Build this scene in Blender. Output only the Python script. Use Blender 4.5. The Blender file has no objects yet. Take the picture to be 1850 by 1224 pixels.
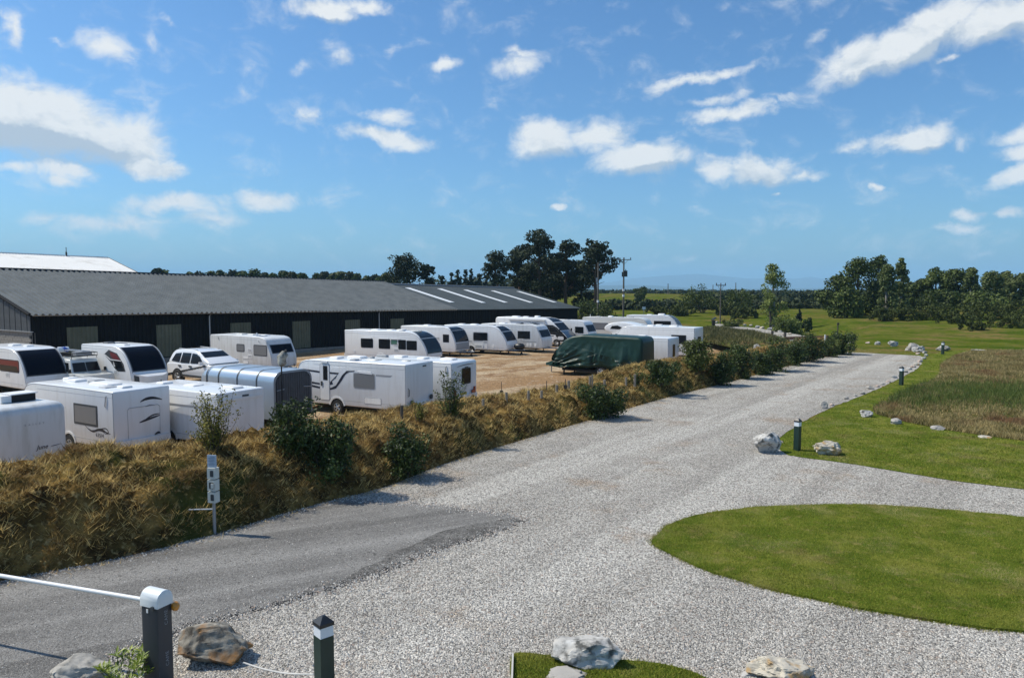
import bpy, bmesh, math, random
import numpy as np
from mathutils import Vector, Matrix, noise as mnoise
from mathutils.geometry import tessellate_polygon

scene = bpy.context.scene
COL = scene.collection
rad = math.radians

# ------------------------------------------------------------------ camera
H = 5.3            # eye height above the drive
F = 1340.0         # focal length in photo pixels (1850 wide)
PITCH = math.atan(92 / F)
cam_data = bpy.data.cameras.new("camera")
cam_data.sensor_width = 36.0
cam_data.lens = 36.0 * F / 1850.0
cam_data.clip_start = 0.1
cam_data.clip_end = 80000
cam = bpy.data.objects.new("camera", cam_data)
cam.location = (0, 0, H)
cam.rotation_euler = (rad(90) - PITCH, 0, 0)
COL.objects.link(cam)
scene.camera = cam

# ------------------------------------------------------------------ sun, sky, exposure
SUN_EL = rad(50)
SUN_DIR = Vector((-0.98 * math.cos(SUN_EL), 0.20 * math.cos(SUN_EL), math.sin(SUN_EL))).normalized()
sun_l = bpy.data.lights.new("sun", 'SUN')
sun_l.energy = 4.7
sun_l.angle = rad(0.55)
sun_l.color = (1.0, 0.93, 0.80)
sun = bpy.data.objects.new("sun", sun_l)
sun.rotation_euler = SUN_DIR.to_track_quat('Z', 'Y').to_euler()
COL.objects.link(sun)

scene.view_settings.view_transform = 'Standard'
scene.view_settings.look = 'None'
scene.view_settings.exposure = 0.0
scene.view_settings.gamma = 1.0
scene.view_settings.use_curve_mapping = False
scene.render.engine = 'CYCLES'
scene.cycles.use_denoising = True
scene.cycles.max_bounces = 6
scene.cycles.diffuse_bounces = 2
scene.cycles.glossy_bounces = 3
scene.cycles.transmission_bounces = 4
scene.cycles.volume_bounces = 3
scene.cycles.transparent_max_bounces = 6
scene.cycles.sample_clamp_indirect = 6.0

SKY_STRENGTH = 0.14
world = bpy.data.worlds.new("World")
scene.world = world
world.use_nodes = True

# clouds: (px, py, rx, ry, tilt deg, amount) as seen from the drive, turned into directions below
CLOUDS = [
    (60, 215, 260, 85, 8, 1.5), (180, 245, 150, 60, 10, 1.2), (-60, 200, 200, 90, 0, 1.5), (130, 305, 70, 32, 0, .8),
    (275, 305, 80, 30, 8, 1.0), (20, 302, 60, 18, 0, .6), (320, 375, 130, 32, -4, .85), (490, 360, 75, 28, 4, .9),
    (75, 395, 60, 24, 0, .6), (200, 408, 150, 28, 0, .6), (385, 395, 90, 26, 0, .6),
    (590, 18, 85, 30, 5, 1.2), (665, 14, 50, 22, 0, .8), (195, 82, 52, 40, 20, .62), (20, 55, 26, 44, 0, .7),
    (700, 248, 125, 24, 3, 1.0), (700, 212, 60, 18, 0, .6), (570, 205, 36, 24, 0, .5), (795, 113, 36, 15, -15, .7),
    (115, 75, 26, 12, 0, .4), (310, 45, 24, 14, 30, .35), (620, 108, 26, 16, 10, .45), (540, 122, 30, 18, -20, .35),
    (920, 120, 85, 26, -18, .62), (940, 95, 50, 14, 0, .5), (1000, 374, 18, 9, 0, .8),
    (985, 250, 105, 44, -4, 1.05), (1080, 245, 90, 40, 10, .8), (1165, 285, 115, 42, -3, 1.25),
    (1290, 300, 70, 30, 10, .9), (1370, 310, 105, 32, 3, 1.1), (1460, 312, 45, 12, 0, .6),
    (1270, 142, 150, 14, -9, .75), (1320, 205, 110, 20, -3, .9), (1290, 183, 80, 12, -6, .6), (1400, 180, 40, 9, 0, .45),
    (1560, 110, 110, 45, -20, 1.2), (1660, 60, 150, 52, -27, 1.3), (1800, 35, 130, 52, -10, 1.2), (1920, 20, 150, 60, 0, 1.2),
    (1480, 60, 36, 18, -30, .45), (1720, 105, 24, 12, 0, .5),
    (1650, 252, 88, 32, -5, 1.15), (1545, 262, 60, 16, -5, .5), (1735, 255, 30, 24, 0, .45),
    (1830, 240, 50, 24, -10, .8), (1870, 270, 90, 28, -5, .9), (1860, 315, 75, 28, -10, 1.1),
    (1755, 385, 42, 18, 0, .9), (1830, 386, 46, 16, 0, .9), (1740, 408, 60, 12, 0, .6),
    (1245, 463, 32, 10, -8, .4), (1185, 478, 45, 8, 0, .25), (1775, 458, 22, 9, -15, .35), (1580, 342, 14, 8, 0, .6),
    (1410, 343, 16, 7, -10, .7), (705, 92, 20, 12, 0, .3), (270, 75, 18, 24, -30, .35), (120, 330, 50, 16, 0, .6),
]
CLOUD_GREY = [(60, 250, 200, 34, 3, 1.2), (1375, 322, 90, 20, 0, .8), (1190, 305, 80, 18, 0, .35), (310, 402, 130, 16, 0, .5), (-80, 240, 160, 45, 0, 1.0)]


def pix_ray(px, py):
    a = (px - 925) / F
    b = (612 - py) / F
    return Vector((a, math.cos(PITCH) + b * math.sin(PITCH), -math.sin(PITCH) + b * math.cos(PITCH)))


def azel(px, py):
    d = pix_ray(px, py)
    return math.atan2(d.x, d.y), math.atan2(d.z, math.hypot(d.x, d.y))


def build_world():
    nt = world.node_tree
    N, L = nt.nodes, nt.links
    N.clear()

    def node(t, **kw):
        n = N.new(t)
        for k, v in kw.items():
            setattr(n, k, v)
        return n

    def math_n(op, a, b=None, c=None, clamp=False):
        n = node('ShaderNodeMath', operation=op, use_clamp=clamp)
        for i, v in enumerate((a, b, c)):
            if v is None:
                continue
            if isinstance(v, (int, float)):
                n.inputs[i].default_value = v
            else:
                L.new(v, n.inputs[i])
        return n.outputs[0]

    sky = node('ShaderNodeTexSky', sky_type='NISHITA')
    sky.sun_disc = False
    sky.sun_elevation = SUN_EL
    sky.sun_rotation = math.atan2(SUN_DIR.x, SUN_DIR.y)
    sky.altitude = 10
    sky.air_density = 1.0
    sky.dust_density = 1.0
    sky.ozone_density = 1.0
    tc = node('ShaderNodeTexCoord')
    sep = node('ShaderNodeSeparateXYZ')
    L.new(tc.outputs['Generated'], sep.inputs[0])
    az = math_n('ARCTAN2', sep.outputs[0], sep.outputs[1])
    el = math_n('ARCSINE', sep.outputs[2])
    comb = node('ShaderNodeCombineXYZ')
    L.new(az, comb.inputs[0])
    L.new(el, comb.inputs[1])
    # billow: push the lookup about with noise so outlines are cauliflower edged
    wn = node('ShaderNodeTexNoise')
    wn.inputs['Scale'].default_value = 16
    wn.inputs['Detail'].default_value = 6
    wn.inputs['Roughness'].default_value = .62
    L.new(comb.outputs[0], wn.inputs['Vector'])
    sub = node('ShaderNodeVectorMath', operation='SUBTRACT')
    L.new(wn.outputs['Color'], sub.inputs[0])
    sub.inputs[1].default_value = (.5, .5, .5)
    sc = node('ShaderNodeVectorMath', operation='MULTIPLY')
    L.new(sub.outputs[0], sc.inputs[0])
    sc.inputs[1].default_value = (.06, .04, 0)
    add = node('ShaderNodeVectorMath', operation='ADD')
    L.new(comb.outputs[0], add.inputs[0])
    L.new(sc.outputs[0], add.inputs[1])
    P = add.outputs[0]

    def shifted(off):
        a2 = node('ShaderNodeVectorMath', operation='ADD')
        L.new(P, a2.inputs[0])
        a2.inputs[1].default_value = off
        return a2.outputs[0]

    def blobs(items, P=P):
        acc = None
        for (px, py, rx, ry, t, s) in items:
            a, e = azel(px, py)
            mp = node('ShaderNodeMapping', vector_type='TEXTURE')
            mp.inputs['Location'].default_value = (a, e, 0)
            mp.inputs['Rotation'].default_value = (0, 0, rad(-t))
            c = math.cos(a)
            mp.inputs['Scale'].default_value = (rx / F * c, ry / F * max(.8, c), 1)
            L.new(P, mp.inputs['Vector'])
            ln = node('ShaderNodeVectorMath', operation='LENGTH')
            L.new(mp.outputs[0], ln.inputs[0])
            v = math_n('MULTIPLY_ADD', ln.outputs['Value'], -1.05 * s, 1.0 * s)
            acc = v if acc is None else math_n('MAXIMUM', acc, v)
        return acc

    field = blobs(CLOUDS)
    # elsewhere in the sky (outside this view) the same fair weather cumulus goes on
    gn = node('ShaderNodeTexNoise')
    gn.inputs['Scale'].default_value = 3.2
    gn.inputs['Detail'].default_value = 3
    gmap = node('ShaderNodeMapping')
    gmap.inputs['Scale'].default_value = (1, 1, 2.6)
    L.new(tc.outputs['Generated'], gmap.inputs['Vector'])
    L.new(gmap.outputs[0], gn.inputs['Vector'])
    outside = math_n('MULTIPLY_ADD', gn.outputs['Fac'], 5.0, -2.9)
    off_axis = math_n('SUBTRACT', math_n('ABSOLUTE', az), .72)
    off_el = math_n('SUBTRACT', el, .48)
    gate = math_n('MULTIPLY', math_n('MAXIMUM', off_axis, off_el), 6.0, clamp=True)
    outside = math_n('MULTIPLY', math_n('MAXIMUM', outside, 0.0), gate)
    field = math_n('MAXIMUM', field, outside)

    def fbm(offset):
        mp = node('ShaderNodeMapping')
        mp.inputs['Location'].default_value = offset
        mp.inputs['Scale'].default_value = (1, 1.5, 1)
        L.new(comb.outputs[0], mp.inputs['Vector'])
        n = node('ShaderNodeTexNoise')
        n.inputs['Scale'].default_value = 19
        n.inputs['Detail'].default_value = 8
        n.inputs['Roughness'].default_value = .62
        n.inputs['Distortion'].default_value = .4
        L.new(mp.outputs[0], n.inputs['Vector'])
        return n.outputs['Fac']
    UPSUN = (-.008, .016, 0)
    n0, n1 = fbm((0, 0, 0)), fbm((-.008 * 1, .016 * 1.5, 0))
    dens = math_n('ADD', field, math_n('MULTIPLY_ADD', n0, 1.35, -.60))
    big = [c for c in CLOUDS if c[5] >= 1.05 and c[2] * c[3] > 2000][:12]
    above = math_n('MAXIMUM', math_n('SUBTRACT', blobs(big, shifted(UPSUN)), field), 0.0)
    mr = node('ShaderNodeMapRange', interpolation_type='SMOOTHSTEP')
    mr.inputs['From Min'].default_value = .06
    mr.inputs['From Max'].default_value = .78
    L.new(dens, mr.inputs['Value'])
    cover = math_n('MULTIPLY', mr.outputs[0], .95)
    # lit tops, grey undersides: compare with how much cloud lies towards the sun
    shade = math_n('SUBTRACT', math_n('MULTIPLY_ADD', math_n('SUBTRACT', n0, n1), .9, 1.0), math_n('MULTIPLY', above, 1.1))
    grey = math_n('MULTIPLY', math_n('MAXIMUM', blobs(CLOUD_GREY), 0.0), .30)
    shade = math_n('SUBTRACT', shade, grey)
    shade = math_n('MINIMUM', math_n('MAXIMUM', shade, .62), 1.02)
    cc = node('ShaderNodeMix', data_type='RGBA')
    mr2 = node('ShaderNodeMapRange')
    mr2.inputs['From Min'].default_value = .6
    mr2.inputs['From Max'].default_value = 1.0
    L.new(shade, mr2.inputs['Value'])
    L.new(mr2.outputs[0], cc.inputs['Factor'])
    cc.inputs[6].default_value = (3.5, 4.15, 4.9, 1)
    cc.inputs[7].default_value = (6.5, 6.65, 6.7, 1)
    mix = node('ShaderNodeMix', data_type='RGBA')
    L.new(cover, mix.inputs['Factor'])
    # hue trim of the clear sky
    tint = node('ShaderNodeMix', data_type='RGBA', blend_type='MULTIPLY')
    tint.inputs['Factor'].default_value = 1
    tint.inputs[7].default_value = SKY_TINT
    L.new(sky.outputs[0], tint.inputs[6])
    L.new(tint.outputs[2], mix.inputs[6])
    L.new(cc.outputs[2], mix.inputs[7])
    bg = node('ShaderNodeBackground')
    bg.inputs['Strength'].default_value = SKY_STRENGTH
    L.new(mix.outputs[2], bg.inputs['Color'])
    out = node('ShaderNodeOutputWorld')
    L.new(bg.outputs[0], out.inputs['Surface'])
    world.cycles.sampling_method = 'MANUAL'
    world.cycles.sample_map_resolution = 512


SKY_TINT = (.46, .75, 1.02, 1)
build_world()

# ------------------------------------------------------------------ placing helpers


def ground_at(px, py, z=0.0):
    """the place on level z seen at a photo pixel"""
    d = pix_ray(px, py)
    t = (z - H) / d.z
    return Vector((d.x * t, d.y * t, z))


def at_depth(px, py, Y):
    d = pix_ray(px, py)
    return Vector((0, 0, H)) + d * (Y / d.y)


def link(o, parent=None):
    COL.objects.link(o)
    if parent is not None:
        o.parent = parent
    return o


def tag(o, label=None, cat=None, group=None, kind=None):
    if label:
        o['label'] = label
    if cat:
        o['category'] = cat
    if group:
        o['group'] = group
    if kind:
        o['kind'] = kind
    return o


def thing(name, label, cat, loc=(0, 0, 0), rz=0.0, group=None):
    o = bpy.data.objects.new(name, None)
    o.empty_display_size = .2
    o.location = loc
    o.rotation_euler = (0, 0, rz)
    link(o)
    return tag(o, label, cat, group)


class MB:
    """collects polygons, builds one mesh object"""

    def __init__(self):
        self.v, self.f = [], []

    def add(self, verts, faces):
        b = len(self.v)
        self.v.extend([tuple(p) for p in verts])
        self.f.extend([tuple(i + b for i in fc) for fc in faces])
        return self

    def box(self, c, s, rz=0.0, ry=0.0, rx=0.0):
        hx, hy, hz = s[0] / 2, s[1] / 2, s[2] / 2
        M = Matrix.Translation(c) @ Matrix.Rotation(rz, 4, 'Z') @ Matrix.Rotation(ry, 4, 'Y') @ Matrix.Rotation(rx, 4, 'X')
        vs = [M @ Vector((x, y, z)) for z in (-hz, hz) for y in (-hy, hy) for x in (-hx, hx)]
        return self.add(vs, [(0, 2, 3, 1), (4, 5, 7, 6), (0, 1, 5, 4), (2, 6, 7, 3), (0, 4, 6, 2), (1, 3, 7, 5)])

    def loft(self, rings, closed=True, caps=True):
        n = len(rings[0])
        vs = [p for r in rings for p in r]
        fs = []
        for i in range(len(rings) - 1):
            for j in range(n if closed else n - 1):
                k = (j + 1) % n
                fs.append((i * n + j, i * n + k, (i + 1) * n + k, (i + 1) * n + j))
        if caps:
            fs.append(tuple(range(n - 1, -1, -1)))
            fs.append(tuple((len(rings) - 1) * n + j for j in range(n)))
        return self.add(vs, fs)

    def tube(self, pts, r, n=8, caps=True):
        pts = [Vector(p) for p in pts]
        rs = r if isinstance(r, (list, tuple)) else [r] * len(pts)
        rings = []
        for i, p in enumerate(pts):
            t = (pts[min(i + 1, len(pts) - 1)] - pts[max(i - 1, 0)]).normalized()
            up = Vector((0, 0, 1)) if abs(t.z) < .9 else Vector((1, 0, 0))
            a = t.cross(up).normalized()
            b = t.cross(a)
            rings.append([p + (a * math.cos(2 * math.pi * k / n) + b * math.sin(2 * math.pi * k / n)) * rs[i] for k in range(n)])
        return self.loft(rings, True, caps)

    def lathe(self, prof, n=20, M=None):
        """prof: (r, z) pairs about +Z"""
        M = M or Matrix.Identity(4)
        rings = [[M @ Vector((r * math.cos(2 * math.pi * k / n), r * math.sin(2 * math.pi * k / n), z)) for k in range(n)] for r, z in prof]
        return self.loft(rings, True, True)

    def build(self, name, mat, parent=None, smooth=None, loc=None, rz=None):
        me = bpy.data.meshes.new(name)
        me.from_pydata(self.v, [], self.f)
        bm = bmesh.new()
        bm.from_mesh(me)
        bmesh.ops.recalc_face_normals(bm, faces=bm.faces)
        bm.to_mesh(me)
        bm.free()
        if smooth:
            me.shade_smooth()
            me.set_sharp_from_angle(angle=rad(smooth))
        if mat:
            me.materials.append(mat)
        o = bpy.data.objects.new(name, me)
        if loc is not None:
            o.location = loc
        if rz is not None:
            o.rotation_euler = (0, 0, rz)
        return link(o, parent)


def np_mesh(name, verts, k, mat, parent=None, attr=None):
    """verts (n*k,3): n loose polygons of k corners"""
    verts = np.ascontiguousarray(verts, dtype=np.float32)
    nv = len(verts)
    nf = nv // k
    me = bpy.data.meshes.new(name)
    me.vertices.add(nv)
    me.vertices.foreach_set('co', verts.ravel())
    me.loops.add(nv)
    me.loops.foreach_set('vertex_index', np.arange(nv, dtype=np.int32))
    me.polygons.add(nf)
    me.polygons.foreach_set('loop_start', np.arange(0, nv, k, dtype=np.int32))
    me.update(calc_edges=True)
    if attr is not None:
        a = me.attributes.new('tone', 'FLOAT', 'FACE')
        a.data.foreach_set('value', np.asarray(attr, dtype=np.float32))
    me.materials.append(mat)
    o = bpy.data.objects.new(name, me)
    return link(o, parent)


def in_poly(P, poly):
    x, y = P[:, 0], P[:, 1]
    inside = np.zeros(len(P), bool)
    n = len(poly)
    j = n - 1
    for i in range(n):
        xi, yi = poly[i][0], poly[i][1]
        xj, yj = poly[j][0], poly[j][1]
        c = ((yi > y) != (yj > y)) & (x < (xj - xi) * (y - yi) / (yj - yi + 1e-12) + xi)
        inside ^= c
        j = i
    return inside


def smooth_poly(pts, closed=True, step=.4, jitter=0.0, seed=1):
    """Catmull-Rom through the points, resampled, with ragged edge"""
    pts = [Vector((p[0], p[1], 0)) for p in pts]
    out = []
    n = len(pts)
    for i in range(n if closed else n - 1):
        if closed:
            p0, p1, p2, p3 = pts[i - 1], pts[i], pts[(i + 1) % n], pts[(i + 2) % n]
        else:
            p0, p1, p2, p3 = pts[max(i - 1, 0)], pts[i], pts[i + 1], pts[min(i + 2, n - 1)]
        m = max(1, min(60, int((p2 - p1).length / step)))
        d01 = max((p1 - p0).length, 1e-3) ** .5
        d12 = max((p2 - p1).length, 1e-3) ** .5
        d23 = max((p3 - p2).length, 1e-3) ** .5
        m1 = (p2 - p1) + d12 * ((p1 - p0) / d01 - (p2 - p0) / (d01 + d12)) if (p1 - p0).length > 1e-3 else (p2 - p1)
        m2 = (p2 - p1) + d12 * ((p3 - p2) / d23 - (p3 - p1) / (d12 + d23)) if (p3 - p2).length > 1e-3 else (p2 - p1)
        for k in range(m):
            t = k / m
            t2, t3 = t * t, t * t * t
            q = p1 * (2 * t3 - 3 * t2 + 1) + m1 * (t3 - 2 * t2 + t) + p2 * (-2 * t3 + 3 * t2) + m2 * (t3 - t2)
            if jitter:
                q = q + Vector((mnoise.noise((q.x * 1.7 + seed, q.y * 1.7, 0)), mnoise.noise((q.x * 1.7, q.y * 1.7 + seed, 5)), 0)) * jitter
                q = q + Vector((mnoise.noise((q.x * 6 + seed, q.y * 6, 0)), mnoise.noise((q.x * 6, q.y * 6 + seed, 5)), 0)) * jitter * .5
            out.append(q)
    if not closed:
        out.append(pts[-1])
    return out


def sheet(name, poly, z, mat, kind='structure', skirt=0.0, parent=None):
    vs = [Vector((p.x, p.y, z)) for p in poly]
    tris = tessellate_polygon([vs])
    m = MB()
    m.add(vs, tris)
    if skirt:
        n = len(vs)
        m.add(vs + [Vector((p.x, p.y, z - skirt)) for p in poly], [(i, (i + 1) % n, n + (i + 1) % n, n + i) for i in range(n)])
    o = m.build(name, mat, parent)
    # upward normals
    if kind:
        o['kind'] = kind
    return o


# ------------------------------------------------------------------ materials
MATS = {}


def material(name, col, rough=.6, metal=0.0, col2=None, nscale=3.0, mid=.5, spread=.25, bump=0.0, bscale=None, detail=6, spec=.5, coat=0.0,
             island=0.0, transl=0.0, stretch=None, col3=None, n3=.5, tone=False, emit=None, coords='Object'):
    if name in MATS:
        return MATS[name]
    m = bpy.data.materials.new(name)
    m.use_nodes = True
    nt = m.node_tree
    N, L = nt.nodes, nt.links
    b = N['Principled BSDF']
    b.inputs['Roughness'].default_value = rough
    b.inputs['Metallic'].default_value = metal
    b.inputs['Specular IOR Level'].default_value = spec
    if coat:
        b.inputs['Coat Weight'].default_value = coat
        b.inputs['Coat Roughness'].default_value = .05
    b.inputs['Base Color'].default_value = (*col, 1)
    tc = N.new('ShaderNodeTexCoord')
    vec = tc.outputs[coords]
    if stretch:
        mp = N.new('ShaderNodeMapping')
        mp.inputs['Scale'].default_value = stretch
        L.new(vec, mp.inputs['Vector'])
        vec = mp.outputs[0]
    colout = None
    if col2 is not None:
        n = N.new('ShaderNodeTexNoise')
        n.inputs['Scale'].default_value = nscale
        n.inputs['Detail'].default_value = detail
        n.inputs['Roughness'].default_value = .6
        L.new(vec, n.inputs['Vector'])
        fac = n.outputs['Fac']
        if island:
            g = N.new('ShaderNodeNewGeometry')
            ma = N.new('ShaderNodeMath')
            ma.operation = 'MULTIPLY_ADD'
            L.new(g.outputs['Random Per Island'], ma.inputs[0])
            ma.inputs[1].default_value = island
            ad = N.new('ShaderNodeMath')
            ad.operation = 'ADD'
            L.new(fac, ad.inputs[0])
            ad.inputs[1].default_value = -island / 2
            L.new(ad.outputs[0], ma.inputs[2])
            fac = ma.outputs[0]
        r = N.new('ShaderNodeValToRGB')
        r.color_ramp.elements[0].position = max(0, mid - spread)
        r.color_ramp.elements[0].color = (*col, 1)
        r.color_ramp.elements[1].position = min(1, mid + spread)
        r.color_ramp.elements[1].color = (*col2, 1)
        L.new(fac, r.inputs[0])
        colout = r.outputs[0]
        if col3 is not None:
            n2 = N.new('ShaderNodeTexNoise')
            n2.inputs['Scale'].default_value = nscale * n3
            n2.inputs['Detail'].default_value = 4
            L.new(vec, n2.inputs['Vector'])
            r2 = N.new('ShaderNodeValToRGB')
            r2.color_ramp.elements[0].position = .52
            r2.color_ramp.elements[0].color = (0, 0, 0, 1)
            r2.color_ramp.elements[1].position = .68
            r2.color_ramp.elements[1].color = (1, 1, 1, 1)
            L.new(n2.outputs['Fac'], r2.inputs[0])
            mx = N.new('ShaderNodeMix')
            mx.data_type = 'RGBA'
            L.new(r2.outputs[0], mx.inputs['Factor'])
            L.new(colout, mx.inputs[6])
            mx.inputs[7].default_value = (*col3, 1)
            colout = mx.outputs[2]
        L.new(colout, b.inputs['Base Color'])
    if bump:
        n = N.new('ShaderNodeTexNoise')
        n.inputs['Scale'].default_value = bscale or nscale * 3
        n.inputs['Detail'].default_value = 8
        L.new(vec, n.inputs['Vector'])
        bp = N.new('ShaderNodeBump')
        bp.inputs['Strength'].default_value = min(1, bump * 10)
        bp.inputs['Distance'].default_value = bump
        L.new(n.outputs['Fac'], bp.inputs['Height'])
        L.new(bp.outputs[0], b.inputs['Normal'])
    if transl:
        tr = N.new('ShaderNodeBsdfTranslucent')
        if colout is not None:
            L.new(colout, tr.inputs['Color'])
        else:
            tr.inputs['Color'].default_value = (*col, 1)
        ms = N.new('ShaderNodeMixShader')
        ms.inputs[0].default_value = transl
        L.new(b.outputs[0], ms.inputs[1])
        L.new(tr.outputs[0], ms.inputs[2])
        L.new(ms.outputs[0], N['Material Output'].inputs['Surface'])
    MATS[name] = m
    return m


def ground_material(name, layers, bump=.0, bscale=60, rough=.9, grain=None, spec=.0):
    """layers: list of (col, scale, threshold, soft) mixed one over another by noise; the first is the base"""
    m = bpy.data.materials.new(name)
    m.use_nodes = True
    nt = m.node_tree
    N, L = nt.nodes, nt.links
    b = N['Principled BSDF']
    b.inputs['Roughness'].default_value = rough
    b.inputs['Specular IOR Level'].default_value = spec
    tc = N.new('ShaderNodeTexCoord')
    vec = tc.outputs['Object']
    cur = None
    for i, (col, scale, th, soft, *ang) in enumerate(layers):
        if i == 0:
            rgb = N.new('ShaderNodeRGB')
            rgb.outputs[0].default_value = (*col, 1)
            cur = rgb.outputs[0]
            continue
        n = N.new('ShaderNodeTexNoise')
        n.inputs['Scale'].default_value = scale
        n.inputs['Detail'].default_value = 7
        n.inputs['Roughness'].default_value = .62
        mp = N.new('ShaderNodeMapping')
        mp.inputs['Location'].default_value = (i * 13.1, i * 7.7, 0)
        if ang:
            mp.vector_type = 'TEXTURE'
            mp.inputs['Rotation'].default_value = (0, 0, rad(ang[0]))
            mp.inputs['Scale'].default_value = (22, 1, 1)
            n.inputs['Detail'].default_value = 3
        L.new(vec, mp.inputs['Vector'])
        L.new(mp.outputs[0], n.inputs['Vector'])
        mr = N.new('ShaderNodeMapRange')
        mr.interpolation_type = 'SMOOTHSTEP'
        mr.inputs['From Min'].default_value = th - soft
        mr.inputs['From Max'].default_value = th + soft
        L.new(n.outputs['Fac'], mr.inputs['Value'])
        mx = N.new('ShaderNodeMix')
        mx.data_type = 'RGBA'
        L.new(mr.outputs[0], mx.inputs['Factor'])
        L.new(cur, mx.inputs[6])
        mx.inputs[7].default_value = (*col, 1)
        cur = mx.outputs[2]
    height = None
    if grain:
        sc_, lo, hi = grain
        v = N.new('ShaderNodeTexVoronoi')
        v.inputs['Scale'].default_value = sc_
        v.inputs['Randomness'].default_value = 1
        L.new(vec, v.inputs['Vector'])
        sp = N.new('ShaderNodeSeparateColor')
        L.new(v.outputs['Color'], sp.inputs[0])
        mr = N.new('ShaderNodeMapRange')
        mr.inputs['To Min'].default_value = lo
        mr.inputs['To Max'].default_value = hi
        L.new(sp.outputs[0], mr.inputs['Value'])
        mx = N.new('ShaderNodeMix')
        mx.data_type = 'RGBA'
        mx.blend_type = 'MULTIPLY'
        mx.inputs['Factor'].default_value = 1
        L.new(cur, mx.inputs[6])
        L.new(mr.outputs[0], mx.inputs[7])
        cur = mx.outputs[2]
        inv = N.new('ShaderNodeMath')
        inv.operation = 'SUBTRACT'
        inv.inputs[0].default_value = 1
        L.new(v.outputs['Distance'], inv.inputs[1])
        height = inv.outputs[0]
    L.new(cur, b.inputs['Base Color'])
    if bump:
        if height is None:
            n = N.new('ShaderNodeTexNoise')
            n.inputs['Scale'].default_value = bscale
            n.inputs['Detail'].default_value = 6
            L.new(vec, n.inputs['Vector'])
            height = n.outputs['Fac']
        bp = N.new('ShaderNodeBump')
        bp.inputs['Strength'].default_value = 1
        bp.inputs['Distance'].default_value = bump
        L.new(height, bp.inputs['Height'])
        L.new(bp.outputs[0], b.inputs['Normal'])
    return m
rng = np.random.default_rng(7)
random.seed(3)


def gauss(x, y, cx, cy, rx, ry):
    return math.exp(-((x - cx) / rx) ** 2 - ((y - cy) / ry) ** 2)


BANK_PX = [(-900, 1330), (-420, 1185), (-200, 1118), (0, 1050), (200, 1011), (400, 961), (560, 914), (690, 880), (800, 838), (950, 792), (1080, 754), (1200, 719), (1320, 689), (1440, 657), (1510, 640), (1548, 629)]
BL = np.array([(p.x, p.y) for p in smooth_poly([ground_at(*q) for q in BANK_PX], closed=False, step=1.0)])
BLT = np.gradient(BL, axis=0)
BLT /= np.linalg.norm(BLT, axis=1)[:, None]


def behind(x, y):
    """metres behind the foot of the roadside bank"""
    d2 = (BL[:, 0] - x) ** 2 + (BL[:, 1] - y) ** 2
    i = int(d2.argmin())
    return -(x - BL[i, 0]) * BLT[i, 1] + (y - BL[i, 1]) * BLT[i, 0]


def smoothstep(a, b, x):
    t = min(1, max(0, (x - a) / (b - a)))
    return t * t * (3 - 2 * t)


def yard_z(x, y):
    """the storage yard lies a little lower than the drive"""
    s = behind(x, y)
    z = -.70 * smoothstep(2.5, 9, s)
    return z - .55 * gauss(x, y, -13.5, 28, 7, 5) * smoothstep(3.5, 6, s)


def terrain_z(x, y):
    r = math.hypot(x, y)
    z = 0.0
    z += 2.6 * gauss(x, y, 105, 125, 42, 40)
    z += 3.0 * gauss(x, y, 48, 330, 70, 90)
    z += 1.0 * gauss(x, y, 190, 300, 90, 70)
    k = min(1, max(0, (r - 95) / 120))
    z += k * .5 * mnoise.noise((x * .012, y * .012, 3.1))
    if y > 0 and r < 190 and x < 45:
        s = behind(x, y)
        if s > 1.5:
            z += (yard_z(x, y) - .30 * smoothstep(1.5, 7, s)) * (1 - smoothstep(90, 150, r))
    if r > 900:
        z -= 18 * ((r - 900) / 700) ** 2
    return z


# ------------------------------------------------------------------ ground sheet, sea, far hills
MEADOW = ground_material('meadow', [((.080, .108, .012), 1, 0, 0), ((.118, .128, .022), .35, .50, .12), ((.185, .135, .05), .12, .545, .07), ((.15, .11, .045), .45, .61, .06), ((.048, .082, .008), .16, .55, .08), ((.055, .085, .009), 1.6, .58, .1), ((.15, .125, .035), 4.0, .62, .08)], bump=.03, bscale=14)
rings = [0, 6, 12, 18, 24, 30, 36, 42, 50, 58, 66, 75, 85, 95, 105, 115, 125, 135, 150, 165, 180, 200, 220, 245, 270, 300, 330, 370, 420, 480, 560, 650, 760, 900, 1000, 1100, 1200, 1300, 1400, 1500, 1600]
NA = 180
gv = [(0, 0, 0)]
gf = []
for i, r in enumerate(rings[1:]):
    for k in range(NA):
        a = 2 * math.pi * k / NA
        x, y = r * math.sin(a), r * math.cos(a)
        gv.append((x, y, terrain_z(x, y)))
for k in range(NA):
    gf.append((0, 1 + (k + 1) % NA, 1 + k))
for i in range(len(rings) - 2):
    for k in range(NA):
        a, b = 1 + i * NA + k, 1 + i * NA + (k + 1) % NA
        gf.append((a, b, b + NA, a + NA))
m = MB()
m.add(gv, gf)
tag(m.build('ground', MEADOW, smooth=180), kind='structure')

m = MB()
n = 96
m.add([(16500 * math.cos(2 * math.pi * k / n), 16500 * math.sin(2 * math.pi * k / n), -16) for k in range(n)], [tuple(range(n))])
tag(m.build('sea', material('sea_water', (.03, .06, .09), .25, spec=.5)), kind='structure')


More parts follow.
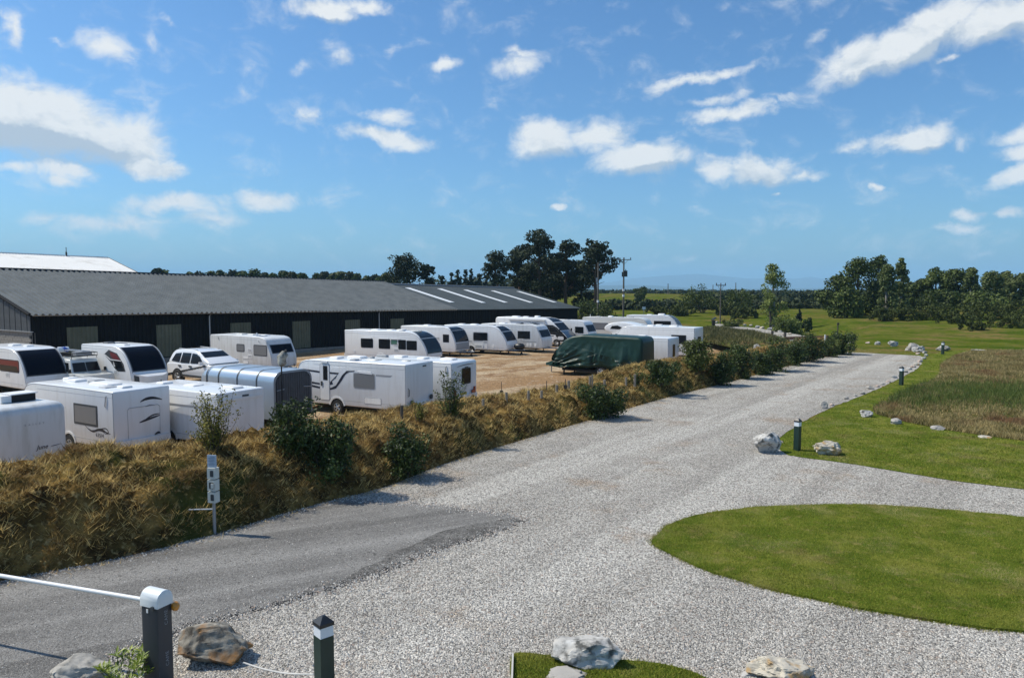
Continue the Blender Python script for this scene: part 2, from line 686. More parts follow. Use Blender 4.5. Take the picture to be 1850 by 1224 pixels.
def ridge_range(name, crest, Y, depth, col, seed):
    """a hill range: crest given as (px, py) seen from the drive, real height at distance Y"""
    xs = np.arange(crest[0][0], crest[-1][0] + 1, 12.0)
    cp = np.array(crest, float)
    ys = np.interp(xs, cp[:, 0], cp[:, 1])
    rows = []
    for f_, hf in ((-.5, 0), (-.3, .35), (-.14, .72), (0, 1), (.2, .7), (.5, 0)):
        row = []
        for x, y in zip(xs, ys):
            top = at_depth(x, y, Y)
            hh = max(0, top.z + 16) * hf
            hh *= 1 + (.10 * mnoise.noise((x * .02, f_ * 9, seed)) if 0 < hf < 1 else .03 * mnoise.noise((x * .05, 2, seed)))
            row.append(Vector((top.x * (1 + f_ * depth / Y), Y + f_ * depth, -16 + hh)))
        rows.append(row)
    m = MB()
    n = len(xs)
    m.add([p for r in rows for p in r], [(i * n + j, i * n + j + 1, (i + 1) * n + j + 1, (i + 1) * n + j) for i in range(len(rows) - 1) for j in range(n - 1)])
    return tag(m.build(name, material(name + '_heath', col[0], .9, col2=col[1], nscale=.002), smooth=180), kind='structure')


ridge_range('far_hills', [(-600, 512), (-200, 500), (200, 506), (700, 508), (1000, 512), (1100, 510), (1140, 503), (1200, 498), (1262, 494.5), (1300, 498), (1350, 503), (1400, 502.5), (1440, 503), (1465, 499.5), (1490, 504), (1540, 511), (1700, 514), (2400, 508)], 13500, 3500, ((.06, .08, .05), (.11, .10, .07)), 1)
ridge_range('near_hills', [(-300, 517), (600, 519), (1000, 518), (1085, 515.5), (1140, 514.5), (1185, 515.5), (1225, 518.5), (1262, 520.8), (1320, 521.6), (1420, 520.6), (1500, 520), (1900, 517)], 8200, 1800, ((.03, .05, .025), (.07, .07, .04)), 5)

# ------------------------------------------------------------------ drive, asphalt, yard, lawns
PX = lambda pts, z=0: [ground_at(x, y, z) for x, y in pts]
GRAVEL = ground_material('gravel', [((.48, .45, .40), 1, 0, 0), ((.40, .372, .328), .5, .52, .10), ((.54, .51, .46), 1.1, .60, .1), ((.56, .53, .475), .55, .53, .10, 52), ((.385, .36, .32), .7, .56, .08, 54), ((.40, .325, .25), .45, .62, .08), ((.27, .26, .24), 30, .58, .12)], bump=.022, rough=.95, grain=(38, .30, 1.45))
ASPHALT = ground_material('asphalt', [((.225, .217, .203), 1, 0, 0), ((.160, .154, .145), .45, .50, .12), ((.29, .28, .262), .7, .54, .08, 28), ((.150, .145, .136), 1.1, .57, .05, 28), ((.12, .116, .11), 5, .64, .05), ((.30, .288, .27), 45, .58, .08), ((.105, .10, .096), 28, .60, .06)], bump=.012, bscale=60, grain=(55, .72, 1.25))
DIRT = ground_material('yard_dirt', [((.37, .26, .155), 1, 0, 0), ((.45, .355, .24), .25, .50, .14), ((.22, .13, .070), .6, .56, .1), ((.29, .185, .10), .5, .54, .06, 38), ((.50, .44, .36), 2.2, .66, .08), ((.15, .10, .06), 5, .66, .06)], bump=.03, bscale=9, grain=(9, .78, 1.18))
LAWN = ground_material('lawn_turf', [((.120, .160, .020), 1, 0, 0), ((.080, .120, .014), 1.3, .50, .12), ((.19, .20, .038), .9, .55, .10), ((.24, .21, .07), 3.5, .62, .08), ((.17, .14, .05), .5, .62, .08)], bump=.03, bscale=40)
HEATH = ground_material('heath_turf', [((.10, .085, .030), 1, 0, 0), ((.060, .070, .018), .5, .52, .12), ((.15, .115, .055), 1.4, .58, .1)], bump=.05, bscale=10)
SOIL = material('edge_soil', (.10, .07, .04), .95, col2=(.20, .16, .10), nscale=8)

drive_px = [(-700, 1240), (-300, 1150), (0, 1052), (200, 1012), (400, 962), (560, 915), (690, 878), (800, 836), (950, 791), (1080, 753), (1200, 718), (1320, 688), (1440, 656), (1500, 642),
            (1535, 633), (1500, 627), (1450, 625), (1418, 617), (1390, 607), (1335, 597), (1295, 589),
            (1292, 584.5), (1330, 588.5), (1380, 594.5), (1440, 604), (1490, 612), (1545, 618.5), (1600, 625.5), (1640, 635), (1668, 646),
            (1658, 664), (1620, 686), (1560, 713), (1500, 737), (1440, 768), (1405, 800), (1425, 822), (1500, 832), (1600, 847), (1720, 867), (1850, 883), (2150, 920),
            (2500, 1010), (2500, 1500), (900, 1500), (-500, 1500)]
drive = smooth_poly(PX(drive_px), step=.5, jitter=.10)
sheet('gravel_drive', drive, .008, GRAVEL)

asphalt_px = [(-700, 1245), (-300, 1150), (0, 1050), (200, 1011), (400, 961), (520, 925), (630, 899), (690, 907), (800, 915), (900, 927), (945, 937), (885, 963), (760, 1003), (650, 1047), (500, 1090), (420, 1112), (310, 1142), (225, 1178), (160, 1240), (60, 1400), (-600, 1500)]
sheet('asphalt_road', smooth_poly(PX(asphalt_px), step=.3, jitter=.05, seed=4), .014, ASPHALT)
patch_px = [(560, 1062), (640, 1035), (740, 985), (800, 962), (870, 945), (925, 936), (940, 938), (883, 962), (760, 1001), (650, 1044)]
sheet('tar_patch', smooth_poly(PX(patch_px), step=.12, jitter=.10, seed=14), .018, ground_material('dark_tar', [((.125, .12, .113), 1, 0, 0), ((.20, .193, .18), 1.6, .50, .12), ((.075, .072, .068), 9, .58, .08), ((.26, .25, .235), 40, .60, .08)], bump=.016, bscale=50, grain=(45, .6, 1.3)))

yard_px = [(-900, 900), (-100, 880), (200, 835), (500, 800), (700, 762), (880, 728), (1000, 704), (1160, 684), (1260, 655), (1330, 642), (1385, 632), (1345, 618), (1300, 608), (1260, 596), (1220, 585), (1040, 575), (700, 600), (0, 620), (-900, 640)]
front = [Vector((BL[i, 0] - BLT[i, 1] * 3.9, BL[i, 1] + BLT[i, 0] * 3.9, 0)) for i in range(0, len(BL), 4) if BL[i, 1] < 62]
YARD = smooth_poly([Vector((-80, -10, 0))] + front + PX([(1345, 618), (1300, 608), (1260, 596), (1220, 585), (1040, 575), (700, 600), (0, 620), (-900, 640)]), step=1.0, jitter=.12, seed=9)
ya = np.array([(p.x, p.y) for p in YARD])
gx = np.arange(-75, 40, .8)
gy = np.arange(-4, 105, .8)
GX, GY = np.meshgrid(gx, gy)
ins = in_poly(np.column_stack([GX.ravel(), GY.ravel()]), ya).reshape(GX.shape)
m = MB()
vid = -np.ones(GX.shape, int)
for i in range(GX.shape[0] - 1):
    for j in range(GX.shape[1] - 1):
        if ins[i, j] or ins[i + 1, j + 1]:
            q = []
            for a, b in ((i, j), (i, j + 1), (i + 1, j + 1), (i + 1, j)):
                if vid[a, b] < 0:
                    x, y = float(GX[a, b]), float(GY[a, b])
                    vid[a, b] = len(m.v)
                    m.v.append((x, y, yard_z(x, y) + .004 + .05 * mnoise.noise((x * .25, y * .25, 2)) + .025 * mnoise.noise((x * .9, y * .9, 5))))
                q.append(int(vid[a, b]))
            m.f.append(tuple(q))
tag(m.build('yard_ground', DIRT, smooth=180), kind='structure')

ellipse_px = [(1180, 980), (1192, 962), (1225, 943), (1280, 929), (1360, 919), (1470, 914), (1560, 913.5), (1680, 921), (1850, 937), (2100, 975), (2250, 1050), (2150, 1150), (1850, 1143), (1720, 1129), (1560, 1102), (1400, 1068), (1290, 1035), (1215, 1005)]
ELL = smooth_poly(PX(ellipse_px), step=.15, jitter=.06, seed=2)
sheet('round_lawn', ELL, .05, LAWN, skirt=.06)
fore_px = [(930, 1185), (985, 1188), (1100, 1195), (1190, 1203), (1260, 1222), (1330, 1270), (1330, 1400), (926, 1400), (928, 1260)]
FORE = smooth_poly(PX(fore_px), step=.1, jitter=.02, seed=6)
sheet('front_lawn', FORE, .05, LAWN, skirt=.06)
lawn_px = [(1405, 803), (1440, 770), (1500, 739), (1560, 715), (1620, 688), (1660, 666), (1672, 646), (1720, 634), (1800, 632), (2300, 640), (2600, 800), (2150, 922), (1850, 884), (1720, 868), (1600, 848), (1500, 833), (1425, 823)]
LAWN_R = smooth_poly(PX(lawn_px), step=.6, jitter=.06, seed=3)
sheet('roadside_lawn', LAWN_R, .02, LAWN)
heath_px = [(1578, 744), (1640, 764), (1720, 779), (1850, 797), (2100, 818), (2300, 760), (2200, 640), (1850, 633), (1765, 634), (1705, 655), (1692, 682), (1640, 705), (1600, 725)]
HEA = smooth_poly(PX(heath_px), step=.6, jitter=.15, seed=8)
sheet('rough_ground', HEA, .032, HEATH)

# ------------------------------------------------------------------ grasses (stuff)


def sample_poly(poly, n, power=1.5, d0=12.0, seed=1):
    r = np.random.default_rng(seed)
    A = np.array([(p[0], p[1]) for p in poly])
    lo, hi = A.min(0), A.max(0)
    out = []
    tot = 0
    for _ in range(60):
        P = lo + (hi - lo) * r.random((n * 2, 2))
        D = np.hypot(P[:, 0], P[:, 1])
        P = P[r.random(len(P)) < np.minimum(1, (d0 / D) ** power)]
        # only what the lens could see, with a margin
        P = P[(np.abs(P[:, 0]) < P[:, 1] * .80 + 2)]
        P = P[in_poly(P, A)]
        out.append(P)
        tot += len(P)
        if tot >= n:
            break
    return np.concatenate(out)[:n]


def blades(base, h, w, lean=.5, seed=1, bend=True):
    """base (n,3) -> loose blades, each a bent two-piece strip (triangle strip as one quad + tip)"""
    r = np.random.default_rng(seed)
    n = len(base)
    a = r.random(n) * 2 * np.pi
    hh = h * (.5 + r.random(n))
    ww = w * (.6 + .8 * r.random(n))
    side = np.stack([np.cos(a), np.sin(a), np.zeros(n)], 1) * ww[:, None] / 2
    b = r.random(n) * 2 * np.pi
    ln = lean * (.3 + r.random(n))
    off = np.stack([np.cos(b) * ln, np.sin(b) * ln, np.ones(n)], 1)
    off /= np.linalg.norm(off, axis=1)[:, None]
    tip = base + off * hh[:, None]
    V = np.empty((n, 3, 3))
    V[:, 0] = base - side
    V[:, 1] = base + side
    V[:, 2] = tip
    return V.reshape(-1, 3)


def zcol(P, z):
    return np.column_stack([P, np.full(len(P), z)])


GRASS_M = material('lawn_blades', (.075, .115, .012), .7, col2=(.33, .325, .06), nscale=.9, spread=.20, island=.45, transl=.25, col3=(.42, .36, .15), n3=.8, spec=.05)
P = sample_poly(ELL, 190000, 1.0, 9, 11)
tag(np_mesh('grass', blades(zcol(P, .045), .034, .010, 1.3, 1), 3, GRASS_M), kind='stuff')
P = sample_poly(FORE, 40000, 0, 12, 12)
tag(np_mesh('grass', blades(zcol(P, .045), .045, .010, 1.0, 2), 3, GRASS_M), kind='stuff')
P = sample_poly(LAWN_R, 200000, 1.6, 20, 13)
P = P[~in_poly(P, np.array([(p.x, p.y) for p in HEA]))]
Dp = np.hypot(P[:, 0], P[:, 1])
V = blades(zcol(P, .015), .05, .018, 1.1, 3)
tag(np_mesh('grass', V, 3, GRASS_M), kind='stuff')
# taller fringe along the round lawn's edge
E_ = np.array([(p.x, p.y) for p in ELL])
idx = np.random.default_rng(5).integers(0, len(E_), 9000)
P = E_[idx] + np.random.default_rng(6).normal(0, .045, (9000, 2))
tag(np_mesh('edge_grass', blades(zcol(P, .0), .075, .012, .9, 4), 3, GRASS_M), kind='stuff')

HEATH_M = material('rough_grass_blades', (.095, .090, .022), .8, col2=(.56, .44, .21), nscale=.55, spread=.24, island=.55, transl=.25, col3=(.24, .135, .07), n3=.6, spec=.05)
P = sample_poly(HEA, 190000, 1.2, 28, 14)
cl = np.array([mnoise.noise((p[0] * 1.3, p[1] * 1.3, 2)) + .6 * mnoise.noise((p[0] * .35, p[1] * .35, 7)) for p in P])
P = P[cl > -.45]
cl = cl[cl > -.45]
hh = .08 + .16 * np.clip(cl + .45, 0, 1.2)
V = blades(zcol(P, .03), 1.0, .022, .9, 5).reshape(-1, 3, 3)
V = V[:, 0:1] + (V - V[:, 0:1]) * np.stack([np.where(np.arange(3) == 2, h_, 1) for h_ in hh])[:, :, None]
# green hollow in the middle of the rough ground is left shorter
tag(np_mesh('rough_grass', V.reshape(-1, 3), 3, HEATH_M), kind='stuff')
hol = PX([(1600, 715), (1650, 700), (1740, 690), (1850, 693), (1990, 700), (1990, 730), (1850, 735), (1740, 733), (1650, 735)])
hc = sum(hol, Vector()) / len(hol)
r_ = np.random.default_rng(15)
ga = r_.normal(size=(42000, 2))
gd = ground_at(1650, 715) - ground_at(1990, 715)
gu = Vector((gd.x, gd.y)).normalized()
P = np.column_stack([hc.x + ga[:, 0] * gu.x * 7.0 - ga[:, 1] * gu.y * 2.2, hc.y + ga[:, 0] * gu.y * 7.0 + ga[:, 1] * gu.x * 2.2])
P = P[in_poly(P, np.array([(p.x, p.y) for p in HEA]))]
P = P[np.abs(P[:, 0]) < P[:, 1] * .8 + 2]
tag(np_mesh('rough_grass', blades(zcol(P, .03), .30, .026, .7, 6), 3, material('hollow_blades', (.040, .080, .010), .8, col2=(.16, .20, .035), nscale=.9, island=.5, transl=.25)), kind='stuff')

# loose stones of the drive, real where they can be seen, the material beyond


def stones_mesh(name, P, z, size, mat, seed):
    r = np.random.default_rng(seed)
    n = len(P)
    octv = np.array([(1, 0, 0), (0, 1, 0), (-1, 0, 0), (0, -1, 0), (0, 0, 1)], float)
    tri = np.array([(0, 1, 4), (1, 2, 4), (2, 3, 4), (3, 0, 4)])
    s = size * (.5 + r.random((n, 1, 1)))
    V = octv[None] * (.6 + .8 * r.random((n, 5, 1))) * s
    V[:, :, 2] *= .75
    a = r.random(n) * 6.28
    c, s_ = np.cos(a), np.sin(a)
    x = V[:, :, 0] * c[:, None] - V[:, :, 1] * s_[:, None]
    y = V[:, :, 0] * s_[:, None] + V[:, :, 1] * c[:, None]
    V[:, :, 0], V[:, :, 1] = x, y
    V[:, 4, 0] += (r.random(n) - .5) * size * .9
    V[:, 4, 1] += (r.random(n) - .5) * size * .9
    V[:, :, 0] += P[:, 0:1]
    V[:, :, 1] += P[:, 1:2]
    V[:, :, 2] += z
    W = V[:, tri]                       # n,4,3,3
    T = W.reshape(-1, 3)
    return np_mesh(name, T, 3, mat)


STONE_M = material('gravel_stones', (.18, .17, .155), .9, col2=(.66, .62, .555), nscale=30, spread=.3, island=1.1, spec=.3, col3=(.45, .34, .27), n3=.4)
asph_poly = np.array([(p.x, p.y) for p in smooth_poly(PX(asphalt_px), step=.3, jitter=.05, seed=4)])
P = sample_poly(drive, 150000, 2.2, 7.5, 21)
P = P[~in_poly(P, asph_poly)]
P = P[~in_poly(P, E_)]
P = P[~in_poly(P, np.array([(p.x, p.y) for p in FORE]))]
tag(stones_mesh('loose_gravel', P, .006, .016, STONE_M, 22), kind='stuff')
# a drift of chippings spilled over the asphalt edge and broken tar along it
idx = np.random.default_rng(31).integers(0, len(asph_poly), 9000)
P = asph_poly[idx] + np.random.default_rng(32).normal(0, .16, (9000, 2))
P = P[np.hypot(P[:, 0], P[:, 1]) < 24]
tag(stones_mesh('loose_gravel', P, .012, .019, STONE_M, 33), kind='stuff')
P = sample_poly([Vector((p[0], p[1], 0)) for p in asph_poly], 2600, 1.0, 9, 36)
tag(stones_mesh('loose_gravel', P, .014, .011, STONE_M, 37), kind='stuff')
tar_line = asph_poly[[i for i, p in enumerate(asph_poly) if 7 < p[1] < 15.5 and p[0] > -7 and p[1] < 14.6]]
r_ = np.random.default_rng(34)
sel = [p for p in asph_poly if ground_at(945, 937).y > p[1] > 7.5 and p[0] > -6.5]
sel = np.array(sel)
P = sel[r_.integers(0, len(sel), 2200)] + r_.normal(0, .07, (2200, 2))
tag(stones_mesh('broken_tar', P, .012, .015, material('tar', (.025, .025, .025), .9, col2=(.06, .06, .058), nscale=20), 35), kind='stuff')

# ------------------------------------------------------------------ the bank beside the drive
base_line = smooth_poly(PX(BANK_PX), closed=False, step=.14)
pts = [base_line[0]]
acc = 0
for a, b in zip(base_line[:-1], base_line[1:]):
    acc += (b - a).length
    if acc >= .13:
        pts.append(b)
        acc = 0
base_line = pts
NB = len(base_line)
OFFS = np.concatenate([np.arange(-.25, 3.9, .12), np.arange(3.9, 7.4, .3)])
PROF_D = [-.25, 0, .35, .9, 1.5, 2.1, 2.7, 3.3, 3.9, 4.6, 5.4, 6.4, 7.3]
PROF_H = [-.06, .02, .42, .86, 1.04, 1.11, 1.12, 1.06, .86, .45, .1, -.4, -1.2]


_k = [(-900, 1.45), (-420, 1.45), (0, 1.46), (200, 1.42), (400, 1.34), (600, 1.22), (800, 1.12), (930, .98), (1060, .74), (1150, .74), (1200, .86), (1245, 1.12), (1290, 1.12), (1340, .92), (1440, .78), (1548, .8)]
BANK_KI, BANK_K = [], []
for px_, k_ in _k:
    best = min(range(NB), key=lambda i: abs(925 + F * base_line[i].x / max(.5, base_line[i].y * math.cos(PITCH) + H * math.sin(PITCH)) - px_))
    if not BANK_KI or best > BANK_KI[-1]:
        BANK_KI.append(best)
        BANK_K.append(k_)


def bank_height(s_frac, d, x, y):
    h = float(np.interp(d, PROF_D, PROF_H))
    k = float(np.interp(s_frac * (NB - 1), BANK_KI, BANK_K))
    h = h * k
    ends = min(1, (1 - s_frac) / .03)
    if h > .02:
        env = min(1, h / .25)
        lump = .20 * mnoise.noise((x * .8, y * .8, 1)) + .15 * mnoise.noise((x * 2.4, y * 2.4, 4)) + .10 * mnoise.noise((x * 5.5, y * 5.5, 8))
        v = mnoise.voronoi((x * 2.1, y * 2.1, h * 2.1))[0]
        lump += .30 * (.45 - v[0])
        h += env * lump
    return (h if h < 0 else h * ends)


BANK = np.zeros((NB, len(OFFS), 3))
for i, p in enumerate(base_line):
    t = (base_line[min(i + 3, NB - 1)] - base_line[max(i - 3, 0)]).normalized()
    nx, ny = -t.y, t.x
    for j, d in enumerate(OFFS):
        x, y = p.x + nx * d, p.y + ny * d
        BANK[i, j] = (x, y, bank_height(i / NB, d, x, y))
nj = len(OFFS)
m = MB()
m.v = [tuple(v) for v in BANK.reshape(-1, 3)]
m.f = [(i * nj + j, i * nj + j + 1, (i + 1) * nj + j + 1, (i + 1) * nj + j) for i in range(NB - 1) for j in range(nj - 1)]
BANK_M = ground_material('bank_thatch', [((.13, .08, .026), 1, 0, 0), ((.045, .028, .012), 2.2, .50, .12), ((.30, .19, .06), 1.4, .58, .1), ((.055, .06, .016), .35, .60, .08), ((.36, .26, .11), 7, .62, .08)], bump=.06, bscale=16)
tag(m.build('earth_bank', BANK_M, smooth=180), kind='structure')


def bank_samples(n, dmin, dmax, seed, smin=0, smax=1):
    r = np.random.default_rng(seed)
    ii = (smin + (smax - smin) * r.random(n)) * (NB - 2)
    D = np.hypot(BANK[ii.astype(int), 5, 0], BANK[ii.astype(int), 5, 1])
    ii = ii[r.random(n) < np.minimum(1, (20 / D) ** 1.0)]
    n = len(ii)
    dd = dmin + (dmax - dmin) * r.random(n)
    jj = np.interp(dd, OFFS, np.arange(nj))
    i0 = ii.astype(int)
    j0 = np.minimum(jj.astype(int), nj - 2)
    fi, fj = (ii - i0)[:, None], (jj - j0)[:, None]
    P = (BANK[i0, j0] * (1 - fi) * (1 - fj) + BANK[i0 + 1, j0] * fi * (1 - fj) + BANK[i0, j0 + 1] * (1 - fi) * fj + BANK[i0 + 1, j0 + 1] * fi * fj)
    return P, ii / NB, dd


STRAW_M = material('straw', (.075, .040, .012), .75, col2=(.86, .62, .23), nscale=1.6, spread=.24, island=.7, transl=.15, col3=(.19, .105, .032), n3=.45, spec=.3)
P, s_, d_ = bank_samples(330000, .05, 4.4, 41)
keep = np.array([mnoise.noise((p[0] * 2.2, p[1] * 2.2, p[2] * 2.2 + 3)) + .5 * mnoise.noise((p[0] * 5.1, p[1] * 5.1, p[2] * 5.1)) for p in P[:len(P)]]) > -.16
P = P[keep]
P[:, 2] -= .02
V = blades(P, .20, .017, 1.7, 42)
tag(np_mesh('dry_grass', V, 3, STRAW_M), kind='stuff')
P, s_, d_ = bank_samples(90000, .0, 4.2, 43, .28, 1)
g = np.array([mnoise.noise((p[0] * .45, p[1] * .45, 11)) for p in P]) + .55 * (1.6 - d_) / 1.6 * (s_ > .42)
P = P[g > .22]
tag(np_mesh('bank_grass', blades(P, .17, .018, .9, 44), 3, material('bank_blades', (.045, .075, .010), .75, col2=(.20, .21, .045), nscale=1.1, island=.5, transl=.2)), kind='stuff')
# debris, chippings and litter of straw along the foot of the bank
P, s_, d_ = bank_samples(16000, -.25, .35, 45)
P[:, 2] = np.maximum(P[:, 2], .01)
P[:, :2] += np.random.default_rng(46).normal(0, .1, (len(P), 2))
tag(np_mesh('straw_litter', blades(P, .12, .012, 4.0, 47), 3, STRAW_M), kind='stuff')
# scattered blades and weeds on the yard's stony edge, just behind the bank
P, s_, d_ = bank_samples(16000, 4.0, 6.3, 48)
tag(np_mesh('weeds', blades(P, .22, .016, .9, 49), 3, material('weed_blades', (.06, .075, .015), .75, col2=(.26, .22, .08), nscale=1.1, island=.5, transl=.2)), kind='stuff')

# low grassy bank at the end of the yard
mb_px = [(1235, 604), (1300, 622), (1372, 634), (1440, 634), (1418, 618), (1370, 606), (1320, 600), (1275, 594)]
mp_ = PX(mb_px)
cx, cy = sum(p.x for p in mp_) / len(mp_), sum(p.y for p in mp_) / len(mp_)
m = MB()
ringsv = []
outline = smooth_poly(mp_, step=1.2, jitter=.2, seed=12)
for k, (f_, hf) in enumerate(((1.0, -.05), (.86, .4), (.7, .75), (.5, .95), (.28, 1.05), (.08, 1.1))):
    ringsv.append([Vector((cx + (p.x - cx) * f_, cy + (p.y - cy) * f_, hf * (.55 + .25 * mnoise.noise((p.x * .4, p.y * .4, f_ * 3))) if hf > 0 else hf)) for p in outline])
m.loft(ringsv, True, True)
MOUND_M = ground_material('mound_turf', [((.075, .095, .022), 1, 0, 0), ((.13, .105, .04), .5, .52, .12), ((.24, .13, .07), .35, .62, .06), ((.05, .065, .015), 1.8, .56, .1)], bump=.08, bscale=6)
tag(m.build('grass_mound', MOUND_M, smooth=180), kind='structure')
MOUND = [[(p.x, p.y, p.z) for p in r] for r in ringsv]
A = np.array(MOUND)
r_ = np.random.default_rng(51)
n = 22000
ri = r_.random(n) * (A.shape[0] - 1.01)
ki = r_.integers(0, A.shape[1], n)
r0 = ri.astype(int)
fr = (ri - r0)[:, None]
P = A[r0, ki] * (1 - fr) + A[r0 + 1, ki] * fr + r_.normal(0, .25, (n, 3)) * (1, 1, 0)
tag(np_mesh('rough_grass', blades(P, .30, .06, .8, 52), 3, material('mound_blades', (.05, .06, .016), .8, col2=(.19, .165, .06), nscale=.5, island=.5, transl=.2)), kind='stuff')
# ------------------------------------------------------------------ barns
PHI = rad(34)
U = Vector((math.sin(PHI), math.cos(PHI), 0))       # along the long shed, away from the drive
V_ = Vector((math.cos(PHI), -math.sin(PHI), 0))     # out of its long wall, towards the drive
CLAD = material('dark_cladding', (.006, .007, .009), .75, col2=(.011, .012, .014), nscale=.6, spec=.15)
CLEAR = material('grey_translucent_sheet', (.12, .125, .085), .75, col2=(.17, .17, .12), nscale=1.2, spec=.2)
ROOF1 = material('grey_fibre_cement', (.100, .113, .118), .85, col2=(.165, .178, .180), nscale=1.2, spec=.2, stretch=(1, .6, .12))
ROOF2 = material('dark_roof_sheet', (.040, .054, .060), .7, spec=.25, col2=(.065, .080, .088), nscale=.3)
WHITE_ROOF = material('white_roof_sheet', (.78, .755, .70), .75, col2=(.86, .84, .79), nscale=.25, col3=(.66, .63, .57), n3=2)
STEEL = material('galvanised_steel', (.42, .44, .45), .45, metal=.6, col2=(.33, .34, .36), nscale=9)
BLOCK = material('concrete_block', (.19, .18, .165), .95, col2=(.29, .275, .25), nscale=5, bump=.004)
SKYLIGHT = material('white_rooflight', (.80, .81, .80), .5)


def corrugated(m, O, ax, run, length, depth, pitch, normal, shape='sine', n_per=4, sections=1, z_bottom=None):
    """a ribbed sheet: ribs repeat along ax, sheets run along run (vector, full length)"""
    n = int(length / pitch) * n_per
    rows = []
    for s in range(sections + 1):
        row = []
        for i in range(n + 1):
            t = i / n * length
            ph = (t / pitch) % 1
            if shape == 'sine':
                h = depth * .5 * (1 + math.cos(2 * math.pi * ph))
            else:
                h = depth if .30 < ph < .70 else 0.0
            row.append(O + ax * t + run * (s / sections) + normal * h)
        rows.append(row)
    w = n + 1
    m.add([p for r in rows for p in r], [(s * w + i, s * w + i + 1, (s + 1) * w + i + 1, (s + 1) * w + i) for s in range(sections) for i in range(n)])
    return m


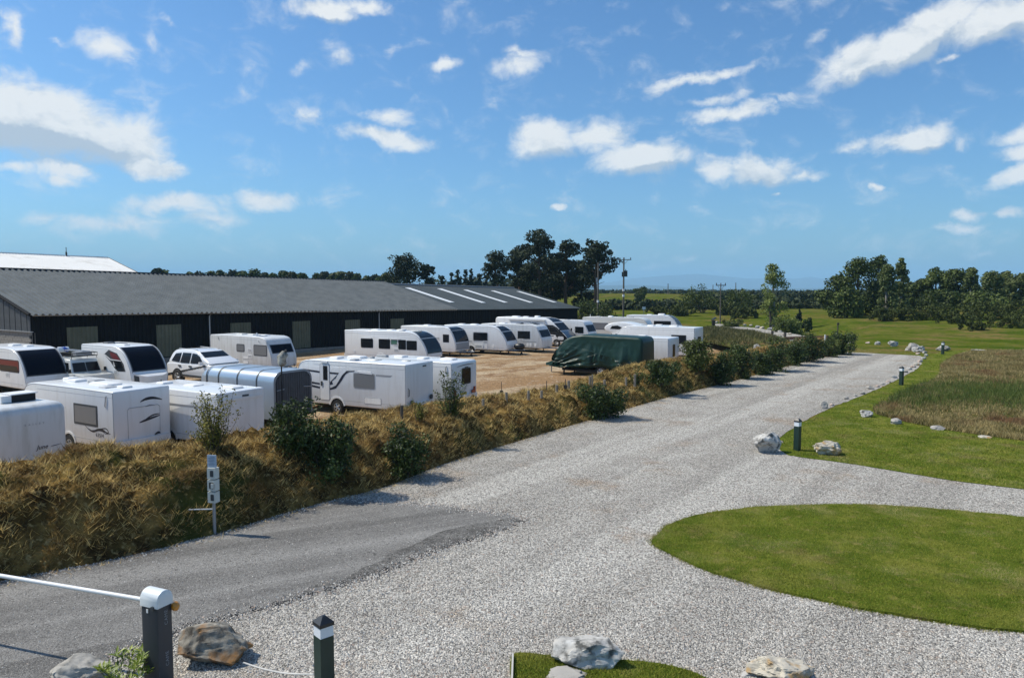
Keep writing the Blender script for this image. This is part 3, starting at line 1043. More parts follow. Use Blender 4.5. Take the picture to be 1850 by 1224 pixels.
def shed():
    # corner of the near gable, eaves height there; the ground falls gently away along the shed
    EZ = 3.55
    P0 = ground_at(58, 567, EZ)
    L1, DROP = 45.9, .74
    W, R = 11.8, 3.30
    rz = math.atan2(U.y, U.x)
    t = thing('long_shed', 'long dark clad farm shed with grey corrugated roof behind the parked caravans', 'shed', (P0.x, P0.y, 0), 0)
    o0 = Vector((P0.x, P0.y, 0))
    loc = lambda p: p - o0
    E0 = Vector((0, 0, EZ))
    E1 = U * L1 + Vector((0, 0, EZ - DROP))
    run = -V_ * W + Vector((0, 0, R))
    ax = (E1 - E0).normalized()
    nrm = (run.cross(ax)).normalized()
    if nrm.z < 0:
        nrm = -nrm
    LL = (E1 - E0).length
    m = MB()
    corrugated(m, E0 + run * -.03 - ax * .15, ax, run * 1.03, LL + .15, .11, .44, nrm, 'box', 6, 2)
    roof = m.build('roof', ROOF1, t)
    m = MB()
    bk = E0 + run
    corrugated(m, bk - ax * .15, ax, -V_ * W + Vector((0, 0, -R)), LL + .15, .045, .64, Vector((0, 0, 1)), 'sine', 4, 1)
    m.build('roof', ROOF1, t, smooth=60)
    m = MB()
    k = 0
    while k < LL - .3:
        c = bk + ax * (k + .22) + Vector((0, 0, .07))
        m.box(c, (.42, .5, .10), rz)
        k += .46
    m.build('ridge_cap', material('dark_ridge', (.03, .033, .036), .7), t)
    # long wall: box profile sheet over a block plinth
    m = MB()
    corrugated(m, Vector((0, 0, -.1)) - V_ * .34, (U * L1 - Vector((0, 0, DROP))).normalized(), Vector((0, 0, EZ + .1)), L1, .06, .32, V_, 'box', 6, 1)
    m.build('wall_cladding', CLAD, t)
    m = MB()
    n = int(L1 / .45)
    rr = random.Random(5)
    for i in range(n):
        for j in range(10):
            m.box(U * (.225 + i * .45 + (.2 if j % 2 else 0)) - V_ * (.26 + rr.random() * .006) + Vector((0, 0, -DROP * i / n - .12 - j * .225)), (.438, .14, .212), rz)
    o = m.build('block_plinth', BLOCK, t)
    o['kind'] = 'stuff'
    # translucent panels, positions along the wall from the near corner

    def along(px):
        d = pix_ray(px, 600)
        # solve P0 + U*s on the wall plane
        s = (d.y * P0.x - d.x * P0.y) / (d.x * U.y - d.y * U.x)
        return s
    src = None
    for a, b, full in ((124, 180, 1), (286, 331, 1), (420, 457, 0), (532, 564, 1), (627, 654, 0), (709, 733, 0)):
        s0, s1 = along(a), along(b)
        w = s1 - s0
        m = MB()
        ez = EZ - DROP * s0 / L1
        corrugated(m, U * s0 + Vector((0, 0, ez - 3.5)) - V_ * .262, U, Vector((0, 0, 2.52)), w, .07, .30, V_, 'box', 6, 1)
        m.build('wall_panel', CLEAR, t)
    # gutter, downpipes
    m = MB()
    m.tube([E0 + V_ * .12 + Vector((0, 0, -.08)), E1 + V_ * .12 + Vector((0, 0, -.08))], .075, 8)
    m.build('gutter', STEEL, t)
    for px in (381, 687):
        s = along(px)
        z = EZ - DROP * s / L1
        m = MB()
        m.tube([U * s + V_ * .1 + Vector((0, 0, z - .1)), U * s - V_ * .15 + Vector((0, 0, z - .35)), U * s - V_ * .15 + Vector((0, 0, .0))], .06, 8)
        m.build('downpipe', STEEL, t)
    # near gable: dark boards, ledge, blockwork
    for i in range(28):
        x0 = i * .43 + .36
        top = EZ + R * min(x0, 2 * W - x0) / W - .22
        bb = MB()
        bb.box((0, 0, (top + 2.34) / 2), (.05 + .04 * (i % 2), .40, top - 2.34))
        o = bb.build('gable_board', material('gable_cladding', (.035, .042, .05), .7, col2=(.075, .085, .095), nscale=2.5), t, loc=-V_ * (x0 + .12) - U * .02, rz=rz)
    m = MB()
    m.box(-V_ * W + Vector((0, 0, .6)) + U * .16, (.2, 2 * W - .6, 3.3), rz)
    m.build('gable_wall', BLOCK, t)
    m = MB()
    m.add([-V_ * .3 + Vector((0, 0, 2.2)) + U * .1, -V_ * (2 * W - .3) + Vector((0, 0, 2.2)) + U * .1, -V_ * (2 * W - .3) + Vector((0, 0, EZ)) + U * .1, -V_ * W + Vector((0, 0, EZ + R - .15)) + U * .1, -V_ * .3 + Vector((0, 0, EZ)) + U * .1], [(0, 1, 2, 3, 4)])
    m.build('gable_wall', CLAD, t)
    for j in range(9):
        for i in range(14):
            b = MB()
            b.box((0, 0, 0), (.10 + .006 * ((i * 7 + j * 3) % 3), .438, .213))
            if j == 0 and i == 0:
                first = b.build('block', BLOCK, t, loc=-V_ * (.47 + i * .45) + Vector((0, 0, 2.20 - j * .225)), rz=rz)
            else:
                o = first.copy()
                COL.objects.link(o)
                o.location = -V_ * (.47 + i * .45 + (.2 if j % 2 else 0)) + Vector((0, 0, 2.20 - j * .225)) - U * (.004 * ((i * 5 + j) % 3))
    m = MB()
    m.box(-V_ * W + Vector((0, 0, 2.33)) - U * .06, (.22, 2 * W - .1, .05), rz)
    m.build('ledge', STEEL, t)
    m = MB()
    # barge boards
    for sgn in (0, 1):
        a = E0 if sgn == 0 else E0 - V_ * 2 * W
        m.tube([a + Vector((0, 0, -.05)) - ax * .15, bk + Vector((0, 0, -.05)) - ax * .15], .11, 6)
    m.build('barge_board', CLAD, t)
    # ---------------- second shed joined end to end
    t2 = thing('dark_shed', 'dark green roofed shed with five white rooflights beyond the grey roof', 'shed', (P0.x, P0.y, 0), 0)
    L2 = 30.3
    slope = -DROP / L1
    q0 = E1 + ax * .02 - V_ * .0 + Vector((0, 0, -.02))
    run2 = -V_ * 12.0 + Vector((0, 0, 2.95))
    m = MB()
    corrugated(m, q0 + run2 * -.03, ax, run2 * 1.03, L2, .035, .33, nrm, 'box', 6, 2)
    m.build('roof', ROOF2, t2)
    m = MB()
    corrugated(m, q0 + run2, ax, -V_ * 12.0 + Vector((0, 0, -2.95)), L2, .035, .33, nrm, 'box', 6, 1)
    m.build('roof', ROOF2, t2)
    m = MB()
    m.tube([q0 + run2 + Vector((0, 0, .06)), q0 + run2 + ax * L2 + Vector((0, 0, .06))], .14, 8)
    m.build('ridge_cap', material('grey_ridge', (.22, .23, .24), .6), t2)
    m = MB()
    w0 = U * L1
    corrugated(m, w0 + Vector((0, 0, -1.6)) - V_ * .34, (U + Vector((0, 0, slope))).normalized(), Vector((0, 0, EZ + 1.6 + slope * L1)), L2, .06, .32, V_, 'box', 6, 1)
    e = w0 + U * L2
    ee = EZ + slope * (L1 + L2) - .05
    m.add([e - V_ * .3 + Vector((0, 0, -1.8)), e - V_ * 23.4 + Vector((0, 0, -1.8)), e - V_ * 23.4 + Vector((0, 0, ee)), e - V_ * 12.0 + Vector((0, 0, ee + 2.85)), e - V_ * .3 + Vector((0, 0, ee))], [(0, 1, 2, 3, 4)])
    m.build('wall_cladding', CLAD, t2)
    m = MB()
    m.tube([q0 + V_ * .12 + Vector((0, 0, -.08)), q0 + ax * L2 + V_ * .12 + Vector((0, 0, -.08))], .07, 8)
    m.build('gutter', CLAD, t2)

    def roof_hit(px, py):
        d = pix_ray(px, py)
        org = Vector((0, 0, H))
        p = o0 + q0
        n2 = run2.cross(ax).normalized()
        k = (p - org).dot(n2) / d.dot(n2)
        return org + d * k - o0
    n2 = run2.cross(ax).normalized()
    if n2.z < 0:
        n2 = -n2
    for a, b in (((735, 520.5), (818, 547)), ((791, 522), (876, 547.5)), ((837, 524), (917, 547)), ((887, 525.5), (962, 547)), ((933, 526.5), (1004, 546.5))):
        pa, pb = roof_hit(*a), roof_hit(*b)
        # true to the roof: straight down the slope from a
        mid = (pa + pb) / 2
        along_ = (mid - q0).dot(ax)
        ln = min(1.0, abs((pa - pb).dot(run2.normalized())) / run2.length)
        c = q0 + ax * along_ + run2 * (((mid - q0).dot(run2.normalized())) / run2.length) + n2 * .05
        rl = run2.normalized()
        hx, hy = ax * .46, rl * (ln * run2.length / 2)
        m = MB()
        bot = [c - hx - hy, c + hx - hy, c + hx + hy, c - hx + hy]
        m.add(bot + [p + n2 * .04 for p in bot], [(0, 1, 2, 3), (4, 5, 6, 7), (0, 1, 5, 4), (1, 2, 6, 5), (2, 3, 7, 6), (3, 0, 4, 7)])
        m.build('rooflight', SKYLIGHT, t2)


shed()


def white_barn():
    Y = 102.0
    top = at_depth(195, 466, Y)
    t = thing('white_roofed_barn', 'large barn with weathered white roof rising behind the grey shed roof', 'barn', (top.x, top.y, 0))
    o0 = Vector((top.x, top.y, 0))
    ridge = Vector((0, 0, top.z))
    W, R, L = 15.5, 4.5, 75
    run = V_ * W + Vector((0, 0, -R))
    nrm = Vector((0, 0, 1))
    m = MB()
    ax = (-U + Vector((0, 0, .012))).normalized()
    corrugated(m, ridge, ax, run, L, .06, .35, nrm, 'sine', 4, 1)
    m.build('roof', WHITE_ROOF, t, smooth=60)
    m = MB()
    corrugated(m, ridge, ax, -V_ * W + Vector((0, 0, -R)), L, .06, .7, nrm, 'sine', 4, 1)
    m.build('roof', WHITE_ROOF, t, smooth=60)
    m = MB()
    e = top.z - R
    m.add([V_ * (W - .3) , -V_ * (W - .3), -V_ * (W - .3) + Vector((0, 0, e)), Vector((0, 0, top.z - .1)), V_ * (W - .3) + Vector((0, 0, e))], [(0, 1, 2, 3, 4)])
    m.add([V_ * (W - .3), V_ * (W - .3) - U * L, V_ * (W - .3) - U * L + Vector((0, 0, e)), V_ * (W - .3) + Vector((0, 0, e))], [(0, 1, 2, 3)])
    m.build('wall', CLAD, t)
    m = MB()
    m.tube([ridge + Vector((0, 0, 0)) + U * .05, ridge + run + U * .05], .1, 6)
    m.build('barge_board', material('brown_trim', (.13, .09, .06), .8), t)
    m = MB()
    m.tube([ridge + ax * .0 + Vector((0, 0, .06)), ridge + ax * L + Vector((0, 0, .06))], .1, 6)
    m.build('ridge_cap', WHITE_ROOF, t)
    # thin flue / aerial on the ridge
    m = MB()
    q = Vector(((155.5 - 195) / F * Y, 0, 0))
    s = -q.x / U.x
    base = ridge + ax * abs(s)
    m.tube([base, base + Vector((0, 0, .55))], .11, 8)
    m.tube([base + Vector((0, 0, .5)), base + Vector((0, 0, 1.15))], .045, 6)
    m.build('flue', material('dark_metal', (.03, .03, .035), .5), t)


white_barn()
# ------------------------------------------------------------------ vehicles
GRP = material('white_grp', (.81, .81, .80), .28, coat=.3, col2=(.68, .665, .63), nscale=2.2, mid=.66, spread=.16, stretch=(1.6, 1.6, .22))
GRP_OLD = material('dull_white_grp', (.68, .685, .675), .38, coat=.15, col2=(.50, .495, .46), nscale=2.2, mid=.62, spread=.16, stretch=(1.6, 1.6, .22))
CREAM = material('cream_grp', (.74, .72, .66), .35, coat=.2, col2=(.68, .66, .60), nscale=.8)
TRIM = material('grey_trim', (.42, .43, .44), .45)
DKTRIM = material('dark_trim', (.05, .055, .06), .5)
GLASS = material('tinted_window', (.010, .012, .015), .14, spec=.3)
GLASSB = material('blue_tinted_window', (.005, .007, .014), .25, spec=.08)
BLIND = material('window_with_blind', (.16, .165, .17), .25, spec=.5, col2=(.24, .24, .24), nscale=40)
REDBLIND = material('red_blind', (.16, .02, .02), .3)
PLASTIC = material('white_plastic', (.78, .78, .77), .45)
GREYPL = material('grey_plastic', (.30, .31, .32), .5)
TYRE = material('rubber', (.018, .018, .019), .85)
RIM = material('alloy', (.55, .56, .57), .35, metal=.7)
BLACKP = material('black_paint', (.010, .011, .013), .15, coat=.6)
CHASSIS = material('chassis_black', (.012, .012, .012), .8)
GALV = STEEL
LAMP_RED = material('red_lens', (.30, .012, .012), .2, coat=.5)
LAMP_CLR = material('clear_lens', (.62, .64, .66), .08, coat=.6)
PLATE_W = material('white_plate', (.8, .8, .78), .4)
DECAL = material('navy_decal', (.022, .026, .04), .35)
DECAL_G = material('grey_decal', (.30, .31, .33), .35)
SOLAR = material('solar_cells', (.012, .014, .03), .12, coat=.5)


def offset_inward(prof, d):
    n = len(prof)
    out = []
    for i in range(n):
        p0, p1, p2 = Vector(prof[i - 1]), Vector(prof[i]), Vector(prof[(i + 1) % n])
        e1, e2 = (p1 - p0), (p2 - p1)
        n1 = Vector((-e1.y, e1.x)).normalized()
        n2 = Vector((-e2.y, e2.x)).normalized()
        b = n1 + n2
        if b.length < 1e-6:
            b = n1.copy()
        b.normalize()
        c = max(.5, b.dot(n1))
        out.append(p1 + b * (d / c))
    return out


def body_mesh(prof, W, r=.06, ysurf=None, seg=3):
    """prof: closed (x,z) outline, counter-clockwise; sides rounded over radius r"""
    m = MB()
    rings = []
    ys = []
    for k in range(seg + 1):
        a = math.pi / 2 * k / seg
        ys.append((r * (1 - math.sin(a)), r * (1 - math.cos(a))))   # (inset of profile, inset of y)
    ys = [(r * (1 - math.sin(math.pi / 2 * k / seg)), r * (1 - math.cos(math.pi / 2 * k / seg))) for k in range(seg + 1)]
    def surf(z):
        return W / 2 if ysurf is None else ysurf(z)
    order = [(-1, i) for i in ys] + [(1, i) for i in reversed(ys)]
    for sgn, (ins, yin) in order:
        pr = offset_inward(prof, ins) if ins > 1e-6 else [Vector(p) for p in prof]
        rings.append([Vector((p.x, sgn * (surf(p.y) - yin), p.y)) for p in pr])
    m.loft(rings, True, True)
    return m


def catmull(pts, n=6):
    out = []
    P_ = [Vector(p) for p in pts]
    for i in range(len(P_) - 1):
        p0, p1, p2, p3 = P_[max(0, i - 1)], P_[i], P_[i + 1], P_[min(len(P_) - 1, i + 2)]
        for k in range(n):
            t = k / n
            out.append(.5 * ((2 * p1) + (p2 - p0) * t + (2 * p0 - 5 * p1 + 4 * p2 - p3) * t * t + (3 * p1 - p0 - 3 * p2 + p3) * t ** 3))
    out.append(P_[-1])
    return out


def round_rect(x0, z0, x1, z1, r, n=4):
    r = min(r, abs(x1 - x0) / 2 - 1e-3, abs(z1 - z0) / 2 - 1e-3)
    pts = []
    for cx, cz, a0 in ((x1 - r, z0 + r, -90), (x1 - r, z1 - r, 0), (x0 + r, z1 - r, 90), (x0 + r, z0 + r, 180)):
        for k in range(n + 1):
            a = rad(a0 + 90 * k / n)
            pts.append((cx + r * math.cos(a), cz + r * math.sin(a)))
    return pts


class Body:
    """a vehicle in its own frame: x forward, y left, z up"""

    def __init__(self, root, W, ysurf=None):
        self.t, self.W = root, W
        self.ys = ysurf or (lambda z: W / 2)

    def side(self, name, mat, poly, side, off=.012, parent=None, base=.004):
        m = MB()
        a = [Vector((x, side * (self.ys(z) - base), z)) for x, z in poly]
        b = [Vector((x, side * (self.ys(z) + off), z)) for x, z in poly]
        m.loft([a, b], True, True)
        return m.build(name, mat, parent or self.t)

    def window(self, x0, z0, x1, z1, side, r=.07, pane=GLASS, frame=DKTRIM, fw=.045):
        f = self.side('window', frame, round_rect(x0, z0, x1, z1, r), side, .010)
        self.side('pane', pane, round_rect(x0 + fw, z0 + fw, x1 - fw, z1 - fw, max(.02, r - .02)), side, .018, parent=f)
        return f

    def strip(self, name, mat, curve, y0, y1, off=.012, parent=None, seg=1, y0b=None, y1b=None):
        """a panel that follows the outline curve [(x,z)..] (ordered front bottom -> roof) between y0 and y1"""
        C = [Vector(p) for p in curve]
        n = len(C)
        inner, outer = [], []
        for i, p in enumerate(C):
            tg = (C[min(i + 1, n - 1)] - C[max(i - 1, 0)]).normalized()
            nr = Vector((tg.y, -tg.x))
            f = i / (n - 1)
            ya = y0 if y0b is None else y0 + (y0b - y0) * f
            yb = y1 if y1b is None else y1 + (y1b - y1) * f
            q0 = p - nr * .01
            q1 = p + nr * off
            inner.append((Vector((q0.x, ya, q0.y)), Vector((q0.x, yb, q0.y))))
            outer.append((Vector((q1.x, ya, q1.y)), Vector((q1.x, yb, q1.y))))
        m = MB()
        rings = [[inner[i][0], outer[i][0], outer[i][1], inner[i][1]] for i in range(n)]
        m.loft(rings, True, True)
        return m.build(name, mat, parent or self.t, smooth=40)

    def rail(self, name, mat, curve, y, r=.018, parent=None):
        m = MB()
        m.tube([(p[0], y, p[1]) for p in curve], r, 6)
        return m.build(name, mat, parent or self.t, smooth=60)

    def wheel(self, x, y, r=.32, w=.19, side=1, parent=None, spokes=5):
        M = Matrix.Translation((x, y, r)) @ Matrix.Rotation(rad(-90) * side, 4, 'X')
        m = MB()
        m.lathe([(r * .60, -w / 2), (r * .9, -w / 2), (r, -w / 2 + .03), (r, w / 2 - .03), (r * .9, w / 2), (r * .60, w / 2)], 24, M)
        t = m.build('wheel', TYRE, parent or self.t, smooth=35)
        m = MB()
        m.lathe([(r * .62, w / 2 - .05), (r * .62, w / 2 + .004), (r * .54, w / 2 + .004), (r * .52, w / 2 - .04), (r * .1, w / 2 - .045)], 24, M)
        for k in range(spokes):
            a = 2 * math.pi * k / spokes
            p0 = M @ Vector((r * .10 * math.cos(a), r * .10 * math.sin(a), w / 2 - .02))
            p1 = M @ Vector((r * .56 * math.cos(a), r * .56 * math.sin(a), w / 2 - .01))
            m.tube([p0, p1], [.05 * r / .32, .032 * r / .32], 5)
        m.lathe([(r * .16, w / 2 - .05), (r * .16, w / 2), (r * .08, w / 2 + .008)], 12, M)
        m.build('rim', RIM, t, smooth=35)
        return t

    def vent(self, x, y, z, lx, ly, h, mat=None, name='roof_vent'):
        m = MB()
        rings = []
        for k, (s, hh) in enumerate(((1.0, -.06), (1.0, h * .55), (.93, h * .85), (.80, h))):
            rings.append([Vector((x + cx * s, y + cy * s, z + hh)) for cx, cy in round_rect(-lx / 2, -ly / 2, lx / 2, ly / 2, .06, 3)])
        m.loft(rings, True, True)
        return m.build(name, mat or PLASTIC, self.t, smooth=40)

    def text(self, s, mat, M, size, parent=None, spacing=1.0, shear=0.0, name='lettering'):
        c = bpy.data.curves.new(name, 'FONT')
        c.body = s
        c.size = size
        c.extrude = .002
        c.align_x = 'CENTER'
        c.align_y = 'CENTER'
        c.space_character = spacing
        c.shear = shear
        c.resolution_u = 2
        c.materials.append(mat)
        tmp = bpy.data.objects.new(name, c)
        me = bpy.data.meshes.new_from_object(tmp)
        bpy.data.objects.remove(tmp)
        o = bpy.data.objects.new(name, me)
        o.matrix_local = M
        link(o, parent or self.t)
        return o


def facing(axis):
    """rotation that turns text (reading +x, up +y) to stand on a face: 'rear' or 'left' or 'right'"""
    if axis == 'rear':      # seen from behind: reads towards -y
        return Matrix(((0, 0, -1, 0), (-1, 0, 0, 0), (0, 1, 0, 0), (0, 0, 0, 1)))
    if axis == 'left':      # seen from +y: reads towards -x
        return Matrix(((-1, 0, 0, 0), (0, 0, 1, 0), (0, 1, 0, 0), (0, 0, 0, 1)))
    return Matrix(((1, 0, 0, 0), (0, 0, -1, 0), (0, 1, 0, 0), (0, 0, 0, 1)))


def place(root, local, px, py, yaw, z0=None):
    """stand the vehicle on the yard so that its own point LOCAL is the one seen at a photo pixel"""
    lx, ly, lz = local
    c, s = math.cos(yaw), math.sin(yaw)
    zz = 0.0
    for _ in range(8):
        w = ground_at(px, py, lz + zz)
        x, y = w.x - (c * lx - s * ly), w.y - (s * lx + c * ly)
        zz = zz * .4 + .6 * yard_z(x, y)
    root.location = (x, y, zz)
    root.rotation_euler = (0, 0, yaw)


FRONTS = {
    # (x from the front, z as a share of the height) from the bottom front up to the roof
    'swift': [(-.28, .17), (-.03, .19), (.02, .30), (-.04, .44), (-.20, .58), (-.46, .73), (-.82, .87), (-1.3, .965), (-1.9, 1.0)],
    'classic': [(-.10, .17), (.0, .19), (.02, .34), (-.02, .48), (-.22, .66), (-.42, .80), (-.55, .90), (-.78, .965), (-1.25, 1.0)],
    'round': [(-.16, .17), (.0, .20), (.03, .36), (-.03, .52), (-.22, .70), (-.46, .85), (-.80, .95), (-1.3, 1.0)],
}


def caravan(label, L, W, Hh, front='classic', mat=GRP, rear_r=.16, group='caravans parked in storage', name='caravan', rear_lean=.0, wheels=1, hitch=True, roof_sag=.0, bottom=.42, vis=1, rail=True, r=.055, wheel_x=None, lamps=True):
    """visible side VIS: +1 left, -1 right"""
    t = thing(name, label, 'caravan', group=group)
    B = Body(t, W)
    fc = [(L / 2 + x, z * Hh if z > .18 else bottom) for x, z in FRONTS[front]]
    fc = catmull(fc, 4)
    rx = -L / 2
    rr = []
    for k in range(5):
        a = rad(90 + 90 * k / 4)
        rr.append(Vector((rx + rear_r + rear_lean + rear_r * math.cos(a), Hh - rear_r + rear_r * math.sin(a))))
    prof = [Vector((rx + .04, bottom)), *fc, Vector(((fc[-1].x + rx) / 2, Hh + .012)), *rr, Vector((rx, 1.2))]
    B.prof, B.fc, B.L, B.H = prof, fc, L, Hh
    body_mesh(prof, W, r).build('body', mat, t, smooth=32)
    m = MB()
    m.box((-.2, 0, bottom - .07), (L - .9, W - .5, .12))
    for s in (-1, 1):
        for x in (-L / 2 + .5, L / 2 - .8):
            m.box((x, s * (W / 2 - .3), bottom / 2), (.07, .07, bottom))
            m.box((x, s * (W / 2 - .3), .02), (.18, .18, .04))
    m.build('chassis', CHASSIS, t)
    if hitch:
        m = MB()
        for s in (-1, 1):
            m.tube([(L / 2 - .5, s * .75, bottom - .02), (L / 2 + .95, 0, bottom)], .045, 6)
        m.tube([(L / 2 + .85, 0, bottom), (L / 2 + 1.25, 0, bottom + .04)], .06, 8)
        m.build('drawbar', GALV, t)
        m = MB()
        m.tube([(L / 2 + .85, .14, .2), (L / 2 + .85, .14, bottom + .28)], .03, 6)
        M = Matrix.Translation((L / 2 + .85, .14, .11)) @ Matrix.Rotation(rad(90), 4, 'X')
        m.lathe([(.11, -.035), (.11, .035)], 12, M)
        m.build('jockey_wheel', CHASSIS, t)
    xs = (-.35,) if wheels == 1 else (-.75, .05)
    if wheel_x is not None:
        xs = (wheel_x,)
    for s in (-1, 1):
        for x in xs:
            B.side('wheel_arch', CHASSIS, [(x + .42 * math.cos(rad(a)), .32 + .42 * math.sin(rad(a))) for a in range(12, 169, 12)], s, .004)
            B.side('arch_trim', mat, [(x + .50 * math.cos(rad(a)), .34 + .50 * math.sin(rad(a))) for a in range(10, 171, 16)] + [(x + .43 * math.cos(rad(a)), .33 + .43 * math.sin(rad(a))) for a in range(170, 9, -16)], s, .022)
            B.wheel(x, s * (W / 2 - .085), .32, .19, s)
    if rail:
        rl = [p for p in fc if p.y > Hh * .30][0:] + [Vector(((fc[-1].x + rx) / 2, Hh + .012))] + rr + [Vector((rx, bottom + .3))]
        for s in (-1, 1):
            B.rail('edge_rail', TRIM, offset_open(rl, .045), s * (W / 2 - .012), .02)
    # seams, fridge vents, filler on the far side rows
    for s in (-1, 1):
        B.side('skirt_seam', TRIM, [(rx + .06, bottom + .24), (L / 2 - .30, bottom + .24), (L / 2 - .30, bottom + .258), (rx + .06, bottom + .258)], s, .004)
        B.side('seam', TRIM, [(rx + .06, Hh - .24), (L / 2 - 1.5, Hh - .24), (L / 2 - 1.5, Hh - .228), (rx + .06, Hh - .228)], s, .003)
    if vis == 1 and rail is True and hitch and mat is not CREAM and rear_r != .06:
        for zz in (1.0, 1.45):
            f_ = B.side('fridge_vent', PLASTIC, round_rect(.9, zz, 1.35, zz + .26, .03), -1, .014)
            for q in range(3):
                B.side('vent_slot', DKTRIM, [(.95, zz + .06 + q * .06), (1.30, zz + .06 + q * .06), (1.30, zz + .078 + q * .06), (.95, zz + .078 + q * .06)], -1, .018, parent=f_)
    B.side('filler_cap', PLASTIC, round_rect(rx + .9, .80, rx + 1.08, .98, .08), -1, .02)
    # rear lamps and bumper
    for s in (-1, 1) if lamps else ():
        m = MB()
        m.box((rx - .01, s * (W / 2 - .22), .86), (.05, .14, .34))
        m.build('tail_lamp', LAMP_RED, t)
    m = MB()
    m.box((rx - .03, 0, .60), (.10, W - .14, .22))
    m.build('bumper', mat, t, smooth=30)
    m = MB()
    m.box((rx - .085, .0, .60), (.012, .52, .11))
    m.build('number_plate', PLATE_W, t)
    return B


def offset_open(pts, d):
    out = []
    n = len(pts)
    for i, p in enumerate(pts):
        tg = (Vector(pts[min(i + 1, n - 1)]) - Vector(pts[max(i - 1, 0)])).normalized()
        out.append(Vector(p) + Vector((-tg.y, tg.x)) * d)
    return out


def cut(curve, a, b):
    """the part of a curve between shares a and b of its length, resampled"""
    C = [Vector(p) for p in curve]
    d = [0]
    for p, q in zip(C[:-1], C[1:]):
        d.append(d[-1] + (q - p).length)
    out = []
    for k in range(13):
        s = (a + (b - a) * k / 12) * d[-1]
        for i in range(len(C) - 1):
            if d[i] <= s <= d[i + 1] + 1e-9:
                f = (s - d[i]) / max(1e-9, d[i + 1] - d[i])
                out.append(C[i].lerp(C[i + 1], f))
                break
    return out


def roof_kit(B, items):
    for x, y, lx, ly, h, mat in items:
        B.vent(x, y, B.H, lx, ly, h, mat)


def locker(B, x0, z0, x1, z1, side, mat=None):
    f = B.side('locker_door', TRIM, round_rect(x0, z0, x1, z1, .04), side, .008)
    B.side('locker_panel', mat or GRP, round_rect(x0 + .03, z0 + .03, x1 - .03, z1 - .03, .03), side, .014, parent=f)


def grab(B, x, z, side, dz=.3):
    m = MB()
    y = side * (B.W / 2 + .03)
    m.tube([(x, side * B.W / 2, z), (x + .02, y, z - .03), (x + .08, y, z - dz), (x + .10, side * B.W / 2, z - dz - .03)], .018, 6)
    m.build('grab_handle', GREYPL, B.t)


deg = rad
NEAR = lambda phi: rad(180 - phi)
FAR = lambda phi: rad(-phi)

# ---------- near row (rears towards the drive) ----------
# the nearest: pale, rounded, dark box on the roof
B = caravan('dull white caravan with rounded rear and a black box on its roof', 6.2, 2.26, 2.52, 'round', GRP_OLD, rear_r=.30, vis=1, rail=False, r=.22, lamps=False)
place(B.t, (-3.1, -1.13, 2.30), 121, 735, NEAR(31))
m = MB()
m.box((-1.75, -.32, 2.52 + .13), (.62, .72, .24))
v = m.build('roof_box', CHASSIS, B.t)
m = MB()
m.box((-1.75, -.32, 2.52 + .265), (.70, .82, .035))
m.build('box_lid', PLASTIC, v)
m = MB()
m.box((-1.75, .21, 2.52 + .13), (.62, .30, .22))
m.build('roof_vent', PLASTIC, B.t)
B.text('BAILEY', DECAL_G, Matrix.Translation((-3.106, -.10, 1.90)) @ facing('rear'), .085, spacing=2.6)
B.text('June', DECAL, Matrix.Translation((-3.106, -.30, 1.12)) @ facing('rear'), .20, shear=.3)
m = MB()
m.tube([(-3.104, -.58, 1.10), (-3.106, -.70, 1.11), (-3.104, -.88, 1.13)], [.006, .011, .004], 5)
m.build('swash', DECAL, B.t)

# second: dark framed window, scroll decals, 635/4
B = caravan('white caravan with black swirl emblems on its flat rear and a dark side window', 6.8, 2.28, 2.58, 'classic', GRP, rear_r=.07, vis=1, lamps=False)
place(B.t, (-3.4, 1.14, 2.56), 204, 709, NEAR(31))
f = B.window(-2.35, 1.18, -.75, 1.98, 1, .03, BLIND, DKTRIM, .08)
B.text('635/4', DECAL, Matrix.Translation((-2.45, 1.145, .88)) @ facing('left'), .20, spacing=1.15)


def swoosh(B, pts, face, wd, name='swirl_decal', mat=DECAL, parent=None, off=.006):
    """a tapered line of paint: pts on the face (u,z)"""
    C = catmull(pts, 6)
    n = len(C)
    m = MB()
    L_, R_ = [], []
    for i, p in enumerate(C):
        tg = (C[min(i + 1, n - 1)] - C[max(i - 1, 0)]).normalized()
        nr = Vector((-tg.y, tg.x))
        w = wd * math.sin(math.pi * (i + .6) / (n + .2)) ** .8
        L_.append(p + nr * w)
        R_.append(p - nr * w)

    def P3(q, o):
        if face == 'rear':
            return Vector((-B.L / 2 - o, q.x, q.y))
        s = 1 if face == 'left' else -1
        return Vector((q.x, s * (B.W / 2 + o), q.y))
    rings = [[P3(L_[i], -.004), P3(L_[i], off), P3(R_[i], off), P3(R_[i], -.004)] for i in range(n)]
    m.loft(rings, True, True)
    return m.build(name, mat, parent or B.t)


swoosh(B, [(-1.45, 1.20), (-1.85, 1.02), (-2.45, 1.12), (-2.85, 1.18), (-3.02, 1.06), (-2.85, 0.98), (-2.60, 1.06)], 'left', .016)
swoosh(B, [(-1.6, 1.10), (-2.0, 0.99), (-2.45, 1.08), (-3.15, 1.00)], 'left', .035)
swoosh(B, [(-2.2, 1.08), (-2.6, 1.12), (-3.0, 0.98)], 'left', .026)
swoosh(B, [(.10, 2.08), (-.15, 2.17), (-.45, 2.17), (-.80, 2.07)], 'rear', .055)
swoosh(B, [(-.12, 2.12), (-.34, 2.19), (-.60, 2.15)], 'rear', .036)
swoosh(B, [(-.10, 1.88), (-.28, 1.905), (-.50, 1.89)], 'rear', .024)
swoosh(B, [(.16, 1.30), (-.20, 1.38), (-.70, 1.47)], 'rear', .045)
swoosh(B, [(-.10, 1.40), (-.40, 1.51), (-.70, 1.53)], 'rear', .028)
swoosh(B, [(-.45, .74), (-.60, .80), (-.70, .76)], 'rear', .045)
m = MB()
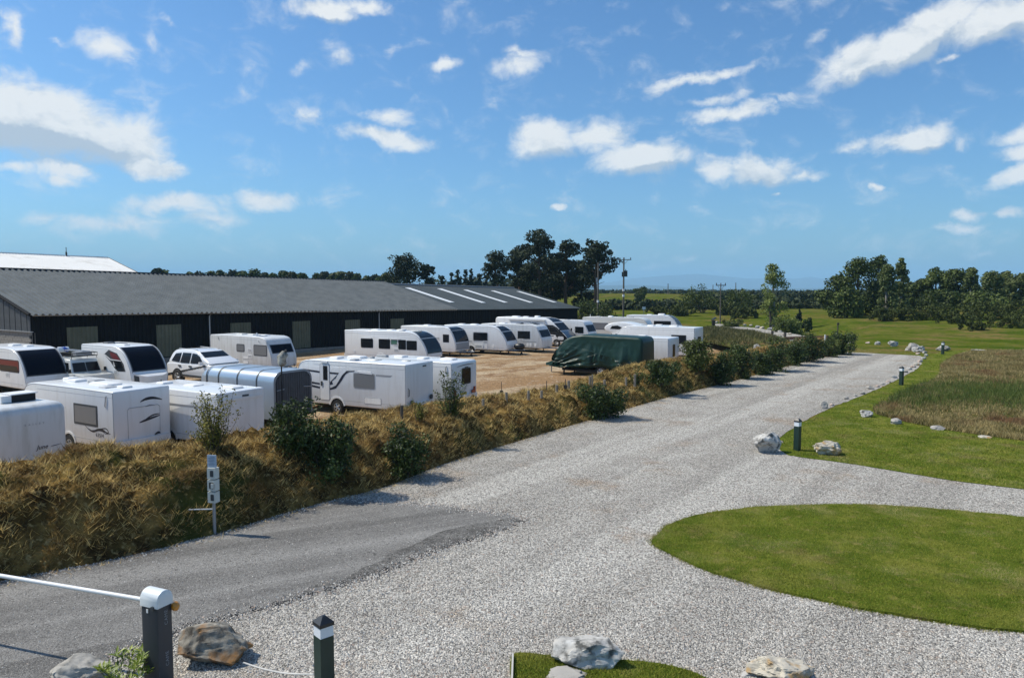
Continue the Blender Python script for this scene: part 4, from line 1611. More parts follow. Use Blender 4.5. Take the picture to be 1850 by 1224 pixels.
m.tube([(-3.402, .62, 1.82), (-3.41, .55, 1.90), (-3.41, -.60, 1.90), (-3.402, -.70, 1.82)], .012, 5)
m.tube([(-3.402, .62, 1.82), (-3.402, .60, .75)], .010, 5)
m.tube([(-3.402, -.70, 1.82), (-3.402, -.68, .75)], .010, 5)
m.build('panel_seam', TRIM, B.t)
grab(B, -2.98, 2.40, 1, .38)
roof_kit(B, [(-1.0, 0, 1.3, .62, .09, PLASTIC), (-.2, -.1, .5, .5, .12, GREYPL), (-2.6, .2, .42, .42, .08, PLASTIC), (.9, .1, .7, .5, .1, PLASTIC), (1.9, -.2, .45, .45, .08, PLASTIC)])
B.vent(-2.0, .5, B.H, .5, .5, .05, TRIM, 'roof_hatch')

# third: plain rear, brown tinge high up
B = caravan('plain white caravan with flat blank rear and grey waist line, beside the yellow green shrub', 6.6, 2.24, 2.40, 'classic', GRP, rear_r=.05, vis=1, rail=False, lamps=False)
place(B.t, (-3.3, -1.12, 2.38), 477, 700, NEAR(30))
B.side('waist_line', DECAL_G, [(-3.28, 1.76), (2.0, 1.76), (2.0, 1.84), (-3.28, 1.84)], 1, .006)
m = MB()
m.box((-3.305, -.18, 2.19), (.03, .30, .07))
m.build('high_lamp', DKTRIM, B.t)
m = MB()
m.box((-3.315, 0, 2.09), (.035, 2.05, .10))
m.build('panel_ledge', GRP, B.t)
roof_kit(B, [(-2.4, -.3, .75, .55, .09, PLASTIC), (-.4, 0, .7, .5, .07, PLASTIC), (1.2, .2, .5, .5, .09, PLASTIC)])

# the caravan with bold black stripes and a door
B = caravan('white caravan with bold black sweeping stripes, a side door and one blinded window', 7.0, 2.22, 2.55, 'classic', GRP, rear_r=.06, vis=1, lamps=False, wheel_x=.55)
SPR = B
place(B.t, (-3.5, 1.11, 2.52), 733, 660, NEAR(28))
B.window(-1.75, 1.30, -.45, 2.06, 1, .10, BLIND, TRIM, .045)
B.side('awning_flap', PLASTIC, [(-1.60, 2.00), (-.85, 2.03), (-.72, 2.12), (-1.52, 2.12)], 1, .03)
d = B.side('door', TRIM, round_rect(1.00, .60, 1.62, 2.38, .09), 1, .010)
B.side('door_panel', GRP, round_rect(1.03, .63, 1.59, 2.35, .08), 1, .016, parent=d)
B.side('door_window', DKTRIM, round_rect(1.12, 1.58, 1.40, 2.28, .03), 1, .022, parent=d)
B.side('door_pane', GLASS, round_rect(1.16, 1.62, 1.36, 2.24, .02), 1, .026, parent=d)
B.side('door_handle', DKTRIM, round_rect(1.44, 1.30, 1.54, 1.52, .02), 1, .04, parent=d)
m = MB()
m.box((1.30, 1.13, 2.46), (.38, .05, .09))
m.build('step_lamp', PLASTIC, B.t)
for poly in ([(2.6, 2.06), (1.64, 2.00), (.42, 1.98), (.50, 1.90), (1.64, 1.92), (2.6, 1.98)],
             [(.42, 1.98), (.98, 1.50), (.98, 1.36), (.80, 1.42), (.86, 1.55), (.62, 1.72), (.52, 1.90)],
             [(2.6, 1.36), (1.64, 1.24), (.94, 1.22), (.62, 1.36), (.22, 1.88), (-.05, 2.10), (-.55, 2.13), (-.50, 2.08), (-.20, 2.05), (.02, 1.92), (.30, 1.56), (.62, 1.22), (.95, 1.13), (1.64, 1.15), (2.6, 1.26)],
             [(2.6, 1.50), (1.64, 1.42), (1.64, 1.34), (2.6, 1.40)]):
    B.side('black_stripe', DECAL, poly, 1, .006)
B.side('grey_stripe', DECAL_G, [(-1.80, 2.02), (-2.75, 2.02), (-2.62, 1.93), (-1.80, 1.95)], 1, .006)
locker(B, -2.1, .60, -1.1, .92, 1)
m = MB()
m.box((-3.515, -.35, 2.38), (.03, .25, .06))
m.build('high_lamp', DKTRIM, B.t)
m = MB()
m.tube([(-3.52, .95, 1.45), (-3.56, .95, 1.40), (-3.56, .95, 1.12), (-3.52, .95, 1.08)], .02, 6)
m.build('grab_handle', DKTRIM, B.t)
m = MB()
m.lathe([(.10, 0), (.10, .03), (.04, .04)], 14, Matrix.Translation((-3.53, .72, .78)) @ Matrix.Rotation(rad(-90), 4, 'Y'))
m.lathe([(.12, 0), (.12, .03), (.05, .04)], 14, Matrix.Translation((-3.53, -.85, .86)) @ Matrix.Rotation(rad(-90), 4, 'Y'))
m.build('lamp_recess', DKTRIM, B.t)
roof_kit(B, [(1.3, .25, .55, .5, .10, PLASTIC), (.55, -.4, .9, .55, .12, PLASTIC), (-.05, .5, .35, .35, .06, GREYPL), (-.9, .1, .6, .5, .07, CREAM), (-2.5, -.3, .4, .3, .05, CREAM), (-.4, -.4, .2, .2, .12, GREYPL)])
B.vent(-.2, .62, B.H, .5, .4, .035, SOLAR, 'roof_hatch')

# beside it, smaller, with a rear window and red lamps
B = caravan('white caravan with a small rear window and red corner lamps, half behind the striped one', 6.6, 2.20, 2.38, 'round', GRP, rear_r=.14, vis=1)
place(B.t, (-3.3, -1.10, 2.28), 861, 652, NEAR(30))
m = MB()
poly = round_rect(-.55, 1.22, .28, 2.04, .09)
m.loft([[Vector((-3.295, u, z)) for u, z in poly], [Vector((-3.312, u, z)) for u, z in poly]])
f = m.build('rear_window', DKTRIM, B.t)
m = MB()
poly = round_rect(-.50, 1.27, .23, 1.99, .07)
m.loft([[Vector((-3.305, u, z)) for u, z in poly], [Vector((-3.318, u, z)) for u, z in poly]])
m.build('pane', GLASS, f)
m = MB()
m.box((-3.31, -.15, 2.06), (.03, .28, .05))
m.build('high_lamp', DKTRIM, B.t)
swoosh(B, [(.70, 2.13), (.2, 2.18), (-.35, 2.20), (-.85, 2.19)], 'rear', .018, 'blue_decal')
m = MB()
m.box((-3.33, -.75, .80), (.03, .30, .16))
m.build('lamp_cluster', LAMP_RED, B.t)
m = MB()
m.box((-3.34, .15, .78), (.02, .52, .12))
m.build('number_plate', material('yellow_plate', (.55, .42, .05), .4), B.t)
roof_kit(B, [(-2.2, -.2, .8, .5, .09, PLASTIC), (-.9, .2, .5, .5, .1, PLASTIC), (.7, 0, .6, .5, .1, PLASTIC), (1.6, .4, .7, .22, .13, GREYPL), (-1.6, -.5, .18, .18, .12, CHASSIS)])
grab(B, -2.98, 2.2, 1, .3)

# white touring caravan partly behind the green cover, and one more beyond
B = caravan('white caravan with grey rear and slim window, behind the green covered one', 6.8, 2.2, 2.44, 'round', GRP, rear_r=.10, vis=1)
place(B.t, (-3.4, 1.10, 2.40), 1208, 612, NEAR(32))
m = MB()
poly = round_rect(-.25, 1.05, .25, 1.95, .06)
m.loft([[Vector((-3.395, u, z)) for u, z in poly], [Vector((-3.415, u, z)) for u, z in poly]])
m.build('rear_window', GLASS, B.t)
B.side('vent_cover', DKTRIM, round_rect(2.0, 1.9, 2.7, 2.3, .05), 1, .01)
roof_kit(B, [(-1.0, 0, .6, .5, .1, PLASTIC), (.5, .2, 1.2, .7, .05, SOLAR), (1.9, .3, .5, .5, .1, GREYPL)])
B = caravan('tall white caravan with square black side window, between the yard bank and green bushes', 7.2, 2.3, 2.72, 'round', GRP, rear_r=.08, vis=1)
place(B.t, (-3.6, 1.15, 2.64), 1255, 594, NEAR(32))
B.window(-2.9, 1.35, -1.6, 2.10, 1, .05, GLASS, DKTRIM, .04)
m = MB()
poly = round_rect(-.45, 1.2, .35, 1.95, .06)
m.loft([[Vector((-3.595, u, z)) for u, z in poly], [Vector((-3.615, u, z)) for u, z in poly]])
m.build('rear_window', GLASS, B.t)
B.side('waist_line', DECAL_G, [(-3.4, 1.0), (2.5, 1.0), (2.5, 1.06), (-3.4, 1.06)], 1, .006)
roof_kit(B, [(-1.5, .2, .7, .4, .14, PLASTIC), (.6, 0, .6, .5, .1, PLASTIC)])


# ---------- green covered caravan ----------
def covered():
    t = thing('covered_caravan', 'caravan under a creased dark green storage cover at the yard edge', 'caravan', group='caravans parked in storage')
    L, W, Hh = 6.6, 2.34, 2.62
    B = Body(t, W)
    fc = catmull([(L / 2 - .05, .55), (L / 2 + .10, .70), (L / 2 + .02, 1.15), (L / 2 - .35, 1.75), (L / 2 - .75, 2.2), (L / 2 - 1.3, 2.5), (L / 2 - 2.2, 2.66)], 8)
    rr = [Vector((-L / 2 + .35 + .35 * math.cos(rad(90 + 10 * k)), 2.26 + .35 * math.sin(rad(90 + 10 * k)))) for k in range(10)]
    low = [Vector((-L / 2 + .02 + i * (L - .1) / 30, .46 + .08 * abs(math.sin(i * .9)) + .14 * math.exp(-((i - 14) / 4) ** 2))) for i in range(1, 31)]
    top = [fc[-1].lerp(Vector((-L / 2 + .35, 2.61)), i / 24) for i in range(1, 24)]
    prof = low + fc + top + rr + [Vector((-L / 2, z)) for z in (2.0, 1.7, 1.4, 1.1, .8)]
    m = body_mesh(prof, W, .16, seg=4)
    me = bpy.data.meshes.new('cover')
    bm = bmesh.new()
    bv = [bm.verts.new(v) for v in m.v]
    for f_ in m.f:
        try:
            bm.faces.new([bv[i] for i in f_])
        except ValueError:
            pass
    bmesh.ops.recalc_face_normals(bm, faces=bm.faces)
    big = [f_ for f_ in bm.faces if len(f_.verts) > 8]
    # replace the flat sides by a fine grid that can crease
    bmesh.ops.delete(bm, geom=big, context='FACES_ONLY')
    bm.to_mesh(me)
    bm.free()
    # side grids
    allv = [v.co.copy() for v in me.vertices]
    faces = [tuple(p.vertices) for p in me.polygons]
    ins = offset_inward(prof, .16)
    n = len(ins)
    cxz = Vector((-.2, 1.5))
    for s in (-1, 1):
        rings_ = []
        for k in range(16):
            f_ = 1 - k / 16
            rings_.append([Vector((cxz.x + (p.x - cxz.x) * f_, s * W / 2, cxz.y + (p.y - cxz.y) * f_)) for p in ins])
        b0 = len(allv)
        for r_i in rings_:
            allv.extend(r_i)
        for k in range(15):
            for j in range(n):
                q = (j + 1) % n
                faces.append((b0 + k * n + j, b0 + k * n + q, b0 + (k + 1) * n + q, b0 + (k + 1) * n + j))
        c = len(allv)
        allv.append(Vector((cxz.x, s * W / 2, cxz.y)))
        for j in range(n):
            faces.append((b0 + 15 * n + j, b0 + 15 * n + (j + 1) % n, c))
    out = []
    for v in allv:
        x, y, z = v
        lower = max(0, min(1, (2.35 - z) / 1.6))
        frontw = max(0, min(1, (x - .4) / 2.2))
        # folds: hanging vertical pleats, and fans pulled to the hitch at the front
        vert = abs(mnoise.noise((x * 2.3 + .8 * mnoise.noise((x, z, 3)), z * .45, 2))) * .55 + abs(mnoise.noise((x * 4.2 + .8 * z, z * .35, 7))) * .16
        ang = math.atan2(z - .5, 3.6 - x)
        rr_ = math.hypot(z - .5, 3.6 - x)
        fan = abs(mnoise.noise((ang * 6.5, rr_ * .4, 9))) * .72 + abs(mnoise.noise((ang * 12, rr_ * .3, 4))) * .20
        dd = lower * ((1 - frontw) * vert + frontw * fan) + .015 * mnoise.noise((x * 3, z * 3, 1))
        if abs(y) > W / 2 - .20:
            y = math.copysign(abs(y) + dd - .10 + .10 * lower * (.6 - abs(lower - .6)), y)
        elif x > 1.2:
            x += dd * .7
            z += .03 * mnoise.noise((y * 2.5, x * 2, 4))
        elif x < -L / 2 + .1:
            x -= lower * .12 * abs(mnoise.noise((y * 2.5, z * .4, 6)))
        else:
            z += .03 * mnoise.noise((x * 1.3, y * 1.6, 4)) + .10 * math.exp(-((x - .6) / 1.6) ** 2) * (1 - abs(y) / 1.3)
        out.append((x, y, z))
    m = MB()
    m.add(out, faces)
    m.build('cover', material('green_tarpaulin', (.004, .026, .018), .42, col2=(.006, .036, .025), nscale=1.5, spec=.35, bump=.006, bscale=14), t, smooth=75)
    m = MB()
    m.box((-.2, 0, .36), (L - .8, W - .5, .14))
    for s in (-1, 1):
        for x in (-L / 2 + .6, L / 2 - .7):
            m.box((x, s * .8, .2), (.08, .08, .4))
    m.build('chassis', CHASSIS, t)
    for s in (-1, 1):
        B.wheel(-.35, s * (W / 2 - .10), .34, .2, s)
    m = MB()
    for s in (-1, 1):
        m.tube([(L / 2 - .6, s * .7, .42), (L / 2 + .9, 0, .44)], .045, 6)
    m.tube([(L / 2 + .75, 0, .02), (L / 2 + .75, 0, .6)], .04, 6)
    m.build('drawbar', GALV, t)
    # hitch hood
    m = MB()
    m.loft([[Vector((L / 2 - .05, y, z)) for y, z in ((-.35, .5), (.35, .5), (.28, .95), (-.28, .95))], [Vector((L / 2 + .55, y, z)) for y, z in ((-.22, .48), (.22, .48), (.16, .80), (-.16, .80))], [Vector((L / 2 + 1.15, y, z)) for y, z in ((-.12, .46), (.12, .46), (.08, .62), (-.08, .62))]])
    m.build('hitch_hood', MATS['green_tarpaulin'], t, smooth=50)
    t.scale = (1, 1, 1.06)
    place(t, (-L / 2, W / 2, 2.70), 1160, 612, NEAR(32))


covered()


# ---------- horse trailer ----------
def horsebox():
    t = thing('horse_trailer', 'silver horse trailer with rounded roof, dark roof straps and slatted dark ramp', 'trailer')
    L, W, Hh = 5.2, 2.15, 2.55
    B = Body(t, W)
    B.L, B.H = L, Hh
    # cross-section (y,z) rounded roof, swept along x
    sec = [(-W / 2, .45), (W / 2, .45)] + [(W / 2, 1.6)] + [(W / 2 - .42 + .42 * math.cos(rad(a)), Hh - .48 + .42 * math.sin(rad(a))) for a in range(0, 91, 15)] + [(-W / 2 + .42 - .42 * math.sin(rad(a)), Hh - .48 + .42 * math.cos(rad(a))) for a in range(0, 91, 15)] + [(-W / 2, 1.6)]
    sec = [(y, z + (.06 * math.cos(y / W * math.pi) if z > 2.2 else 0)) for y, z in sec]
    rings_ = []
    for x, sy, sz in ((-L / 2, 1, 1), (L / 2 - .9, 1, 1), (L / 2 - .4, .97, .97), (L / 2 - .1, .90, .90), (L / 2 + .05, .78, .80)):
        rings_.append([Vector((x, y * sy, .45 + (z - .45) * sz)) for y, z in sec])
    m = MB()
    m.loft(rings_, True, True)
    m.build('body', material('silver_sheet', (.50, .56, .62), .30, metal=.55, col2=(.42, .48, .54), nscale=1.5), t, smooth=40)
    for x in (-1.5, -.2, 1.1, 1.95):
        m = MB()
        pts = [(x, y * 1.006, z + .012) for y, z in sec[2:]]
        rr_ = [[Vector(p) + Vector((dx, 0, 0)) for dx in (-.045, .045)] for p in pts]
        vs = [q for r_i in rr_ for q in r_i]
        m.add(vs, [(2 * i, 2 * i + 1, 2 * i + 3, 2 * i + 2) for i in range(len(rr_) - 1)])
        m.build('roof_strap', DKTRIM, t)
    # rear: dark frame, upper doors and ramp of boards
    fr = MB()
    inner = [(y * .93, .45 + (z - .45) * .955) for y, z in sec]
    fr.loft([[Vector((-L / 2 - .02, y, z)) for y, z in sec], [Vector((-L / 2 - .03, y, z)) for y, z in inner]], True, False)
    fr.build('rear_frame', GREYPL, t)
    bm_ = MB()
    bm_.loft([[Vector((-L / 2 + .0, y, z)) for y, z in inner], [Vector((-L / 2 - .02, y, z)) for y, z in inner]])
    bm_.build('rear_panel', CHASSIS, t)
    slat_m = material('ramp_board', (.055, .060, .068), .7, col2=(.085, .09, .10), nscale=3)
    for i in range(15):
        y = -.90 + i * .128
        top = 2.42 - max(0, abs(y) - .55) ** 2 * 1.7
        m = MB()
        m.box((-L / 2 - .035, y, (top + .55) / 2), (.03, .108, top - .55))
        m.build('slat', slat_m, t)
    for z in (1.05, 1.72):
        for s in (-1, 1):
            m = MB()
            m.tube([(-L / 2 - .07, s * .55, z + .03), (-L / 2 - .07, s * .95, z)], .02, 6)
            m.build('hinge_bar', GALV, t)
    for s in (-1, 1):
        m = MB()
        for k in range(4):
            m.box((-1.0, s * (W / 2 + .012), .75 + k * .12), (1.6, .03, .06))
        m.build('side_vent', GALV, t)
        m = MB()
        m.box((.1, s * (W / 2 + .10), .68), (1.7, .22, .06))
        m.build('mudguard', DKTRIM, t)
        for x in (-.35, .5):
            B.wheel(x, s * (W / 2 + .09), .31, .18, s)
    m = MB()
    m.box((0, 0, .38), (L - .3, W - .3, .14))
    for s in (-1, 1):
        m.tube([(L / 2 - .3, s * .7, .40), (L / 2 + 1.1, 0, .44)], .05, 6)
    m.build('chassis', CHASSIS, t)
    place(t, (-L / 2, -W / 2 * .8, 2.50), 556, 666, NEAR(32))
    return t


horsebox()
# a flag/bag like hood tied to the trailer's front
t = thing('canvas_bag', 'grey and cream canvas bag tied upright above the horse trailer roof', 'bag')
m = MB()
rings_ = []
for k in range(9):
    z = k * .085
    r_i = (.06, .14, .17, .16, .18, .21, .20, .14, .05)[k]
    rings_.append([Vector((r_i * math.cos(a) * (1 + .25 * math.sin(3 * a + k)) + .012 * k, r_i * .8 * math.sin(a), z)) for a in [2 * math.pi * j / 12 for j in range(12)]])
m.loft(rings_)
m.build('canvas', material('bag_canvas', (.52, .50, .42), .8, col2=(.12, .12, .11), nscale=4, spread=.1), t, smooth=60)
m = MB()
m.tube([(0, 0, -2.6), (0, 0, .05)], .03, 6)
m.tube([(.05, .1, .62), (.20, .05, .72), (.24, -.1, .66)], .035, 6)
m.build('prop', CHASSIS, t)
p = ground_at(509, 664, 1.95)
t.location = (p.x - .2, p.y + .6, 1.93)


# ---------- far row (fronts towards the drive) ----------
def swift_front(B, a0=.26, a1=.62, b1=.90, glass=GLASSB, sunroof=True, panel=None, inset=.10):
    W = B.W
    f = B.strip('front_window', DKTRIM, cut(B.fc, a0, a1), -W / 2 + inset, W / 2 - inset, .012)
    B.strip('pane', glass, cut(B.fc, a0 + .02, a1 - .02), -W / 2 + inset + .07, W / 2 - inset - .07, .020, parent=f)
    if sunroof:
        f = B.strip('sunroof', DKTRIM, cut(B.fc, a1 + .015, b1), -W / 2 + inset + .03, W / 2 - inset - .03, .012, y0b=-W / 2 + .45, y1b=W / 2 - .45)
        B.strip('pane', glass, cut(B.fc, a1 + .04, b1 - .03), -W / 2 + inset + .10, W / 2 - inset - .10, .018, parent=f, y0b=-W / 2 + .52, y1b=W / 2 - .52)
    for s in (-1, 1):
        m = MB()
        c = cut(B.fc, a0 - .02, a1 + .05)
        m.tube([(p.x + .02, s * (W / 2 - inset + .015), p.y) for p in c], .022, 6)
        m.build('window_trim', TRIM, B.t)


VS = -1     # the right hand side faces the drive
B = caravan('modern white caravan with a huge dark curved front window, beside the off-roader with roof rack', 6.4, 2.26, 2.62, 'swift', GRP)
swift_front(B, .26, .80, .9, sunroof=False, inset=.08)
B.window(.2, 1.30, 2.55, 2.0, VS, .12, REDBLIND, DKTRIM, .05)
B.side('pane', GLASS, [(.3, 1.34), (2.5, 1.34), (2.3, 1.66), (.3, 1.66)], VS, .024)
place(B.t, (1.3, -1.13, 2.62), 14, 629, FAR(33))
roof_kit(B, [(-.5, 0, .6, .5, .1, PLASTIC), (.7, .2, .5, .4, .08, PLASTIC)])

B = caravan('modern white caravan with dark wrap round front window and red lined side glass', 5.4, 2.26, 2.62, 'swift', GRP)
swift_front(B, .28, .84, .9, sunroof=False, inset=.10)
for poly, mt in (([(-.10, 2.10), (.42, 2.38), (1.30, 2.22), (1.95, 1.62), (2.12, 1.20), (1.20, 1.16), (.55, 1.72)], DKTRIM), ):
    f = B.side('window', mt, poly, VS, .010)
    B.side('pane', REDBLIND, [(.55, 2.28), (1.22, 2.16), (1.62, 1.84), (.88, 1.88), (.62, 2.06)], VS, .018, parent=f)
    B.side('pane', GLASS, [(.90, 1.80), (1.68, 1.76), (2.02, 1.24), (1.22, 1.20)], VS, .018, parent=f)
    B.side('window_bar', PLASTIC, [(-.05, 2.08), (.58, 1.80), (1.72, 1.78), (1.72, 1.82), (.60, 1.85), (-.02, 2.12)], VS, .024, parent=f)
place(B.t, (-2.7, -1.13, 2.50), 146, 624, FAR(33))
roof_kit(B, [(-1.6, 0, .6, .5, .08, DKTRIM), (-.5, .1, .8, .5, .05, SOLAR), (.4, -.3, 1.1, .35, .06, PLASTIC)])
# nose hood with dark side inserts
m = MB()
m.loft([[Vector((2.55, y, z)) for y, z in ((-1.0, .5), (1.0, .5), (1.0, 1.12), (-1.0, 1.12))], [Vector((3.05, y, z)) for y, z in ((-.85, .52), (.85, .52), (.85, 1.02), (-.85, 1.02))], [Vector((3.2, y, z)) for y, z in ((-.5, .56), (.5, .56), (.5, .92), (-.5, .92))]])
f = m.build('nose_hood', GRP, B.t, smooth=40)
for s in (-1, 1):
    m = MB()
    m.add([Vector((2.60, s * 1.01, .58)), Vector((3.06, s * .87, .58)), Vector((3.04, s * .87, .94)), Vector((2.60, s * 1.01, 1.02))] + [Vector((2.60, s * .97, .58)), Vector((3.03, s * .83, .58)), Vector((3.01, s * .83, .94)), Vector((2.60, s * .97, 1.02))], [(0, 1, 2, 3), (4, 5, 6, 7), (0, 1, 5, 4), (1, 2, 6, 5), (2, 3, 7, 6), (3, 0, 4, 7)])
    m.build('hood_insert', DKTRIM, f)

B = caravan('older white caravan with two grey side windows, parked against the shed wall', 6.9, 2.22, 2.56, 'classic', GRP_OLD)
B.window(-.35, 1.42, .55, 1.98, VS, .10, BLIND, DKTRIM, .06)
B.window(1.55, 1.22, 3.0, 2.00, VS, .10, BLIND, DKTRIM, .06)
f = B.strip('front_window', DKTRIM, cut(B.fc, .38, .62), -.95, .95, .012)
B.strip('pane', GLASSB, cut(B.fc, .40, .60), -.88, .88, .02, parent=f)
locker(B, .35, .92, .95, 1.18, VS)
locker(B, .35, .58, .95, .82, VS)
place(B.t, (-3.45, -1.11, 2.50), 379, 605, FAR(33))
grab(B, -2.45, 2.42, VS, .2)
grab(B, 2.1, 2.30, VS, .1)
roof_kit(B, [(-1.2, 0, .7, .5, .09, CREAM), (.1, 0, .6, .5, .09, CREAM), (1.35, .1, .5, .5, .07, PLASTIC), (.9, -.3, .08, .08, .22, PLASTIC)])
B.vent(1.5, -.35, B.H - .03, .8, .5, .06, SOLAR, 'roof_hatch')

B = caravan('long white caravan with a row of dark side windows and a bulging dark sunroof front', 7.9, 2.28, 2.60, 'swift', GRP, rear_r=.05)
swift_front(B, .20, .58, .92, glass=GLASS)
B.window(-2.3, 1.22, -1.1, 1.98, VS, .10, GLASS, DKTRIM, .03)
B.window(-.55, 1.20, .55, 1.98, VS, .08, GLASS, DKTRIM, .03)
B.window(.62, 1.56, 1.25, 1.96, VS, .04, material('green_reflection', (.10, .22, .16), .2), GREYPL, .04)
B.window(1.32, 1.20, 2.05, 1.96, VS, .06, GLASS, DKTRIM, .03)
B.window(2.10, 1.18, 3.05, 1.92, VS, .06, GLASS, DKTRIM, .03)
for x in (-1.7, .0, 1.1):
    B.side('awning_flap', PLASTIC, [(x - .5, 1.96), (x + .45, 1.96), (x + .42, 2.06), (x - .2, 2.02), (x - .45, 2.05)], VS, .05)
place(B.t, (-3.95, -1.14, 2.58), 622, 596, FAR(26))
roof_kit(B, [(-1.6, 0, .7, .5, .08, PLASTIC), (-.2, .1, .6, .5, .07, PLASTIC), (.8, .1, .6, .6, .1, PLASTIC), (1.2, -.4, .5, .3, .07, GREYPL), (2.2, .0, .9, .5, .06, CREAM)])

B = caravan('white caravan with black two-piece front window, squeezed beside the long windowed one', 6.0, 2.24, 2.60, 'round', GRP)
swift_front(B, .32, .70, .92, glass=GLASS, inset=.10)
B.strip('front_panel', GREYPL, cut(B.fc, .10, .30), -1.0, 1.0, .014)
B.window(1.7, 1.25, 2.35, 1.95, VS, .05, GLASS, DKTRIM, .04)
place(B.t, (1.7, -1.12, 2.56), 800, 591, FAR(30))
roof_kit(B, [(-.8, 0, .6, .5, .1, PLASTIC), (.6, .1, .7, .5, .06, GREYPL)])

B = caravan('white caravan with square dark side window, number board and black hitch bag in front', 6.6, 2.24, 2.60, 'swift', GRP)
swift_front(B, .30, .58, .84, glass=GLASSB, inset=.16)
B.window(-.15, 1.20, 1.40, 2.02, VS, .12, GLASS, TRIM, .06)
B.side('waist_line', DECAL_G, [(-2.6, 1.12), (-.25, 1.12), (-.25, 1.18), (-2.6, 1.18)], VS, .006)
f = B.side('locker_door', PLATE_W, round_rect(0.0, .55, .90, .92, .03), VS, .03)
B.side('locker_panel', TRIM, round_rect(.12, .64, .76, .80, .03), VS, .036, parent=f)
B.side('gas_locker', PLASTIC, round_rect(1.05, .55, 1.35, .95, .1), VS, .02)
B.side('inlet_cover', PLASTIC, round_rect(1.75, .62, 2.05, .9, .12), VS, .02)
place(B.t, (1.65, -1.12, 2.57), 886, 589, FAR(26))
roof_kit(B, [(-.6, 0, .7, .5, .1, PLASTIC), (1.2, .1, .6, .4, .06, GREYPL), (-2.0, .1, .6, .5, .09, PLASTIC)])
# hitch bag
m = MB()
rings_ = []
for x, s in ((3.55, .25), (3.75, .42), (4.05, .45), (4.35, .38), (4.5, .18)):
    rings_.append([Vector((x, s * .75 * math.cos(a) * (1 + .12 * math.sin(5 * a + x * 9)), .74 + s * .72 * math.sin(a))) for a in [2 * math.pi * j / 14 for j in range(14)]])
m.loft(rings_)
m.build('hitch_cover', material('black_vinyl', (.015, .016, .017), .4), B.t, smooth=45)

B = caravan('white caravan with a single wide front window and mid grey waist line, before the motorhome', 6.6, 2.24, 2.58, 'classic', GRP_OLD)
f = B.strip('front_window', DKTRIM, cut(B.fc, .38, .64), -1.0, 1.0, .012)
B.strip('pane', GLASSB, cut(B.fc, .40, .62), -.93, .93, .02, parent=f)
B.window(.75, 1.25, 2.05, 1.98, VS, .03, GLASS, DKTRIM, .04)
B.side('waist_line', DECAL_G, [(-2.4, .98), (2.7, .98), (2.7, 1.03), (-2.4, 1.03)], VS, .006)
locker(B, .8, .55, 1.25, .88, VS)
for x in (1.7, 2.0, 2.5):
    B.side('inlet_cover', PLASTIC, round_rect(x, .58, x + .22, .86, .08), VS, .025)
place(B.t, (1.9, -1.12, 2.55), 955, 587, FAR(28))
roof_kit(B, [(-1.4, 0, .7, .5, .1, PLASTIC), (.3, .1, .6, .5, .05, DKTRIM)])
m = MB()
m.box((1.0, -.1, 2.72), (.9, .6, .04), 0, -.18)
m.box((.7, -.1, 2.66), (.05, .5, .12))
m.build('solar_panel', SOLAR, B.t)
m = MB()
m.box((1.9, .2, 2.66), (.75, .7, .04), 0, .25)
m.build('roof_hatch', DKTRIM, B.t)


